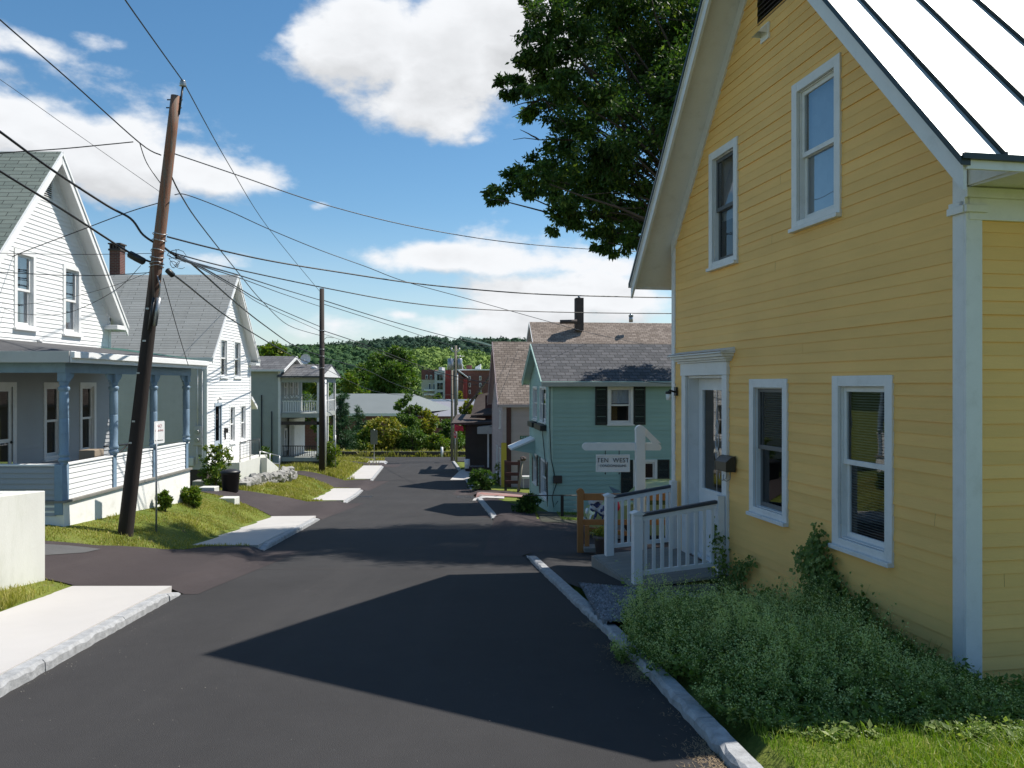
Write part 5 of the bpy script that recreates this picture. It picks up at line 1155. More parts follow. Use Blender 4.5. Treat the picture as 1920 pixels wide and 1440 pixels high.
mb = MB(); mb.hexa([bw(-3.4, 57, -1.85), bw(-3.4, 64, -1.75), bw(-1.3, 64, 1.2), bw(-1.3, 57, .95), bw(-3.4, 57, -1.7), bw(-3.4, 64, -1.6), bw(-1.3, 64, 1.35), bw(-1.3, 57, 1.1)]); Bn.part('roof', mb, shingle('brown_tan_shingles', ((.16, .12, .10), (.26, .2, .17), (.1, .08, .07)), .32, .19, along='y', kz=1.3))
mb = MB(); mb.hexa([bw(-2.9, 55.5, -2.3), bw(-1.2, 55.5, -2.2), bw(-1.2, 57.4, -.6), bw(-2.6, 57.4, -.9), bw(-2.9, 55.5, -2.2), bw(-1.2, 55.5, -2.1), bw(-1.2, 57.4, -.5), bw(-2.6, 57.4, -.8)]); Bn.part('porch_roof', mb, M['oldwood'])
mb = MB(); mb.prism(Fr((0, -.62), (1, 0), (0, -1)), [(1.25, -3.05), (2.6, -2.85), (2.6, -2.78), (1.25, -2.95)], -.6, .3); mb.box(Fr((0, -.62), (1, 0), (0, -1)), 1.22, 2.62, .3, .33, -3.42, -2.95); Bn.part('metal_awning', mb, M['alu'])
mb = MB(); mb.box(FBc, -1.72, -1.6, .03, .09, -5.8, -3.4); Bn.part('porch_post', mb, M['trim'])
mb = MB(); c = bw(-4.0, 54.6, -2.8); mb.tube([c, (c[0] + .1, c[1] - .1, c[2] - .55)], .03, 6); fl = Bn.part('flag_staff', mb, M['trim'])
mb = MB(); v0 = Vector(c); mb.add([v0 + Vector((.0, -.1, .02)), v0 + Vector((.62, -.2, -.1)), v0 + Vector((.68, -.2, -.48)), v0 + Vector((.35, -.12, -.42)), v0 + Vector((.05, -.1, -.5))], [(0, 1, 2, 3, 4)]); Bn.part('red_flag', mb, paint('red_cloth', (.55, .03, .05), .7), fl)
# ================================================================= vegetation
def unitv(n): return unit(nr.normal(size=(n, 3)))
def crown_leaves(C, R, n, size, droop=.35, tufts=14, flat=.8, asp=.32, spread=.34, reach=1.0):
    """leaf faces in tufts spread through cluster spheres; C (k,3) centres, R (k,) radii"""
    C = np.asarray(C, float); R = np.asarray(R, float); k = len(C); w = R ** 1.7; w /= w.sum()
    nt = k * tufts; ci = nr.choice(k, nt, p=w); rad = nr.uniform(.25, 1.0, nt) ** .5
    T_ = C[ci] + unitv(nt) * (R[ci] * rad * reach)[:, None] * np.array([1, 1, flat])
    li = nr.integers(0, nt, n); s = R[ci[li]] * spread
    P_ = T_[li] + nr.normal(size=(n, 3)) * (s * .5)[:, None] * np.array([1, 1, .55])
    D = unit(unit(P_ - C[ci[li]]) * .7 + nr.normal(size=(n, 3)) * .6 + np.array([0, 0, -droop]))
    L = size * nr.uniform(.65, 1.25, n)
    return leaf_arrays(P_, D, L, L * asp)

def limb(mb, a, b, r0, r1, rg, n=5, bend=.12):
    a, b = Vector(a), Vector(b); L = (b - a).length; pts = []; off = Vector((rg.uniform(-1, 1), rg.uniform(-1, 1), rg.uniform(-.2, .8))) * L * bend
    for i in range(n + 1):
        t = i / n; pts.append(a.lerp(b, t) + off * (4 * t * (1 - t)) * .6 + Vector((rg.uniform(-1, 1), rg.uniform(-1, 1), rg.uniform(-1, 1))) * L * .02 * (0 < i < n))
    mb.tube(pts, [r0 + (r1 - r0) * i / n for i in range(n + 1)], 7); return pts

def tree(name, x, y, zb, ztop, rad, label, mat, seed=1, nclus=26, nleaf=9000, leaf=.3, trunk=.2, z0=None, group=None, cat='tree', conic=0.0, flat=.8, squat=1.0, droop=.3, asp=.45):
    rg = random.Random(seed); T = Thing(name, (x, y, zb), 0, label, cat, group); z0 = zb + (ztop - zb) * .22 if z0 is None else z0
    C = []; R = []
    for i in range(nclus):
        t = (i + .5) / nclus; z = z0 + (ztop - z0) * t
        prof = (1 - t) ** .8 if conic else sqrt(max(0, 1 - (2 * t - .85) ** 2 * .75)) * (1 if t < .85 else .7)
        if conic: prof = .12 + .88 * prof
        a = rg.uniform(0, 2 * pi) + i * 2.4; q_ = rg.uniform(.25, .85) * rad * prof; cr = rad * rg.uniform(.24, .42) * (.5 + .5 * prof)
        C.append((cos(a) * q_, sin(a) * q_, min(z, ztop - cr * .8) - zb)); R.append(cr)
    mb = MB(); top = Vector((rg.uniform(-.1, .1) * rad, 0, (ztop - zb) * .8)); tp = limb(mb, (0, 0, -.3), top, trunk, trunk * .25, rg, 7, .03)
    for c in C[::2]:
        j = min(6, max(1, int((c[2] * .75) / (ztop - zb) * 7))); limb(mb, tp[j], c, trunk * .4, trunk * .08, rg, 4)
    mb.v = [(a, b, c + zb) for a, b, c in mb.v]; T.part('trunk', mb, M['bark'])
    V, Fc = crown_leaves(C, R, nleaf, leaf, droop=droop, flat=flat, asp=asp, reach=1.35 if cat == 'bush' else 1.0); o = link('crown', fast_mesh('crown', V, Fc, mat), parent=T.r); return T

# the big tree behind the yellow house: lobes placed from its outline, each at its own depth
rg = random.Random(31)
lob = [(1010, 45, 42), (1055, 70, 55), (1120, 40, 60), (1200, 50, 80), (990, 150, 34), (1035, 135, 48), (1100, 130, 65), (1180, 140, 80), (960, 165, 24), (1025, 200, 34), (1075, 215, 52), (1140, 240, 70),
       (1040, 255, 30), (1090, 300, 55), (1000, 330, 34), (960, 355, 30), (925, 372, 22), (1030, 345, 40), (1075, 350, 48), (1140, 340, 62), (1045, 412, 26), (1065, 385, 34), (1110, 395, 40), (1150, 410, 42), (1140, 455, 24), (1165, 440, 34), (1190, 380, 50), (1215, 300, 62), (1240, 200, 75), (1270, 100, 80), (1120, -30, 60), (1210, -50, 90), (1230, 420, 40), (1320, 0, 110), (1330, 180, 100), (1330, 330, 90)]
C = []; R = []
for (px, py, r_) in lob:
    Yc = 22.5 + rg.uniform(-2.0, 2.4) * (.4 if r_ < 35 else 1); c = P(px, py, Yc); C.append(c[:]); R.append(r_ / FPX * Yc * 1.06)
for (x, y, z, r_) in ((7.1, 30.0, 5.1, .8), (8.2, 30.3, 5.6, .9), (9.3, 30.2, 5.2, .9), (7.9, 30.6, 6.4, .8), (5.9, 29.8, 5.4, .35), (10.4, 30.4, 5.6, .9)): C.append((x, y, z)); R.append(r_)
for (x, y, z, r_) in ((7, 20.5, 8, 2.0), (8.2, 22, 10.5, 2.3), (9, 24.5, 7.5, 2.2), (6.5, 25.5, 9, 2.0), (10.3, 22, 9, 2.2), (6.0, 19.5, 6.0, 1.4), (9.5, 20.5, 6.0, 1.6)): C.append((x, y, z)); R.append(r_)
tx0, ty0 = 6.3, 22.6; tz0 = G(tx0, ty0)
BT = Thing('maple_tree', (tx0, ty0, tz0), 0, 'large dark green leafy tree rising behind the yellow house', 'tree')
mb = MB(); tp = limb(mb, (0, 0, tz0 - .3), (.4, .3, 11), .36, .12, rg, 8, .02)
for c, r_ in zip(C, R):
    cc = Vector((c[0] - tx0, c[1] - ty0, c[2])); hgt_ = min(7, max(4, int((cc.z - tz0 - .5) * .66 / (11 - tz0) * 8))); pts = limb(mb, tp[hgt_], cc, .065 + .012 * r_, .014, rg, 6, .10)
    for _ in range(4):
        e = pts[4] + Vector((rg.uniform(-1, 1), rg.uniform(-1, 1), rg.uniform(-.6, .8))) * r_ * 1.0; limb(mb, pts[rg.choice((3, 4, 5))], e, .016, .005, rg, 3, .1)
for (px, py, qx, qy) in ((956, 67, 1030, 85), (990, 88, 1050, 110), (962, 200, 1010, 190), (960, 220, 1015, 185), (962, 262, 1090, 262), (975, 243, 1010, 262)):
    limb(mb, P(qx, qy, 22) - Vector((tx0, ty0, 0)), P(px, py, 21.6) - Vector((tx0, ty0, 0)), .028, .006, rg, 5, .05)
BT.part('trunk', mb, M['bark'])
C = np.array(C) - np.array([tx0, ty0, tz0])
V, Fc = crown_leaves(C, R, 195000, .15, droop=.5, tufts=34, flat=.8, asp=.44, spread=.33, reach=1.28)
link('crown', fast_mesh('crown', V, Fc, M['leaf_tree']), parent=BT.r)

# ---- far hills
def hill(name, Y0, Y1, pts, zb, mat, seed, x0=-700, x1=1500, step=20):
    """a wooded slope: foot at Y0, crest at Y1; pts = crest outline (photo columns and rows) at Y1"""
    px = np.array([p[0] for p in pts]); py = np.array([p[1] for p in pts]); xs_ = np.arange((x0 - 960) / FPX * Y1, (x1 - 960) / FPX * Y1, step)
    top = -(np.interp(xs_ / Y1 * FPX + 960, px, py) - 720) / FPX * Y1
    ys_ = np.linspace(Y0, Y1 * 1.25, 24)
    def zf(X, Y):
        t = np.clip((Y - Y0) / (Y1 - Y0), 0, 1); tt = t * t * (3 - 2 * t) * .5 + t * .5; back = np.clip((Y - Y1) / (Y1 * .25), 0, 1)
        tp_ = np.interp(X, xs_, top); return zb + (tp_ - zb) * tt * (1 - .5 * back) + 1.5 * np.sin(X * .031 + seed) * np.sin(Y * .023) * t
    V, Fq = grid_mesh(xs_, ys_, zf); link(name, fast_mesh(name, V, Fq, mat, True), kind='structure'); return zf, xs_
def blobs(name, X, Y, Z, S, mat, seed=1, squash=1.15):
    bm = bmesh.new(); bmesh.ops.create_icosphere(bm, subdivisions=2, radius=1); bv = np.array([v.co[:] for v in bm.verts]); bf = np.array([[v.index for v in f.verts] for f in bm.faces]); bm.free()
    rg_ = np.random.default_rng(seed); n = len(X); nv = len(bv)
    J = 1 + rg_.normal(0, .07, (n, nv, 1)); sc = np.stack([S, S, S * squash * rg_.uniform(.8, 1.3, n)], 1)[:, None, :]
    V = bv[None] * J * sc + np.stack([X, Y, Z], 1)[:, None, :]
    F_ = (bf[None] + (np.arange(n) * nv)[:, None, None]).reshape(-1, 3); return link(name, fast_mesh(name, V.reshape(-1, 3), F_, mat, True), kind='stuff')
def plant_hill(name, zf, Y0, Y1, px0, px1, n, size, mat, seed, bias=1.0):
    rg_ = np.random.default_rng(seed); Y = Y0 + (Y1 - Y0) * rg_.uniform(0, 1, n) ** bias; X = (rg_.uniform(px0, px1, n) - 960) / FPX * Y; S = size * rg_.uniform(.6, 1.35, n)
    Z = zf(X, Y) + S * .3; blobs(name, X, Y, Z, S * .82, mat, seed)
    k = 44; d = unitv(n * k); d[:, 2] = np.abs(d[:, 2]) * 1.1 - .15; i = np.repeat(np.arange(n), k); B_ = np.stack([X, Y, Z], 1)[i] + d * S[i][:, None] * rg_.uniform(.78, 1.08, (n * k, 1)) * np.array([1, 1, 1.12])
    L = S[i] * rg_.uniform(.28, .5, n * k); V, F_ = leaf_arrays(B_, unitv(n * k), L, L * .8, N=d + nr.normal(0, .45, d.shape)); return link(name + '_leaves', fast_mesh(name, V, F_, mat), kind='stuff')
zf1, _ = hill('far_hill', 1150, 1500, [(300, 665), (480, 662), (560, 660), (620, 658), (680, 652), (740, 645), (800, 644), (860, 648), (900, 645), (960, 647), (1010, 648), (1200, 654), (1500, 650)], -10, M['forest_floor'], 1)
plant_hill('far_forest', zf1, 1180, 1510, 380, 1200, 2600, 8.5, M['forest_far'], 5, .6)
zf2, _ = hill('near_hill', 520, 950, [(300, 678), (480, 676), (540, 668), (600, 663), (660, 664), (700, 668), (760, 666), (820, 663), (880, 670), (930, 678), (1010, 686), (1300, 690)], -10, M['meadow'], 2)
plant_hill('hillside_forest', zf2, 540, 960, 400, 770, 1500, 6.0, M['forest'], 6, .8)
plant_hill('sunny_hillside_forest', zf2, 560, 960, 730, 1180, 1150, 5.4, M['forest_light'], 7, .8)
zf3, _ = hill('wooded_slope', 230, 420, [(100, 640), (300, 668), (480, 672), (560, 680), (640, 690), (720, 712), (800, 735), (1000, 742)], -10, M['forest_floor'], 3)
plant_hill('valley_forest', zf3, 240, 425, 330, 740, 460, 3.9, M['forest'], 8, .8)
mb = MB(); pp = [P(863, 645, 949), P(880, 650, 930), P(915, 660, 900), P(935, 667, 890)]; mb.add([p + Vector((0, -8, 7.5)) for p in pp] + [p + Vector((0, -8, 9.4)) for p in pp], [(0, 1, 5, 4), (1, 2, 6, 5), (2, 3, 7, 6)]); solo('hill_track', mb, M['concrete'], None, None, kind='structure')

# ---- trees beyond the cross street
tg = 'trees beyond the cross street'
def tp(px, Y): return (px - 960) / FPX * Y
def pz(py, Y): return -(py - 720) / FPX * Y
specs = [  # px, Y, top py, radius px, base z, mat, label, conic, leaves, leafsize
    (742, 150, 650, 62, -10, 'leaf_mid', 'tall full green tree standing behind the grey roofed brick building', 0, 15000, .75),
    (700, 160, 668, 45, -10, 'leaf_mid', 'darker green tree to the left of the tallest tree behind the grey roof', 0, 9000, .75),
    (515, 95, 642, 48, -9, 'leaf_bright', 'bright yellow-green tree above the roof of the grey balcony house', 0, 10000, .5),
    (655, 120, 700, 40, -9, 'leaf_bright', 'low yellow-green tree between the second pole and the grey roof', 0, 7000, .5),
    (560, 105, 672, 42, -9, 'leaf_mid', 'green tree behind the satellite dish', 0, 7000, .5),
    (640, 84, 738, 36, -8.2, 'leaf_pine', 'blue-green young pine right of the second pole', 1, 9000, .34),
    (672, 88, 762, 26, -8.4, 'leaf_pine', 'smaller blue-green pine beside the young pine', 1, 5000, .34),
    (718, 83, 782, 44, -8.0, 'leaf_yellow', 'wide yellowing shrub behind the square sign', 0, 8000, .30),
    (690, 82, 802, 26, -8.0, 'leaf_bright', 'low bright shrub behind the guardrail left of the brick gap', 0, 4000, .28),
    (765, 86, 738, 34, -8.3, 'leaf_mid', 'upright loose shrub in front of the grey roof edge', 0, 6500, .32),
    (800, 88, 768, 30, -8.3, 'leaf_yellow', 'golden-green shrub left of the twin grey poles', 0, 6000, .32),
    (772, 82, 800, 30, -8.0, 'leaf_mid', 'green shrub over the reddish bank behind the guardrail', 0, 4500, .28),
    (838, 86, 786, 32, -8.3, 'leaf_mid', 'rounded green shrub directly behind the stop sign', 0, 5500, .30),
    (820, 82, 812, 26, -8.0, 'leaf_bright', 'low leafy shrub behind the guardrail near the stop sign', 0, 3500, .28),
    (875, 92, 752, 20, -8.5, 'leaf_yellow', 'yellow-green tree between the twin poles and the brown roof', 0, 5000, .34),
    (610, 80, 770, 22, -7.6, 'leaf_mid', 'green shrub just right of the second pole', 0, 3500, .28),
    (600, 74, 690, 26, -7.4, 'leaf_bright', 'slim yellow-green tree rising behind the second pole', 0, 4500, .30),
    (862, 178, 734, 11, -9, 'leaf_yellow', 'small yellow-green tree before the brick mill', 0, 2500, .5),
    (900, 176, 738, 13, -9, 'leaf_bright', 'small bright tree at the right end of the brick mill', 0, 2500, .5),
    (820, 172, 738, 13, -9, 'leaf_mid', 'small green tree before the white balconies of the mill', 0, 2500, .5),
]
for i, (px, Y, pt, rp, zb, m_, lab, con, nl, ls) in enumerate(specs):
    x = tp(px, Y); tree('pine_tree' if con else ('shrub' if 'shrub' in lab else 'tree'), x, Y, zb, pz(pt, Y), rp / FPX * Y, lab, M[m_], seed=40 + i, nclus=22 if nl < 8000 else 34, nleaf=nl, leaf=ls, trunk=.16 if 'shrub' not in lab else .07, group=tg, cat='tree' if 'shrub' not in lab else 'shrub', conic=con, z0=zb + .5 if 'shrub' in lab or con else None, asp=.5 if not con else .18)
# shrubs close to the houses
for i, (px, Y, pt, rp, m_, lab, nl, ls) in enumerate([
    (405, 30.6, 835, 34, 'leaf_bright', 'leafy upright bush growing beside the iron railing of the second white house', 3500, .12),
    (308, 19.2, 922, 13, 'leaf_bright', 'green weedy bush against the porch foundation behind the sign post', 2500, .07),
    (362, 20.9, 915, 18, 'leaf_bright', 'low green bush at the far corner of the porch foundation', 3000, .08),
    (615, 50.5, 828, 24, 'leaf_bright', 'bright leafy bush at the foot of the second pole', 2500, .16),
    (500, 46, 838, 16, 'leaf_mid', 'dark potted shrub against the grey house wall', 1500, .12),
    (988, 27.8, 928, 26, 'leaf_tree', 'dark shrub at the street corner of the teal house', 3500, .09),
    (905, 40.5, 882, 28, 'leaf_tree', 'dark spreading shrub before the pink house', 3500, .12),
    (1010, 33.5, 912, 12, 'leaf_bright', 'small bright plant at the pink wall by the wooden boards', 900, .08),
    (935, 44.5, 866, 12, 'leaf_bright', 'small sunlit plant beside the yellow porch post', 900, .1)]):
    x = tp(px, Y); zb = G(x, Y); tree('bush', x, Y, zb - .05, max(pz(pt, Y), zb + .4), rp / FPX * Y, lab, M[m_], seed=80 + i, nclus=16, nleaf=nl, leaf=ls, trunk=.03, cat='bush', z0=zb + .08, droop=.1)

# ---- grass
def scatter(x0, x1, y0, y1, n, reject=None):
    X = nr.uniform(x0, x1, n); Y = nr.uniform(y0, y1, n); u = X - cx(Y)
    ok = ~in_drive(X, Y, .02) & ((np.abs(u) > HW + .30)) & ~((u < 0) & (u > -HW - .14 - WALK - .02) & walk_y(Y))
    if reject is not None: ok &= ~reject(X, Y)
    if x0 < -5: pt = np.sin(X * 2.9 + 1.7 * np.sin(Y * 1.3)) * np.sin(Y * 2.1 + 1.3 * np.sin(X * 1.9)); ok &= nr.uniform(0, 1, X.shape) < .62 + .55 * pt      # thin and bare patches
    return X[ok], Y[ok]
def walk_y(Y):
    m = np.zeros(Y.shape, bool)
    for (a, b) in ((2.0, 11.6), (17.3, 25.7), (33.3, 41.0), (47.6, 61.5), (65.2, 68.4)): m |= (Y > a) & (Y < b)
    return m
def houses(X, Y):
    return ((X < -8.7) & (Y > 15.2) & (Y < 21.6)) | ((X < -11.4) & (Y > 31.4) & (Y < 38.6)) | ((X < -12.3) & (Y > 50.3) & (Y < 56)) | ((X < -6.78) & (Y < 11.55)) | ((X < -6.2) & (Y > 11.5) & (Y < 12.6))
def grass(name, X, Y, h, w, mat, lean=.6, dz=0.0):
    n = len(X); C_ = np.stack([X, Y, gz(X, Y) - .01 + dz], 1); H = h * nr.uniform(.45, 1.3, n) * (1 + .5 * np.sin(X * 2.3) * np.sin(Y * 1.7))
    V, F_ = blade_arrays(C_, H, nr.uniform(.1, 1.0, n) * lean, w); return link(name, fast_mesh(name, V, F_, mat), kind='stuff')
X, Y = scatter(-9.6, -5.5, 12.4, 25.6, 70000, houses); grass('lawn_grass', X, Y, .06, .014, M['grass_far'])
X, Y = scatter(-7.4, -5.2, 7.5, 11.6, 26000, lambda X, Y: houses(X, Y)); grass('verge_grass', X, Y, .08, .010, M['grass_far'])
X, Y = scatter(-12.5, -8.0, 30, 41.5, 32000, houses); grass('lawn_grass', X, Y, .11, .028, M['grass_far'])
X, Y = scatter(-16.5, -9.5, 44, 66, 42000, houses); grass('tall_grass', X, Y, .24, .04, M['grass_far'])
X, Y = scatter(-16, -10, 66, 69.3, 8000); grass('tall_grass', X, Y, .3, .06, M['grass_far'])
X = nr.uniform(-40, 2, 26000); Y = nr.uniform(76.9, 83, 26000); grass('roadside_grass', X, Y, .45, .09, M['grass_far'])
# sunlit grass at the near right corner, thinning under the bed
X, Y = scatter(1.2, 6.5, 3.3, 6.6, 66000, lambda X, Y: (nr.uniform(0, 1, X.shape) < np.clip((Y - 4.9) / 1.0, 0, .86))); grass('near_grass', X, Y, .11, .006, M['grass_near'], .9)
X, Y = scatter(1.6, 4.5, 25.2, 28.4, 12000); grass('yard_grass', X, Y, .08, .016, M['leaf_bed'])

# ---- the weedy bed along the yellow house
def wallx(Y): return (3.80 * YS) - (Y - 6.6 * YS) * .1817      # x of the house wall at depth Y
def bed_mask(X, Y): 
    u = X - cx(Y) - HW - .22 + .22 * np.exp(-((Y - 7.6) / 1.2) ** 2)
    e = .10 * np.sin(Y * 3.1) + .08 * np.sin(Y * 7.7 + 1)
    return (u > .02 + e) & (X < wallx(Y) - .03 + 9 * (Y < 7.0)) & (Y > 5.5 + .15 * np.sin(X * 5)) & (Y < 9.7 - .9 * np.clip(2.4 - X, 0, 1) + 1.7 * np.clip((X - 2.3) / .7, 0, 1)) 
def bed_h(X, Y):
    """height of the growth: a mound that thins to the house and the near end"""
    a = np.clip((Y - 5.75) / 1.5, 0, 1) * np.clip((10.4 - Y) / 1.6, .25, 1) * np.clip((X - cx(Y) - HW + .1) / .5, .35, 1)
    b = np.clip((wallx(Y) - X) / .9, .35, 1)
    tall = .58 * np.exp(-((Y - 9.0) / .75) ** 2) * np.clip(1 - np.abs(wallx(Y) - .25 - X) / .7, 0, 1)
    return tall + (.08 + .43 * a * b) * (1 + .25 * np.sin(X * 2.7 + 1) * np.sin(Y * 2.1) + .22 * np.sin(X * 7.1 + 2 * np.sin(Y * 5)) * np.sin(Y * 6.3))
n = 11000; X = nr.uniform(.6, 5.2, n); Y = nr.uniform(5.0, 11.9, n); k_ = bed_mask(X, Y); X, Y = X[k_], Y[k_]
clp = .5 + .5 * np.sin(X * 3.9 + 2 * np.sin(Y * 2.2)) * np.sin(Y * 3.3 + X)
H = bed_h(X, Y) * nr.uniform(.55, 1.15, len(X)); base = np.stack([X, Y, gz(X, Y)], 1); ln = nr.normal(0, .22, (len(X), 2)); ln[:, 0] -= .10
tipv = base + np.concatenate([ln * H[:, None] * 1.2, H[:, None]], 1)
def along(i, t): b = base[i]; tp_ = tipv[i]; q_ = b + (tp_ - b) * t[:, None]; q_[:, 2] += .06 * np.sin(t * pi) * H[i]; return q_
# broad dark leaves low down
ns = len(X); i = nr.integers(0, ns, 84000); t = nr.uniform(.05, .75, len(i)); Pp = along(i, t) + nr.normal(0, .02, (len(i), 3)); D_ = unit(nr.normal(size=(len(i), 3)) * np.array([1, 1, .45]) + np.array([0, 0, .12])); L = .022 + .055 * nr.uniform(0, 1, len(i)) ** 2
V1, F1 = leaf_arrays(Pp, D_, L, L * .6, N=nr.normal(size=(len(i), 3)) * .4 + np.array([0, 0, 1.0]))
link('bed_foliage', fast_mesh('bed_foliage', V1, F1, M['leaf_bed']), kind='stuff')
# stems
mask = nr.uniform(0, 1, ns) < .8; ii = np.where(mask)[0]; sdv = nr.normal(size=(len(ii), 3)); sdv[:, 2] = 0; sdv = unit(sdv) * .0022
VV = np.stack([base[ii] - sdv, base[ii] + sdv, tipv[ii] + sdv * .6, tipv[ii] - sdv * .6], 1).reshape(-1, 3); link('bed_stems', fast_mesh('bed_stems', VV, np.arange(len(ii) * 4).reshape(-1, 4), M['leaf_bed']), kind='stuff')
# froth of pale seed heads above
wgt = (clp * .9 + .1) * np.clip((Y - 5.6) / 1.0, .12, 1) * np.clip((wallx(Y) - X) / 1.3, .08, 1); wgt /= wgt.sum()
i = nr.choice(ns, 80000, p=wgt); t = nr.uniform(.5, 1.15, len(i)); Pp = along(i, t) + nr.normal(0, .018, (len(i), 3)); D_ = unitv(len(i)); L = nr.uniform(.008, .019, len(i)); V1, F1 = leaf_arrays(Pp, D_, L, L * .8)
link('seed_heads', fast_mesh('seed_heads', V1, F1, M['bed_flower']), kind='stuff')
# vines on the wall
FGy = Fr((0, 0), (0, 1), (-1, 0))
def yl(px, py, d=.06):
    t = yt(px); v = Vector(FGy(t, d, yz(px, py))); v = v * YS; v.rotate(Matrix.Rotation(RY, 3, 'Z')); return Vector((v.x + 3.80 * YS, v.y + 6.6 * YS, v.z))
def vine(label, paths, n, L0, seed, wid=.12):
    rg_ = random.Random(seed); mb = MB(); Cs = []
    for path in paths:
        pts = [yl(a, b, rg_.uniform(.03, .12)) for a, b in path]; fine = []
        for p0, p1 in zip(pts[:-1], pts[1:]):
            for k2 in range(4): fine.append(p0.lerp(p1, k2 / 4) + Vector((rg_.uniform(-.015, .0), rg_.uniform(-.02, .02), rg_.uniform(-.02, .02))))
        fine.append(pts[-1]); mb.tube(fine, .006, 5); Cs += [(p, 1 - j / len(fine)) for j, p in enumerate(fine)]
    o = solo('climbing_vine', mb, M['leaf_bed'], label, 'vine')
    pc = np.array([c[0][:] for c in Cs]); wt = np.array([.22 + c[1] ** .8 for c in Cs]); wt2 = wt / wt.sum(); i = nr.choice(len(pc), n, p=wt2)
    Pq = pc[i] + nr.normal(0, 1, (n, 3)) * np.array([.5, 1, 1]) * (wid * wt[i])[:, None]; Pq[:, 0] -= .05 * wt[i]
    nrm = np.array([-.9, -.45, .45]) + nr.normal(0, .35, (n, 3)); D_ = unit(nr.normal(0, .6, (n, 3)) + np.array([0, 0, -.6])); D_ = unit(D_ - nrm * (np.sum(D_ * nrm, 1) / np.sum(nrm * nrm, 1))[:, None]); L = L0 * nr.uniform(.5, 1.3, n)
    V1, F1 = leaf_arrays(Pq, D_, L, L * .85, N=nrm); V1 = V1 - np.array(o.location[:])
    link('vine_leaves', fast_mesh('vine_leaves', V1, F1, M['leaf_bed']), parent=o)
vine('leafy vine climbing the yellow wall under the largest window', [[(1575, 1240), (1565, 1180), (1555, 1110), (1548, 1060), (1550, 1010)], [(1590, 1240), (1590, 1150), (1560, 1080), (1520, 1045)], [(1520, 1240), (1540, 1160), (1575, 1100)], [(1640, 1290), (1625, 1220), (1600, 1160), (1575, 1130)], [(1500, 1200), (1480, 1150), (1440, 1120)]], 7500, .062, 3, .20)
vine('small vine at the corner of the ramp railing on the yellow wall', [[(1375, 1120), (1370, 1060), (1362, 1010), (1360, 985)], [(1400, 1130), (1395, 1075), (1420, 1050)], [(1360, 1110), (1345, 1065)]], 1500, .055, 5, .13)
vine('low vine spreading at the foot of the yellow wall by the corner board', [[(1700, 1290), (1660, 1250), (1640, 1190), (1625, 1130)], [(1690, 1300), (1650, 1260), (1600, 1230)]], 3000, .055, 6, .20)

# ================================================================= poles
def px_z(py, Y): return -(py - 720) / FPX * Y
q0 = gp(235, 1003); PY1 = q0[1]; b1 = Vector((q0[0], PY1, G(*q0))); t1 = P(330, 180, PY1)
P1 = Thing('utility_pole', b1[:], 0, 'leaning rust-brown wooden utility pole on the lawn before the blue porch', 'utility pole')
def p1pt(h): return b1.lerp(t1, h) - b1
def L1(v): return (v[0] - b1.x, v[1] - b1.y, v[2])
def onp(py, dx=0, dy=0): h = (1003 - py) / (1003 - 180); v = b1.lerp(t1, h); return Vector((v.x + dx, v.y + dy, v.z))
mb = MB(); pts = [b1 + Vector((0, 0, -.5)) + (b1 - t1).normalized() * 0] + [b1.lerp(t1, i / 12) for i in range(13)]; mb.tube([L1(p) for p in pts], [.150] + [.148 - .052 * i / 12 for i in range(13)], 16); P1.part('shaft', mb, M['pole'])
mb = MB(); a, b = P(337, 238 - 20, PY1), P(343, 160, PY1); mb.tube([L1(onp(215, .10)), L1(b)], .022, 8); pin = P1.part('top_bracket', mb, M['black'])
mb = MB(); mb.lathe(L1(P(343, 163, PY1)), [(.03, 0), (.075, .02), (.05, .045), (.07, .065), (.045, .09), (.06, .11), (.03, .14)], 12); P1.part('insulator', mb, M['alu'], pin)
for py in (187, 202):
    mb = MB(); p = onp(py); mb.tube([L1(p + Vector((-.17, 0, 0))), L1(p + Vector((.14, 0, 0)))], .013, 6); P1.part('bolt', mb, M['black'])
# grey conduit guard, guard box, clamps
mb = MB(); a, b = onp(560, .17, -.10), onp(612, .15, -.10); mb.tube([L1(a), L1(b)], .05, 8); mb.tube([L1(a), L1(a + Vector((.03, 0, .25))), L1(a + Vector((-.03, 0, .45)))], .012, 5); P1.part('riser_guard', mb, M['alu'])
mb = MB(); a, b = onp(560, .10, -.16), onp(620, .08, -.16); mb.tube([L1(a), L1(b)], .035, 6); P1.part('cable_riser', mb, M['black'])
for py in (470, 484, 494, 440, 452, 500):
    mb = MB(); c = onp(py); n_ = 18; mb.tube([L1(c + Vector((.135 * cos(a), .135 * sin(a), .02 * sin(a * 2 + py)))) for a in np.linspace(0, 2 * pi, n_)], .010, 5); P1.part('clamp_band', mb, M['alu'] if py % 3 else M['black'])
for py in (790, 830, 640, 700, 580):
    mb = MB(); p = onp(py, rnd.uniform(-.06, .02), -.135); mb.box(Fr(L1(p)[:2], (1, 0), (0, 1)), -.03, .03, -.012, .02, p.z - .02, p.z + .015); P1.part('pole_tag', mb, M['alu'])
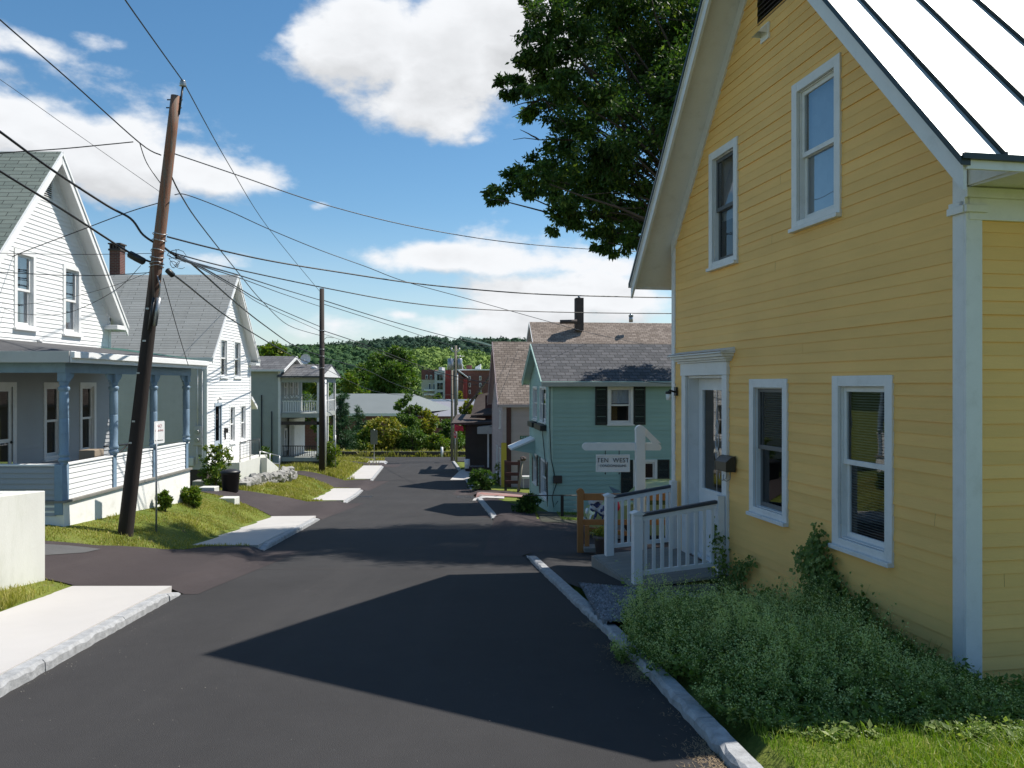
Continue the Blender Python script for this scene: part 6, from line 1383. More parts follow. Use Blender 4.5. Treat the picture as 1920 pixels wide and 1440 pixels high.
# tangle of loose drop wires by the pole
tw = random.Random(14)
for k_ in range(7):
    c = P(tw.uniform(322, 350), tw.uniform(470, 500), PY1); mb = MB(); r_ = tw.uniform(.04, .13); ph = tw.uniform(0, 6); pts = []
    for j in range(14): a = ph + j / 13 * tw.uniform(3.5, 6); pts.append((c.x + r_ * cos(a) * tw.uniform(.7, 1.2) - b1.x, c.y + r_ * .5 * sin(a * 1.3) - b1.y, c.z + r_ * sin(a) * .8))
    mb.tube(pts, .006, 4); P1.part('loose_wire', mb, M['black'])
for (pa, pb, r_) in (((240, 475), (272, 492), .075), ((312, 505), (326, 518), .055)):
    mb = MB(); a, b = P(pa[0], pa[1], PY1 - .15), P(pb[0], pb[1], PY1 - .05); mb.tube([L1(a.lerp(b, t)) for t in (0, .08, .5, .92, 1)], [r_ * .5, r_, r_ * 1.05, r_, r_ * .5], 10); P1.part('splice_case', mb, M['black'])

q0 = gp(603, 886, 30); PY2 = q0[1]; x2_ = (603.5 - 960) / FPX * PY2; zb2_ = G(x2_, PY2)
P2_ = Thing('utility_pole', (x2_, PY2, zb2_), 0, 'dark upright utility pole beside the grey balcony house', 'utility pole')
mb = MB(); mb.tube([(0, 0, zb2_ - .4), (0, 0, px_z(541, PY2))], [.185, .135], 12); P2_.part('shaft', mb, M['pole2'])
for py in (620, 668, 690, 655):
    mb = MB(); z = px_z(py, PY2); mb.tube([(.17 * cos(a), .17 * sin(a), z) for a in np.linspace(0, 2 * pi, 13)], .02, 5); P2_.part('clamp_band', mb, M['alu'])
mb = MB(); z = px_z(640, PY2); mb.tube([(0, 0, z), (.3, 0, z + .25), (.7, -.1, z + .2)], .015, 5); P2_.part('guard_arm', mb, M['black'])
x = P(609, 712, PY2 + 3.2); mb = MB(); mb.tube([(x.x, x.y, G(x.x, x.y)), (x.x, x.y, x.z)], .10, 10); solo('white_post', mb, M['trim'], 'tall pale post standing just behind the second utility pole', 'post')
for (px, ptop, pbot, Y3_, r_, lab) in ((854.5, 648, 868, 69.0, .17, 'grey weathered utility pole by the stop sign at the foot of the street'), (847.5, 690, 868, 70.5, .13, 'thinner utility pole just left of the stop sign pole')):
    x = tp(px, Y3_); z = float(zr(Y3_)); T = Thing('utility_pole', (x, Y3_, z), 0, lab, 'utility pole'); mb = MB(); mb.tube([(0, 0, z - .3), (0, 0, px_z(ptop, Y3_))], [r_, r_ * .7], 10); T.part('shaft', mb, M['pole3'])
    if px > 850:
        for dx_, py in ((-.35, 657), (.32, 657)):
            mb = MB(); zz = px_z(py, Y3_); mb.tube([(0, 0, zz - .2), (dx_, 0, zz)], .04, 6); mb.tube([(dx_, 0, zz - .05), (dx_, 0, zz + .22)], .06, 8); T.part('insulator', mb, M['trim'])
        mb = MB(); zz = px_z(668, Y3_); mb.tube([(0, 0, zz), (.75, 0, zz)], .025, 6); T.part('cross_arm', mb, M['trim'])
        for dx_, py0, py1, rr_ in ((-.42, 672, 694, .28), (.36, 672, 692, .22)):
            mb = MB(); z0_, z1_ = px_z(py1, Y3_), px_z(py0, Y3_); mb.tube([(dx_, -.1, z0_ + t * (z1_ - z0_)) for t in (0, .05, .95, 1)], [rr_ * .8, rr_, rr_, rr_ * .7], 12); mb.tube([(dx_, -.1, z1_), (dx_, -.1, z1_ + .25)], .05, 6); T.part('transformer', mb, M['alu'])
        mb = MB(); mb.tube([(.16, -.1, px_z(760, Y3_)), (.16, -.1, px_z(700, Y3_))], .05, 6); T.part('riser_guard', mb, M['trim'])
# ================================================================= overhead wires
def wire(label, pts, r_, sub=6):
    """pts: (px, py, depth) points joined by a smooth curve"""
    W_ = [P(*p) if len(p) == 3 and not isinstance(p, Vector) else p for p in pts]; out = []

    for i in range(len(W_) - 1):
        p0 = W_[max(i - 1, 0)]; p1_, p2_ = W_[i], W_[i + 1]; p3_ = W_[min(i + 2, len(W_) - 1)]
        for k2 in range(sub):
            t = k2 / sub; out.append(.5 * ((2 * p1_) + (p2_ - p0) * t + (2 * p0 - 5 * p1_ + 4 * p2_ - p3_) * t * t + (3 * p1_ - p0 - 3 * p2_ + p3_) * t ** 3))
    out.append(W_[-1])
    if pts[0][0] < -10 or pts[0][1] < -10: out.insert(0, out[0] + (out[0] - out[1]).normalized() * 14)     # runs on past the frame
    if pts[-1][0] > 1250 and 'yellow' not in label: out.append(out[-1] + (out[-1] - out[-2]).normalized() * 8)
    mb = MB(); mb.tube(out, r_, 5, cap=False); solo('overhead_wire', mb, M['black'], label, 'wire', 'overhead wires along the street')
Y1_ = PY1
wire('topmost wire from the upper left to the pin insulator of the leaning pole', [(200, -60, 11), (235, 0, 12.3), (343, 152, Y1_)], .013)
wire('long straight wire from the leaning pole top down to the second pole', [(343, 152, Y1_), (430, 310, 23), (505, 430, 33), (601, 548, PY2)], .012)
wire('thick wire from the left edge to the junction above the chimney', [(-60, -20, 11.5), (0, 37, 12.5), (130, 150, 14.2), (262, 268, 15.8), (302, 291, Y1_)], .013)
wire('wire loop hanging from the junction down the leaning pole side', [(262, 268, 15.8), (275, 305, 15.9), (302, 345, Y1_)], .010)
wire('slack wire from the left edge over the white gable peak', [(-40, 292, 14.5), (0, 287, 14.8), (115, 279, 15.3), (200, 271, 15.6), (250, 266, 15.8)], .011)
wire('thin pale line crossing the cloud from the left edge to the leaning pole', [(-50, 120, 13), (0, 149, 13.4), (150, 255, 14.8), (300, 360, Y1_)], .005)
wire('heavy cable from the left edge curving down onto the leaning pole', [(-60, 205, 12.5), (0, 247, 13.2), (100, 320, 14.4), (200, 385, 15.3), (245, 410, 15.7), (268, 440, 15.8), (296, 459, Y1_)], .024)
wire('heavy cable from the left edge ending in the black splice case', [(-60, 280, 12.5), (0, 321, 13.2), (120, 395, 14.5), (240, 472, 15.7), (290, 494, Y1_)], .022)
wire('service drop from the leaning pole to the porch house wall', [(299, 380, Y1_), (240, 398, 16.4), (150, 432, 16.9), (45, 472, 17.2), (14, 488, 17.2), (13, 512, 17.2)], .010)
wire('upper thin horizontal line across the porch house gable', [(-40, 474, 15), (150, 477, 15.6), (292, 475, Y1_)], .006)
wire('lower thin horizontal line across the porch house gable', [(-40, 508, 15), (150, 517, 15.6), (284, 511, Y1_)], .008)
wire('slack thin wire sagging across the upper windows of the porch house', [(264, 498, Y1_), (215, 545, 16.2), (125, 587, 16.6), (40, 588, 16.8), (0, 575, 17.0)], .006)
wire('second thin wire sagging across the upper windows', [(280, 510, Y1_), (215, 535, 16.2), (120, 560, 16.6), (30, 571, 16.8), (-30, 560, 17)], .005)
wire('long wire from the leaning pole high across the street behind the yellow roof', [(326, 288, Y1_), (450, 330, 18), (600, 381, 20), (760, 422, 22), (920, 450, 24), (1060, 464, 26), (1195, 472, 28), (1260, 474, 29)], .013)
wire('wavy wire from the leaning pole across to the tan roof on the right', [(328, 365, Y1_), (352, 366, 16.6), (430, 396, 18), (505, 430, 19.5), (600, 469, 21), (686, 500, 22), (760, 528, 23.5), (876, 560, 26), (1018, 600, 29), (1118, 627, 32), (1257, 655, 35), (1300, 661, 36)], .011)
wire('wire from the leaning pole dipping steeply to the second pole', [(322, 332, Y1_), (340, 367, 17), (375, 420, 20), (449, 514, 27), (491, 564, 33), (541, 610, 41), (600, 629, PY2)], .016)
wire('upper of two cables crossing the street to the yellow house', [(314, 444, Y1_), (400, 466, 17.5), (500, 488, 19), (620, 508, 20.5), (800, 534, 23), (1000, 551, 25), (1190, 557, 27), (1262, 558, 28)], .019)
wire('lower of two cables crossing the street to the yellow house', [(320, 472, Y1_), (345, 480, 16.6), (439, 504, 18), (620, 542, 21), (760, 567, 23), (900, 580, 25), (1080, 586, 27), (1262, 588, 28)], .015)
PY3 = 69.0
for k_, (lab, pts, r_) in enumerate([
    ('upper strand of the cable bundle between the leaning and second poles', [(330, 478, Y1_), (362, 492, 18), (451, 517, 26), (530, 542, 36), (601, 563, PY2)], .022),
    ('second strand of the cable bundle between the leaning and second poles', [(330, 480, Y1_), (362, 494, 18), (451, 522, 26), (530, 551, 36), (601, 575, PY2)], .016),
    ('middle strand of the cable bundle sagging to the second pole', [(330, 482, Y1_), (378, 501, 19), (449, 541, 26), (501, 570, 34), (601, 613, PY2)], .020),
    ('lowest strand of the cable bundle sagging to the second pole', [(330, 484, Y1_), (378, 504, 19), (449, 545, 26), (501, 576, 34), (601, 621, PY2)], .013)]): wire(lab, pts, r_)
wire('upper heavy cable sloping down to the foot of the second pole bundle', [(305, 462, Y1_), (330, 480, 16.6), (360, 495, 18.5), (445, 570, 26), (500, 613, 33), (553, 649, 41), (604, 668, PY2)], .024)
wire('lower heavy cable sloping down past the second white gable', [(318, 510, Y1_), (345, 530, 17.5), (428, 595, 25), (512, 647, 34), (560, 672, 42), (603, 688, PY2)], .022)
wire('thin guy wire from the leaning pole to the porch gutter', [(306, 522, Y1_), (332, 616, 17.4), (353, 685, 19.3)], .008)
wire('upper wire from the second pole to the far pole over the hill', [(606, 563, PY2), (725, 600, 58), (850, 634, PY3), (915, 648, 76), (1010, 668, 84)], .030)
wire('wire just under the upper one from the second pole to the far pole', [(606, 570, PY2), (725, 608, 58), (852, 650, PY3)], .022)
wire('long cable falling from the second pole towards the pink roof', [(606, 620, PY2), (660, 638, 50), (717, 659, 50), (798, 690, 50), (846, 704, 50), (912, 718, 49), (940, 722, 48)], .026)
wire('fine cable beside the one falling towards the pink roof', [(606, 626, PY2), (717, 664, 50), (798, 694, 50), (850, 712, 50), (905, 724, 49)], .012)
wire('low cable from the second pole past the twin poles', [(606, 670, PY2), (690, 695, 56), (746, 722, 62), (850, 754, PY3)], .020)
wire('cable from the second pole over the grey roof to the far pole', [(606, 690, PY2), (700, 733, 58), (780, 742, 64), (850, 740, PY3)], .016)
wire('service wire over the teal house roof', [(856, 655, PY3), (920, 665, 50), (1000, 680, 40), (1100, 700, 32), (1180, 712, 29), (1300, 724, 27)], .009)
wire('upper thin wire over the teal house roof', [(856, 650, PY3), (920, 650, 52), (1010, 662, 42), (1120, 688, 34), (1262, 706, 30)], .009)
# ================================================================= street furniture and small things
# guardrail across the foot of the hill
gy = 77.2
GR = Thing('guardrail', (-12, gy, float(zr(gy))), 0, 'long low dark guardrail across the far side of the cross street', 'guardrail')
zt = px_z(847, gy); gl = lambda x, y, z: (x + 12, y - gy, z)
mb = MB(); mb.box(Fr((12, 0), (1, 0), (0, 1)), -46, 6, -.05, .03, zt - .34, zt); GR.part('rail_beam', mb, M['oldwood'])
mb = MB(); mb.box(Fr((12, 0), (1, 0), (0, 1)), -46, 6, -.09, -.051, zt - .02, zt + .03); GR.part('top_edge', mb, M['alu'])
for i in range(27):
    mb = MB(); x = -45 + i * 1.9; mb.box(Fr((12, 0), (1, 0), (0, 1)), x - .09, x + .09, .035, .2, zt - 1.0, zt + .05); GR.part('rail_post', mb, M['oldwood'])
mb = MB(); mb.tube([(tp(829, 76.8), 76.6, px_z(858, 76.8)), (tp(829, 76.8), 76.6, px_z(838, 76.8))], .12, 8); solo('marker_post', mb, M['trim'], 'short white marker post in front of the guardrail', 'post')

def sign_post(name, px, py0, pyb, r_, mat, label, cat, Yf=None):
    x, y = gp(px, pyb) if Yf is None else ((px - 960) / FPX * Yf, Yf); z = G(x, y) if Yf is None else px_z(pyb, Yf)
    T = Thing(name, (x, y, z), 0, label, cat); mb = MB(); mb.tube([(0, 0, z - .2), (0, 0, px_z(py0, y))], r_, 8); T.part('post', mb, mat); return T, x, y, z
def oct_sign(T, c, r_, mat, rotz, n=8, name='sign_face', th=.004):
    mb = MB(); pl = [(r_ * cos(pi / n + 2 * pi * i / n), c[2] + r_ * sin(pi / n + 2 * pi * i / n)) for i in range(n)]; mb.prism(Fr((c[0], c[1]), (cos(rotz), sin(rotz)), (-sin(rotz) * -1, -cos(rotz))), pl, 0, th); return T.part(name, mb, mat)
# no-parking plate on its steel post
NP, x, y, z = sign_post('parking_sign', 293, 794, 998, .022, M['alu'], 'narrow white no parking sign on a steel post beside the leaning pole', 'sign')
ang = radians(77); fx, fy = cos(ang), sin(ang)
Fs = Fr((0.0, -.03), (fx * 1, fy * 1), (fy, -fx)); zt_, zb_ = px_z(790, y), px_z(832, y)
mb = MB(); mb.prism(Fs, [(-.05, zb_ + .02), (-.03, zb_), (.27, zb_), (.29, zb_ + .02), (.29, zt_ - .02), (.27, zt_), (-.03, zt_), (-.05, zt_ - .02)], 0, .004); pl = NP.part('plate', mb, M['bright_trim'])
red = paint('faded_sign_red', (.50, .28, .28), .6); hh = zt_ - zb_
def on_plate(body, size, s, zz, m_=red):
    o = letters('lettering', body, size, m_, pl, (0, 0, 0), (0, 0, 0)); p_ = Fs(s, .006, zz); o.location = (p_[0], p_[1], p_[2] - z); o.rotation_euler = (pi / 2, 0, ang); return o
on_plate('NO', .10, .12, zt_ - hh * .22); on_plate('PARKING', .062, .12, zt_ - hh * .42)
mb = MB(); mb.box(Fs, .0, .24, .005, .007, zb_ + hh * .13, zb_ + hh * .155); mb.prism(Fs, [(-.02, zb_ + hh * .142), (.03, zb_ + hh * .19), (.03, zb_ + hh * .09)], .005, .007); NP.part('arrow', mb, M['black'], pl)
# stop sign on the grey pole
Y_ = 68.0; SP, x, y, z = sign_post('stop_sign', 853.5, 805, 862, .03, M['alu'], 'red octagonal stop sign turned away on the grey pole at the street foot', 'sign', Yf=Y_)
rs = .34; sa = radians(-62); mb = MB(); Fo = Fr((0, -.04), (cos(sa), sin(sa)), (sin(sa), -cos(sa))); zc = px_z(815, Y_)
mb.prism(Fo, [(rs * cos(pi / 8 + i * pi / 4), zc + rs * sin(pi / 8 + i * pi / 4)) for i in range(8)], 0, .01); pl = SP.part('plate', mb, paint('stop_red', (.50, .02, .035), .5))
mb = MB(); mb.prism(Fo, [(rs * 1.08 * cos(pi / 8 + i * pi / 4), zc + rs * 1.08 * sin(pi / 8 + i * pi / 4)) for i in range(8)], -.01, -.001); SP.part('border', mb, M['bright_trim'], pl)
o = letters('lettering', 'STOP', .24, M['bright_trim'], pl, (0, 0, 0), (0, 0, 0)); p_ = Fo(0, .014, zc); o.location = (p_[0], p_[1], p_[2] - z); o.rotation_euler = (pi / 2, 0, sa)
# square board seen from behind and thin steel post
SQ, x, y, z = sign_post('square_sign', 701.5, 805, 864, .035, M['alu'], 'square unpainted back of a sign before the yellowing shrub', 'sign', Yf=67.0)
mb = MB(); mb.box(ID, -.30, .30, -.05, -.04, px_z(833, y), px_z(806, y)); SQ.part('plate', mb, paint('dull_sign_back', (.17, .18, .14), .5, metal=.3))
mb = MB(); x, y = gp(629, 882); mb.tube([(x, y, G(x, y)), (x, y, px_z(816, y))], .03, 7); solo('steel_stake', mb, M['alu'], 'thin bare steel post in the tall grass right of the dark pole', 'post')
# green street name plates behind the teal house corner
ES, x, y, z = sign_post('street_name_sign', 993.5, 818, 905, .03, M['alu'], 'green street name plates on a post half hidden by the teal house', 'sign', Yf=37.0)
gm_ = paint('street_sign_green', (.02, .10, .07), .5); sa2 = radians(10)
mb = MB(); Fe = Fr((0, -.05), (cos(sa2), -sin(sa2) * 0 + sin(0)), (0, -1)); a, b, zt_, zb_ = tp(975, 37) - x, tp(993, 37) - x, px_z(817, 37), px_z(823.5, 37)
mb.box(Fr((0, -.05), (1, 0), (0, -1)), a, b, 0, .01, zb_, zt_); pl = ES.part('name_plate', mb, gm_)
mb = MB(); Fe = Fr((0, -.04), (1, 0), (0, -1)); mb.box(Fe, a, b, .011, .013, zt_ - .015, zt_); mb.box(Fe, a, b, .011, .013, zb_, zb_ + .015); mb.box(Fe, a, a + .015, .011, .013, zb_ + .015, zt_ - .015); ES.part('plate_border', mb, M['trim'], pl)
letters('lettering', 'ELM ST', .11, M['trim'], pl, ((a + b) / 2, -.066, (zt_ + zb_) / 2 - z), (pi / 2, 0, 0))
mb = MB(); mb.box(Fr((0, .03), (sin(.2), cos(.2)), (1, 0)), -.3, .35, 0, .01, zb_ - .22, zb_ - .03); ES.part('name_plate', mb, gm_)

# cedar fence beside the parking lot
fx0, fy0 = gp(1088, 1038); fz0 = G(fx0, fy0)
CF = Thing('cedar_fence', (fx0, fy0, fz0), 0, 'orange cedar rail fence with round-topped post behind the ramp railing', 'fence')
def fpx(px, Y=None): return ((px - 960) / FPX * (Y or fy0)) - fx0
def fz(py, Y=None): return px_z(py, Y or fy0)
mb = MB(); w = .065; zt_ = fz(918); mb.box(ID, -w, w, -.06, .06, fz0 - .2, zt_ - .06); mb.prism(Fr((0, -.06), (1, 0), (0, 1)), [(w * 1.15 * cos(a), zt_ - .06 + .075 * sin(a)) for a in np.linspace(0, pi, 11)], 0, .12); CF.part('post', mb, M['cedar'], bevel=.008)
mb = MB(); mb.box(ID, w, fpx(1300), -.03, .03, fz(938), fz(925)); CF.part('rail', mb, M['cedar'], bevel=.006)
mb = MB(); mb.box(ID, w, fpx(1300), -.03, .03, fz(984), fz(974)); CF.part('rail', mb, M['cedar'], bevel=.006)
mb = MB(); a, b = P(1104, 989, fy0), P(1195, 1001, fy0); mb.hexa([(fpx(1104), -.05, fz(996)), (fpx(1195), -.05, fz(1006)), (fpx(1195), .05, fz(1006)), (fpx(1104), .05, fz(996)), (fpx(1104), -.05, fz(988)), (fpx(1195), -.05, fz(998)), (fpx(1195), .05, fz(998)), (fpx(1104), .05, fz(988))]); CF.part('rail', mb, M['cedar'], bevel=.004)
mb = MB(); mb.box(ID, fpx(1095.5), fpx(1104), -.14, -.06, fz(1023), fz(983)); CF.part('short_post', mb, M['cedar'], bevel=.006)
mb = MB(); mb.box(ID, fpx(1093), fpx(1120), -.3, .1, fz(1030), fz(1022)); CF.part('base_block', mb, M['deck'], bevel=.01)
# black wire fence before the teal house
wy = 26.2; WF = Thing('wire_fence', (tp(1054, wy), wy, G(tp(1054, wy), wy)), 0, 'thin black wire fence with one steel post before the teal house', 'fence'); xo = tp(1054, wy)
mb = MB(); mb.box(ID, -.05, .05, -.05, .05, px_z(968, wy), px_z(928, wy)); WF.part('post', mb, M['black'])
mb = MB(); mb.tube([(tp(985, wy) - xo, 0, px_z(929, wy)), (0, 0, px_z(929, wy)), (tp(1090, wy) - xo, 0, px_z(929, wy))], .018, 5); WF.part('top_rail', mb, M['black'])
mb = MB()
for py in (938, 947, 956): mb.tube([(0, 0, px_z(py, wy)), (tp(1090, wy) - xo, 0, px_z(py, wy))], .006, 4)
WF.part('wire', mb, M['black'])

# pale green small car behind the fence, nose to the left
cyY = fy0 + 3.6; cx0 = tp(1103, cyY); cgz = G(cx0 + 1.8, cyY) ; olive = paint('pale_olive_paint', (.34, .38, .17), .28, .05)
CR = Thing('parked_car', (cx0 + 1.9, cyY, cgz), 0, 'pale green small car parked behind the cedar fence', 'car'); zz = cgz
Fc_ = Fr((-1.9, -.7), (1, 0), (0, 1)); prof_ = [(0.02, .30), (0.0, .50), (.06, .66), (.30, .78), (.85, .88), (1.05, .92), (1.45, 1.30), (1.75, 1.36), (2.6, 1.36), (3.1, 1.10), (3.5, .95), (3.7, .75), (3.72, .35), (3.3, .25), (.5, .25)]
mb = MB(); mb.prism(Fc_, [(a, zz + b) for a, b in prof_], 0, 1.45); CR.part('body', mb, olive, bevel=.05)
mb = MB(); mb.prism(Fc_, [(1.15, zz + .95), (1.47, zz + 1.26), (2.05, zz + 1.28), (2.05, zz + .95)], -.006, -.001); mb.prism(Fc_, [(2.12, zz + .95), (2.12, zz + 1.28), (2.58, zz + 1.28), (2.95, zz + .97)], -.006, -.001); CR.part('side_window', mb, M['glass_dark'])
mb = MB(); mb.quad(Fc_(1.02, .08, zz + .935), Fc_(1.43, .12, zz + 1.30), Fc_(1.43, 1.33, zz + 1.30), Fc_(1.02, 1.37, zz + .935)); CR.part('windscreen', mb, M['glass_sky'])
for s_ in (.68, 3.0):
    mb = MB(); c = Fc_(s_, 0, zz + .29); mb.tube([(c[0], c[1] - .02, c[2]), (c[0], c[1] + .17, c[2])], .29, 20); wh = CR.part('wheel', mb, M['black']); mb = MB(); mb.tube([(c[0], c[1] - .035, c[2]), (c[0], c[1] - .02, c[2])], .17, 16); CR.part('hub_cap', mb, M['alu'], wh)
for d_ in (.12, 1.2):
    mb = MB(); c = Fc_(.02, d_, zz + .60); mb.ball(c, .085, 12, 8, (.6, 1, 1)); CR.part('headlight', mb, M['bright_trim'])
mb = MB(); mb.box(Fc_, -.08, .0, .0, 1.45, zz + .34, zz + .43); CR.part('bumper', mb, M['alu'], bevel=.02)
mb = MB(); mb.ball(Fc_(.98, -.10, zz + .98), .07, 10, 6, (.6, 1, .7)); CR.part('wing_mirror', mb, olive)
# patterned bundle and black umbrella leaning on the fence
ux, uy = P(1125, 955, fy0 + .5)[0], fy0 + .5
mb = MB(); rg = random.Random(4)
for k_ in range(9): c = P(1112 + rg.uniform(0, 24), 940 + rg.uniform(-4, 22), uy); mb.ball(c, rg.uniform(.07, .14), 9, 6, (1, .8, .9), .12, rg)
def cloth_mat():
    m, T = newmat('patterned_cloth'); tc = T.n('ShaderNodeTexCoord').outputs['Object']; v = T.n('ShaderNodeTexVoronoi', i0=tc); v.inputs['Scale'].default_value = 11
    c = T.mix(T.math('GREATER_THAN', T.n('ShaderNodeSeparateXYZ', i0=v.outputs['Color']).outputs[0], .5), (.04, .06, .18), (.55, .60, .68)); p = T.n('ShaderNodeBsdfPrincipled'); T.inp(p, 'Base Color', c); T.inp(p, 'Roughness', .8); finish(T, p); return m
mb.tube([P(1120, 955, uy), P(1114, 975, uy)], .03, 6); mb.tube([P(1130, 955, uy), P(1131, 985, uy)], .03, 6)
solo('cloth_bundle', mb, cloth_mat(), 'blue and white patterned bundle hung behind the cedar rail', 'cloth')
mb = MB(); mb.ball(P(1156, 949, fy0 + .6), .10, 10, 7, (.8, .8, 1.2)); solo('red_ball', mb, paint('red_vinyl', (.55, .02, .06), .4), 'small crimson ball behind the far ramp railing', 'ball')
mb = MB(); a = P(1141, 911, fy0 + .4); mb.add([a, P(1166, 922, fy0 + .4), P(1150, 925, fy0 + .1), P(1146, 918, fy0 + .9)], [(0, 1, 2), (0, 1, 3), (0, 2, 3), (1, 2, 3)]); solo('folded_umbrella', mb, M['darkgreen'], 'black pointed folded cloth resting on the top cedar rail', 'umbrella')
# flower pot with yellow-green flowers
pc_ = P(1128, 1040, fy0 - .45); pr_ = 15 / FPX * (fy0 - .45); ph = 36 / FPX * (fy0 - .45)
PT = Thing('flower_pot', (pc_.x, pc_.y, pc_.z), 0, 'grey flower pot with yellow-green flowers by the cedar fence', 'flower pot')
mb = MB(); mb.lathe((0, 0, pc_.z), [(pr_ * .68, 0), (pr_ * .95, ph * .85), (pr_ * 1.08, ph * .86), (pr_ * 1.08, ph), (pr_ * .95, ph)], 18); PT.part('pot', mb, paint('grey_clay', (.12, .10, .095), .8))
n = 700; Cq = nr.normal(0, 1, (n, 3)) * np.array([pr_ * .6, pr_ * .6, .05]) + np.array([0, 0, ph + .06]); V, F_ = leaf_arrays(Cq, unitv(n), .045, .03); link('flowers', fast_mesh('flowers', V, F_, M['leaf_yellow']), parent=PT.r, kind='stuff')

# wooden boards, leaning post and planter by the pink wall
yb = 40.6; RK = Thing('board_rack', (tp(960, yb), yb, px_z(921, yb)), 0, 'dark brown board fence panel before the pink wall', 'fence panel'); xo = tp(960, yb)
for py in (866, 886, 901):
    mb = MB(); mb.box(ID, tp(947, yb) - xo, tp(975, yb) - xo, -.03, .03, px_z(py + 6, yb), px_z(py, yb)); RK.part('board', mb, M['rust'])
for px in (948, 973):
    mb = MB(); mb.box(ID, tp(px - 2.5, yb) - xo, tp(px + 2.5, yb) - xo, .031, .12, px_z(922, yb), px_z(863, yb)); RK.part('upright', mb, M['oldwood'])
LP = Thing('leaning_planter', P(971, 925, 39.8)[:], 0, 'hanging basket on a leaning grey post before the dark boards', 'planter'); lo = Vector(P(971, 925, 39.8)); lo.z = 0
mb = MB(); mb.tube([P(971, 925, 39.8) - lo, P(979, 866, 39.8) - lo], .07, 6); LP.part('post', mb, M['pole3'])
mb = MB(); mb.ball(P(981, 860, 39.8) - lo, .16, 10, 6, (1, 1, .8), .2, rg); LP.part('basket', mb, M['oldwood'])
mb = MB(); mb.box(ID, tp(979, 40), tp(996, 40), 39.9, 40.3, px_z(897, 40), px_z(893, 40)); mb.box(ID, tp(981, 40), tp(982, 40), 39.95, 40.0, px_z(915, 40), px_z(897, 40)); mb.box(ID, tp(994, 40), tp(995, 40), 39.95, 40.0, px_z(915, 40), px_z(897, 40)); solo('white_bench', mb, M['trim'], 'narrow white bench against the pink wall', 'bench')
# garden table by the forecourt
yt_ = 47.0; TB = Thing('garden_table', (tp(893, yt_), yt_, px_z(898, yt_)), 0, 'weathered dark garden table before the brown building', 'table'); xo = tp(893, yt_)
mb = MB(); mb.box(ID, tp(880, yt_) - xo, tp(908, yt_) - xo, -.4, .4, px_z(877, yt_), px_z(874, yt_)); TB.part('tabletop', mb, M['oldwood'])
for px in (884, 906):
    mb = MB(); mb.box(ID, tp(px - 2.5, yt_) - xo, tp(px + 2, yt_) - xo, -.3, -.1, px_z(899, yt_), px_z(877, yt_)); TB.part('leg', mb, M['oldwood'])
mb = MB(); mb.tube([P(876, 878, 52), P(876, 861, 52)], .18, 10); solo('white_barrel', mb, M['trim'], 'small pale upright barrel before the brown wall', 'barrel')

# ================================================================= buildings beyond the trees
def far_box(px0, px1, py0, py1, Y, d=8): return ((px0 - 960) / FPX * Y, (px1 - 960) / FPX * Y, 0, d, px_z(py1, Y), px_z(py0, Y))
YM = 180.0; MX = tp(855, YM); MI = Thing('brick_mill', (MX, YM, -10), 0, 'red brick mill with pale glazed stair tower beyond the trees', 'building'); FM = Fr((-MX, 0), (1, 0), (0, 1))
redm = paint('bright_red_panels', (.30, .035, .035), .6, .1); palem = paint('pale_panels', (.45, .46, .47), .6, .1); cream = paint('cream_render', (.50, .46, .36), .7)
def mp(name, px0, px1, py0, py1, off, mat, parent=None, d=8.0):
    x0, x1, _, _, z0, z1 = far_box(px0, px1, py0, py1, YM); mb = MB(); mb.box(FM, x0, x1, off, off + d, z0, z1); return MI.part(name, mb, mat, parent)
mp('wall', 790, 816, 693, 712, .2, M['mill_brick']); w_ = mp('wall', 790, 816, 712, 790, .1, cream)
mp('balcony_edge', 796, 816, 730, 733, -1.0, M['bright_trim'], d=1.1); mp('balcony_edge', 796, 816, 738, 741, -1.0, M['bright_trim'], d=1.1)
tw_ = mp('stair_tower', 816, 835, 695, 790, -1.5, palem)
for (a, b) in ((702, 713), (718, 730), (735, 745)):
    f = mp('window', 821, 831.5, a, b, -1.56, M['glass_dark'], tw_, .05)
    for px in (826,): mp('glazing_bar', px - .3, px + .3, a, b, -1.62, palem, f, .05)
w_ = mp('red_wall', 835, 847.5, 694, 790, -.5, redm)
mp('corner_post', 847.5, 849, 694, 790, -.7, palem)
w_ = mp('wall', 849, 925, 694, 790, 1.5, M['mill_brick']); mp('cornice', 849, 925, 692, 694.2, 1.0, M['bright_trim'])
x0, x1 = tp(860, YM), tp(877, YM); mb = MB(); mb.prism(FM, [(x0, -10), (x1 - 1.0, -10), (x1 - 1.0, px_z(708, YM)), (x0, px_z(697, YM))], -1.0, 3); MI.part('gable_block', mb, M['mill_brick'])
mb = MB(); mb.prism(FM, [(x0, px_z(697, YM)), (x1, px_z(708.5, YM)), (x1, px_z(706.5, YM)), (x0, px_z(694, YM))], -1.3, 3.2); MI.part('sloped_roof', mb, palem)
mp('red_wall', 869.5, 876, 709, 790, -1.2, redm, d=.4)
for px in (880, 900, 918):
    for py in (705, 718, 731):
        f = mp('window', px - 2, px + 2, py, py + 8, 1.40, M['bright_trim'], w_, .1); mp('pane', px - 1.2, px + 1.2, py + 1, py + 7, 1.34, M['glass_dark'], f, .05)
for px in (800, 808):
    f = mp('window', px - 2, px + 2, 703, 711, .10, M['bright_trim'], None, .1); mp('pane', px - 1.3, px + 1.3, 704, 710.5, .04, M['glass_dark'], f, .05)
    f = mp('window', px + 4, px + 7.5, 719, 729, .02, M['bright_trim'], None, .08); mp('pane', px + 4.6, px + 7, 720, 729, -.04, M['glass_dark'], f, .05)
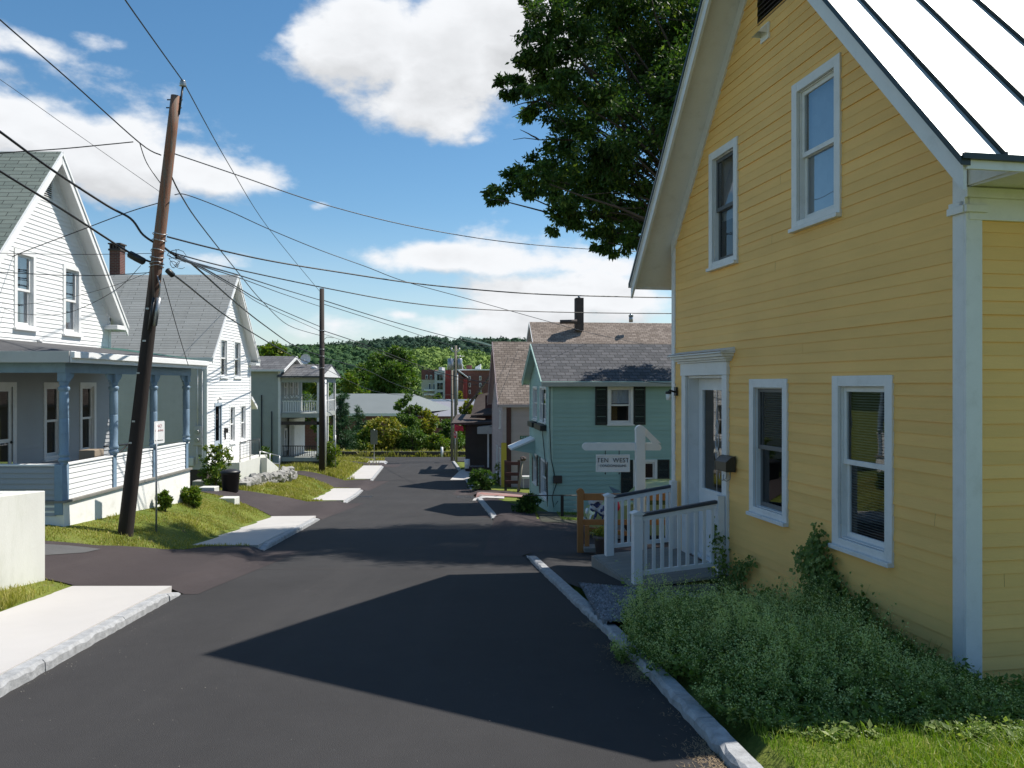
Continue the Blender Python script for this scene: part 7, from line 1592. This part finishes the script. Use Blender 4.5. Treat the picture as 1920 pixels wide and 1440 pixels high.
for px in (841, 864):
    mb = MB(); x = tp(px, YM) - MX; mb.tube([(x, 2, px_z(694, YM)), (x, 2, px_z(684, YM)), (x, 2, px_z(681, YM))], [.45, .45, .12], 10); MI.part('roof_tank', mb, M['alu'])
mp('roof_hut', 822, 828, 688, 694, 1, palem); mp('chimney', 873, 883, 684, 692, 3, M['mill_brick'], d=1)
mb = MB(); x = tp(890, YM); mb.prism(FM, [(x, px_z(692, YM)), (x + 1.3, px_z(692, YM)), (x + 1.3, px_z(682, YM)), (x, px_z(688, YM))], 2, 4); MI.part('roof_dormer', mb, M['bright_trim'])
# brick building with the grey-green roof
YB_ = 104.0; BX = tp(705, YB_); BB = Thing('brick_hall', (BX, YB_, -9.6), 0, 'low brick building with broad grey-green roof behind the shrubs', 'building'); FBb = Fr((-BX, 0), (1, 0), (0, 1))
rmat = paint('grey_green_membrane', (.15, .17, .17), .8, .08, .3, 5)
xa, xb, xc, xd = tp(560, YB_), tp(752, YB_), tp(560, 112), tp(770, 112); ze_, zr2 = px_z(775, YB_), px_z(738, 112)
mb = MB(); mb.add([FBb(xa, -.5, ze_), FBb(xb + .5, -.5, ze_), FBb(xd * .985, 8, zr2), FBb(xc, 8, zr2), FBb(xb + 6.0, 16, ze_), FBb(xa, 16, ze_)], [(0, 1, 2, 3), (2, 4, 1), (3, 2, 4, 5)]); BB.part('roof', mb, rmat)
mb = MB(); mb.box(FBb, xa, xb + .5, -.52, -.42, ze_ - .35, ze_ + .03); BB.part('fascia', mb, M['trim'])
mb = MB(); mb.box(FBb, xa, xb, 0, 15, -9.8, ze_ - .1); BB.part('wall', mb, M['mill_brick'])
mb = MB()
YF = 122.0; FX = tp(830, YF); FR_ = Thing('flat_building', (FX, YF, -9.8), 0, 'flat pale grey roof with white edge behind the twin grey poles', 'building'); Ff = Fr((-FX, 0), (1, 0), (0, 1))
mb = MB(); z0_, z1_ = px_z(788, 96), px_z(752, YF + 14); mb.add([Ff(tp(760, YF), -14, z0_), Ff(tp(900, YF), -14, z0_), Ff(tp(900, YF), 12, z1_), Ff(tp(760, YF), 12, z1_)], [(0, 1, 2, 3)]); FR_.part('roof', mb, paint('lilac_grey_membrane', (.19, .19, .215), .8, .06, .3, 5))
mb = MB(); mb.box(Ff, tp(760, YF), tp(900, YF), 12.01, 12.3, z1_ - .2, z1_ + .35); FR_.part('parapet', mb, M['bright_trim'])
mb = MB(); mb.box(Ff, tp(762, YF), tp(898, YF), -13.8, 11.9, -9.9, z0_ - .05); FR_.part('wall', mb, M['mill_brick'])

# ---- dry needles and grit along the kerbs
n = 5200; Y = nr.uniform(3.2, 9.5, n); uu = HW - np.abs(nr.normal(0, .10, n)) - .01; C_ = np.stack([cx(Y) + uu, Y, zr(Y) + .006], 1); k_ = (np.sin(Y * 2.7) + np.sin(Y * 6.1 + 1) * .6 + nr.normal(0, .5, n)) > .35
D_ = unit(np.stack([nr.normal(0, .5, n), nr.normal(0, 1, n), np.abs(nr.normal(0, .12, n))], 1)); V, F_ = leaf_arrays(C_[k_], D_[k_], .05, .004, N=np.tile([0, 0, 1.0], (k_.sum(), 1)))
link('dry_needles', fast_mesh('dry_needles', V, F_, paint('dry_straw', (.26, .19, .11), .9)), kind='stuff')
n = 900; Y = 3.5 + 40 * nr.uniform(0, 1, n) ** 1.6; uu = nr.uniform(-HW, HW, n); e = nr.uniform(0, 1, n) < .6; uu = np.where(e, np.sign(uu) * (HW - np.abs(nr.normal(0, .2, n))), uu)
C_ = np.stack([cx(Y) + uu, Y, zr(Y) + .004], 1); V, F_ = leaf_arrays(C_, unit(np.stack([nr.normal(size=n), nr.normal(size=n), np.full(n, .15)], 1)), nr.uniform(.006, .018, n), nr.uniform(.004, .010, n), N=np.tile([0, 0, 1.0], (n, 1)))
link('grit', fast_mesh('grit', V, F_, paint('pale_grit', (.24, .22, .19), .9)), kind='stuff')

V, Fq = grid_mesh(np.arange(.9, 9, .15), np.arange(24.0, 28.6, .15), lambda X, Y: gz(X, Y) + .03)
link('shaded_soil', fast_mesh('shaded_soil', V, Fq, paint('shade_dark_soil', (.035, .035, .022), .95, .4, 3, 30, bump=.6), True), kind='structure')  # dark sheet over the yard, its shade put into the colour
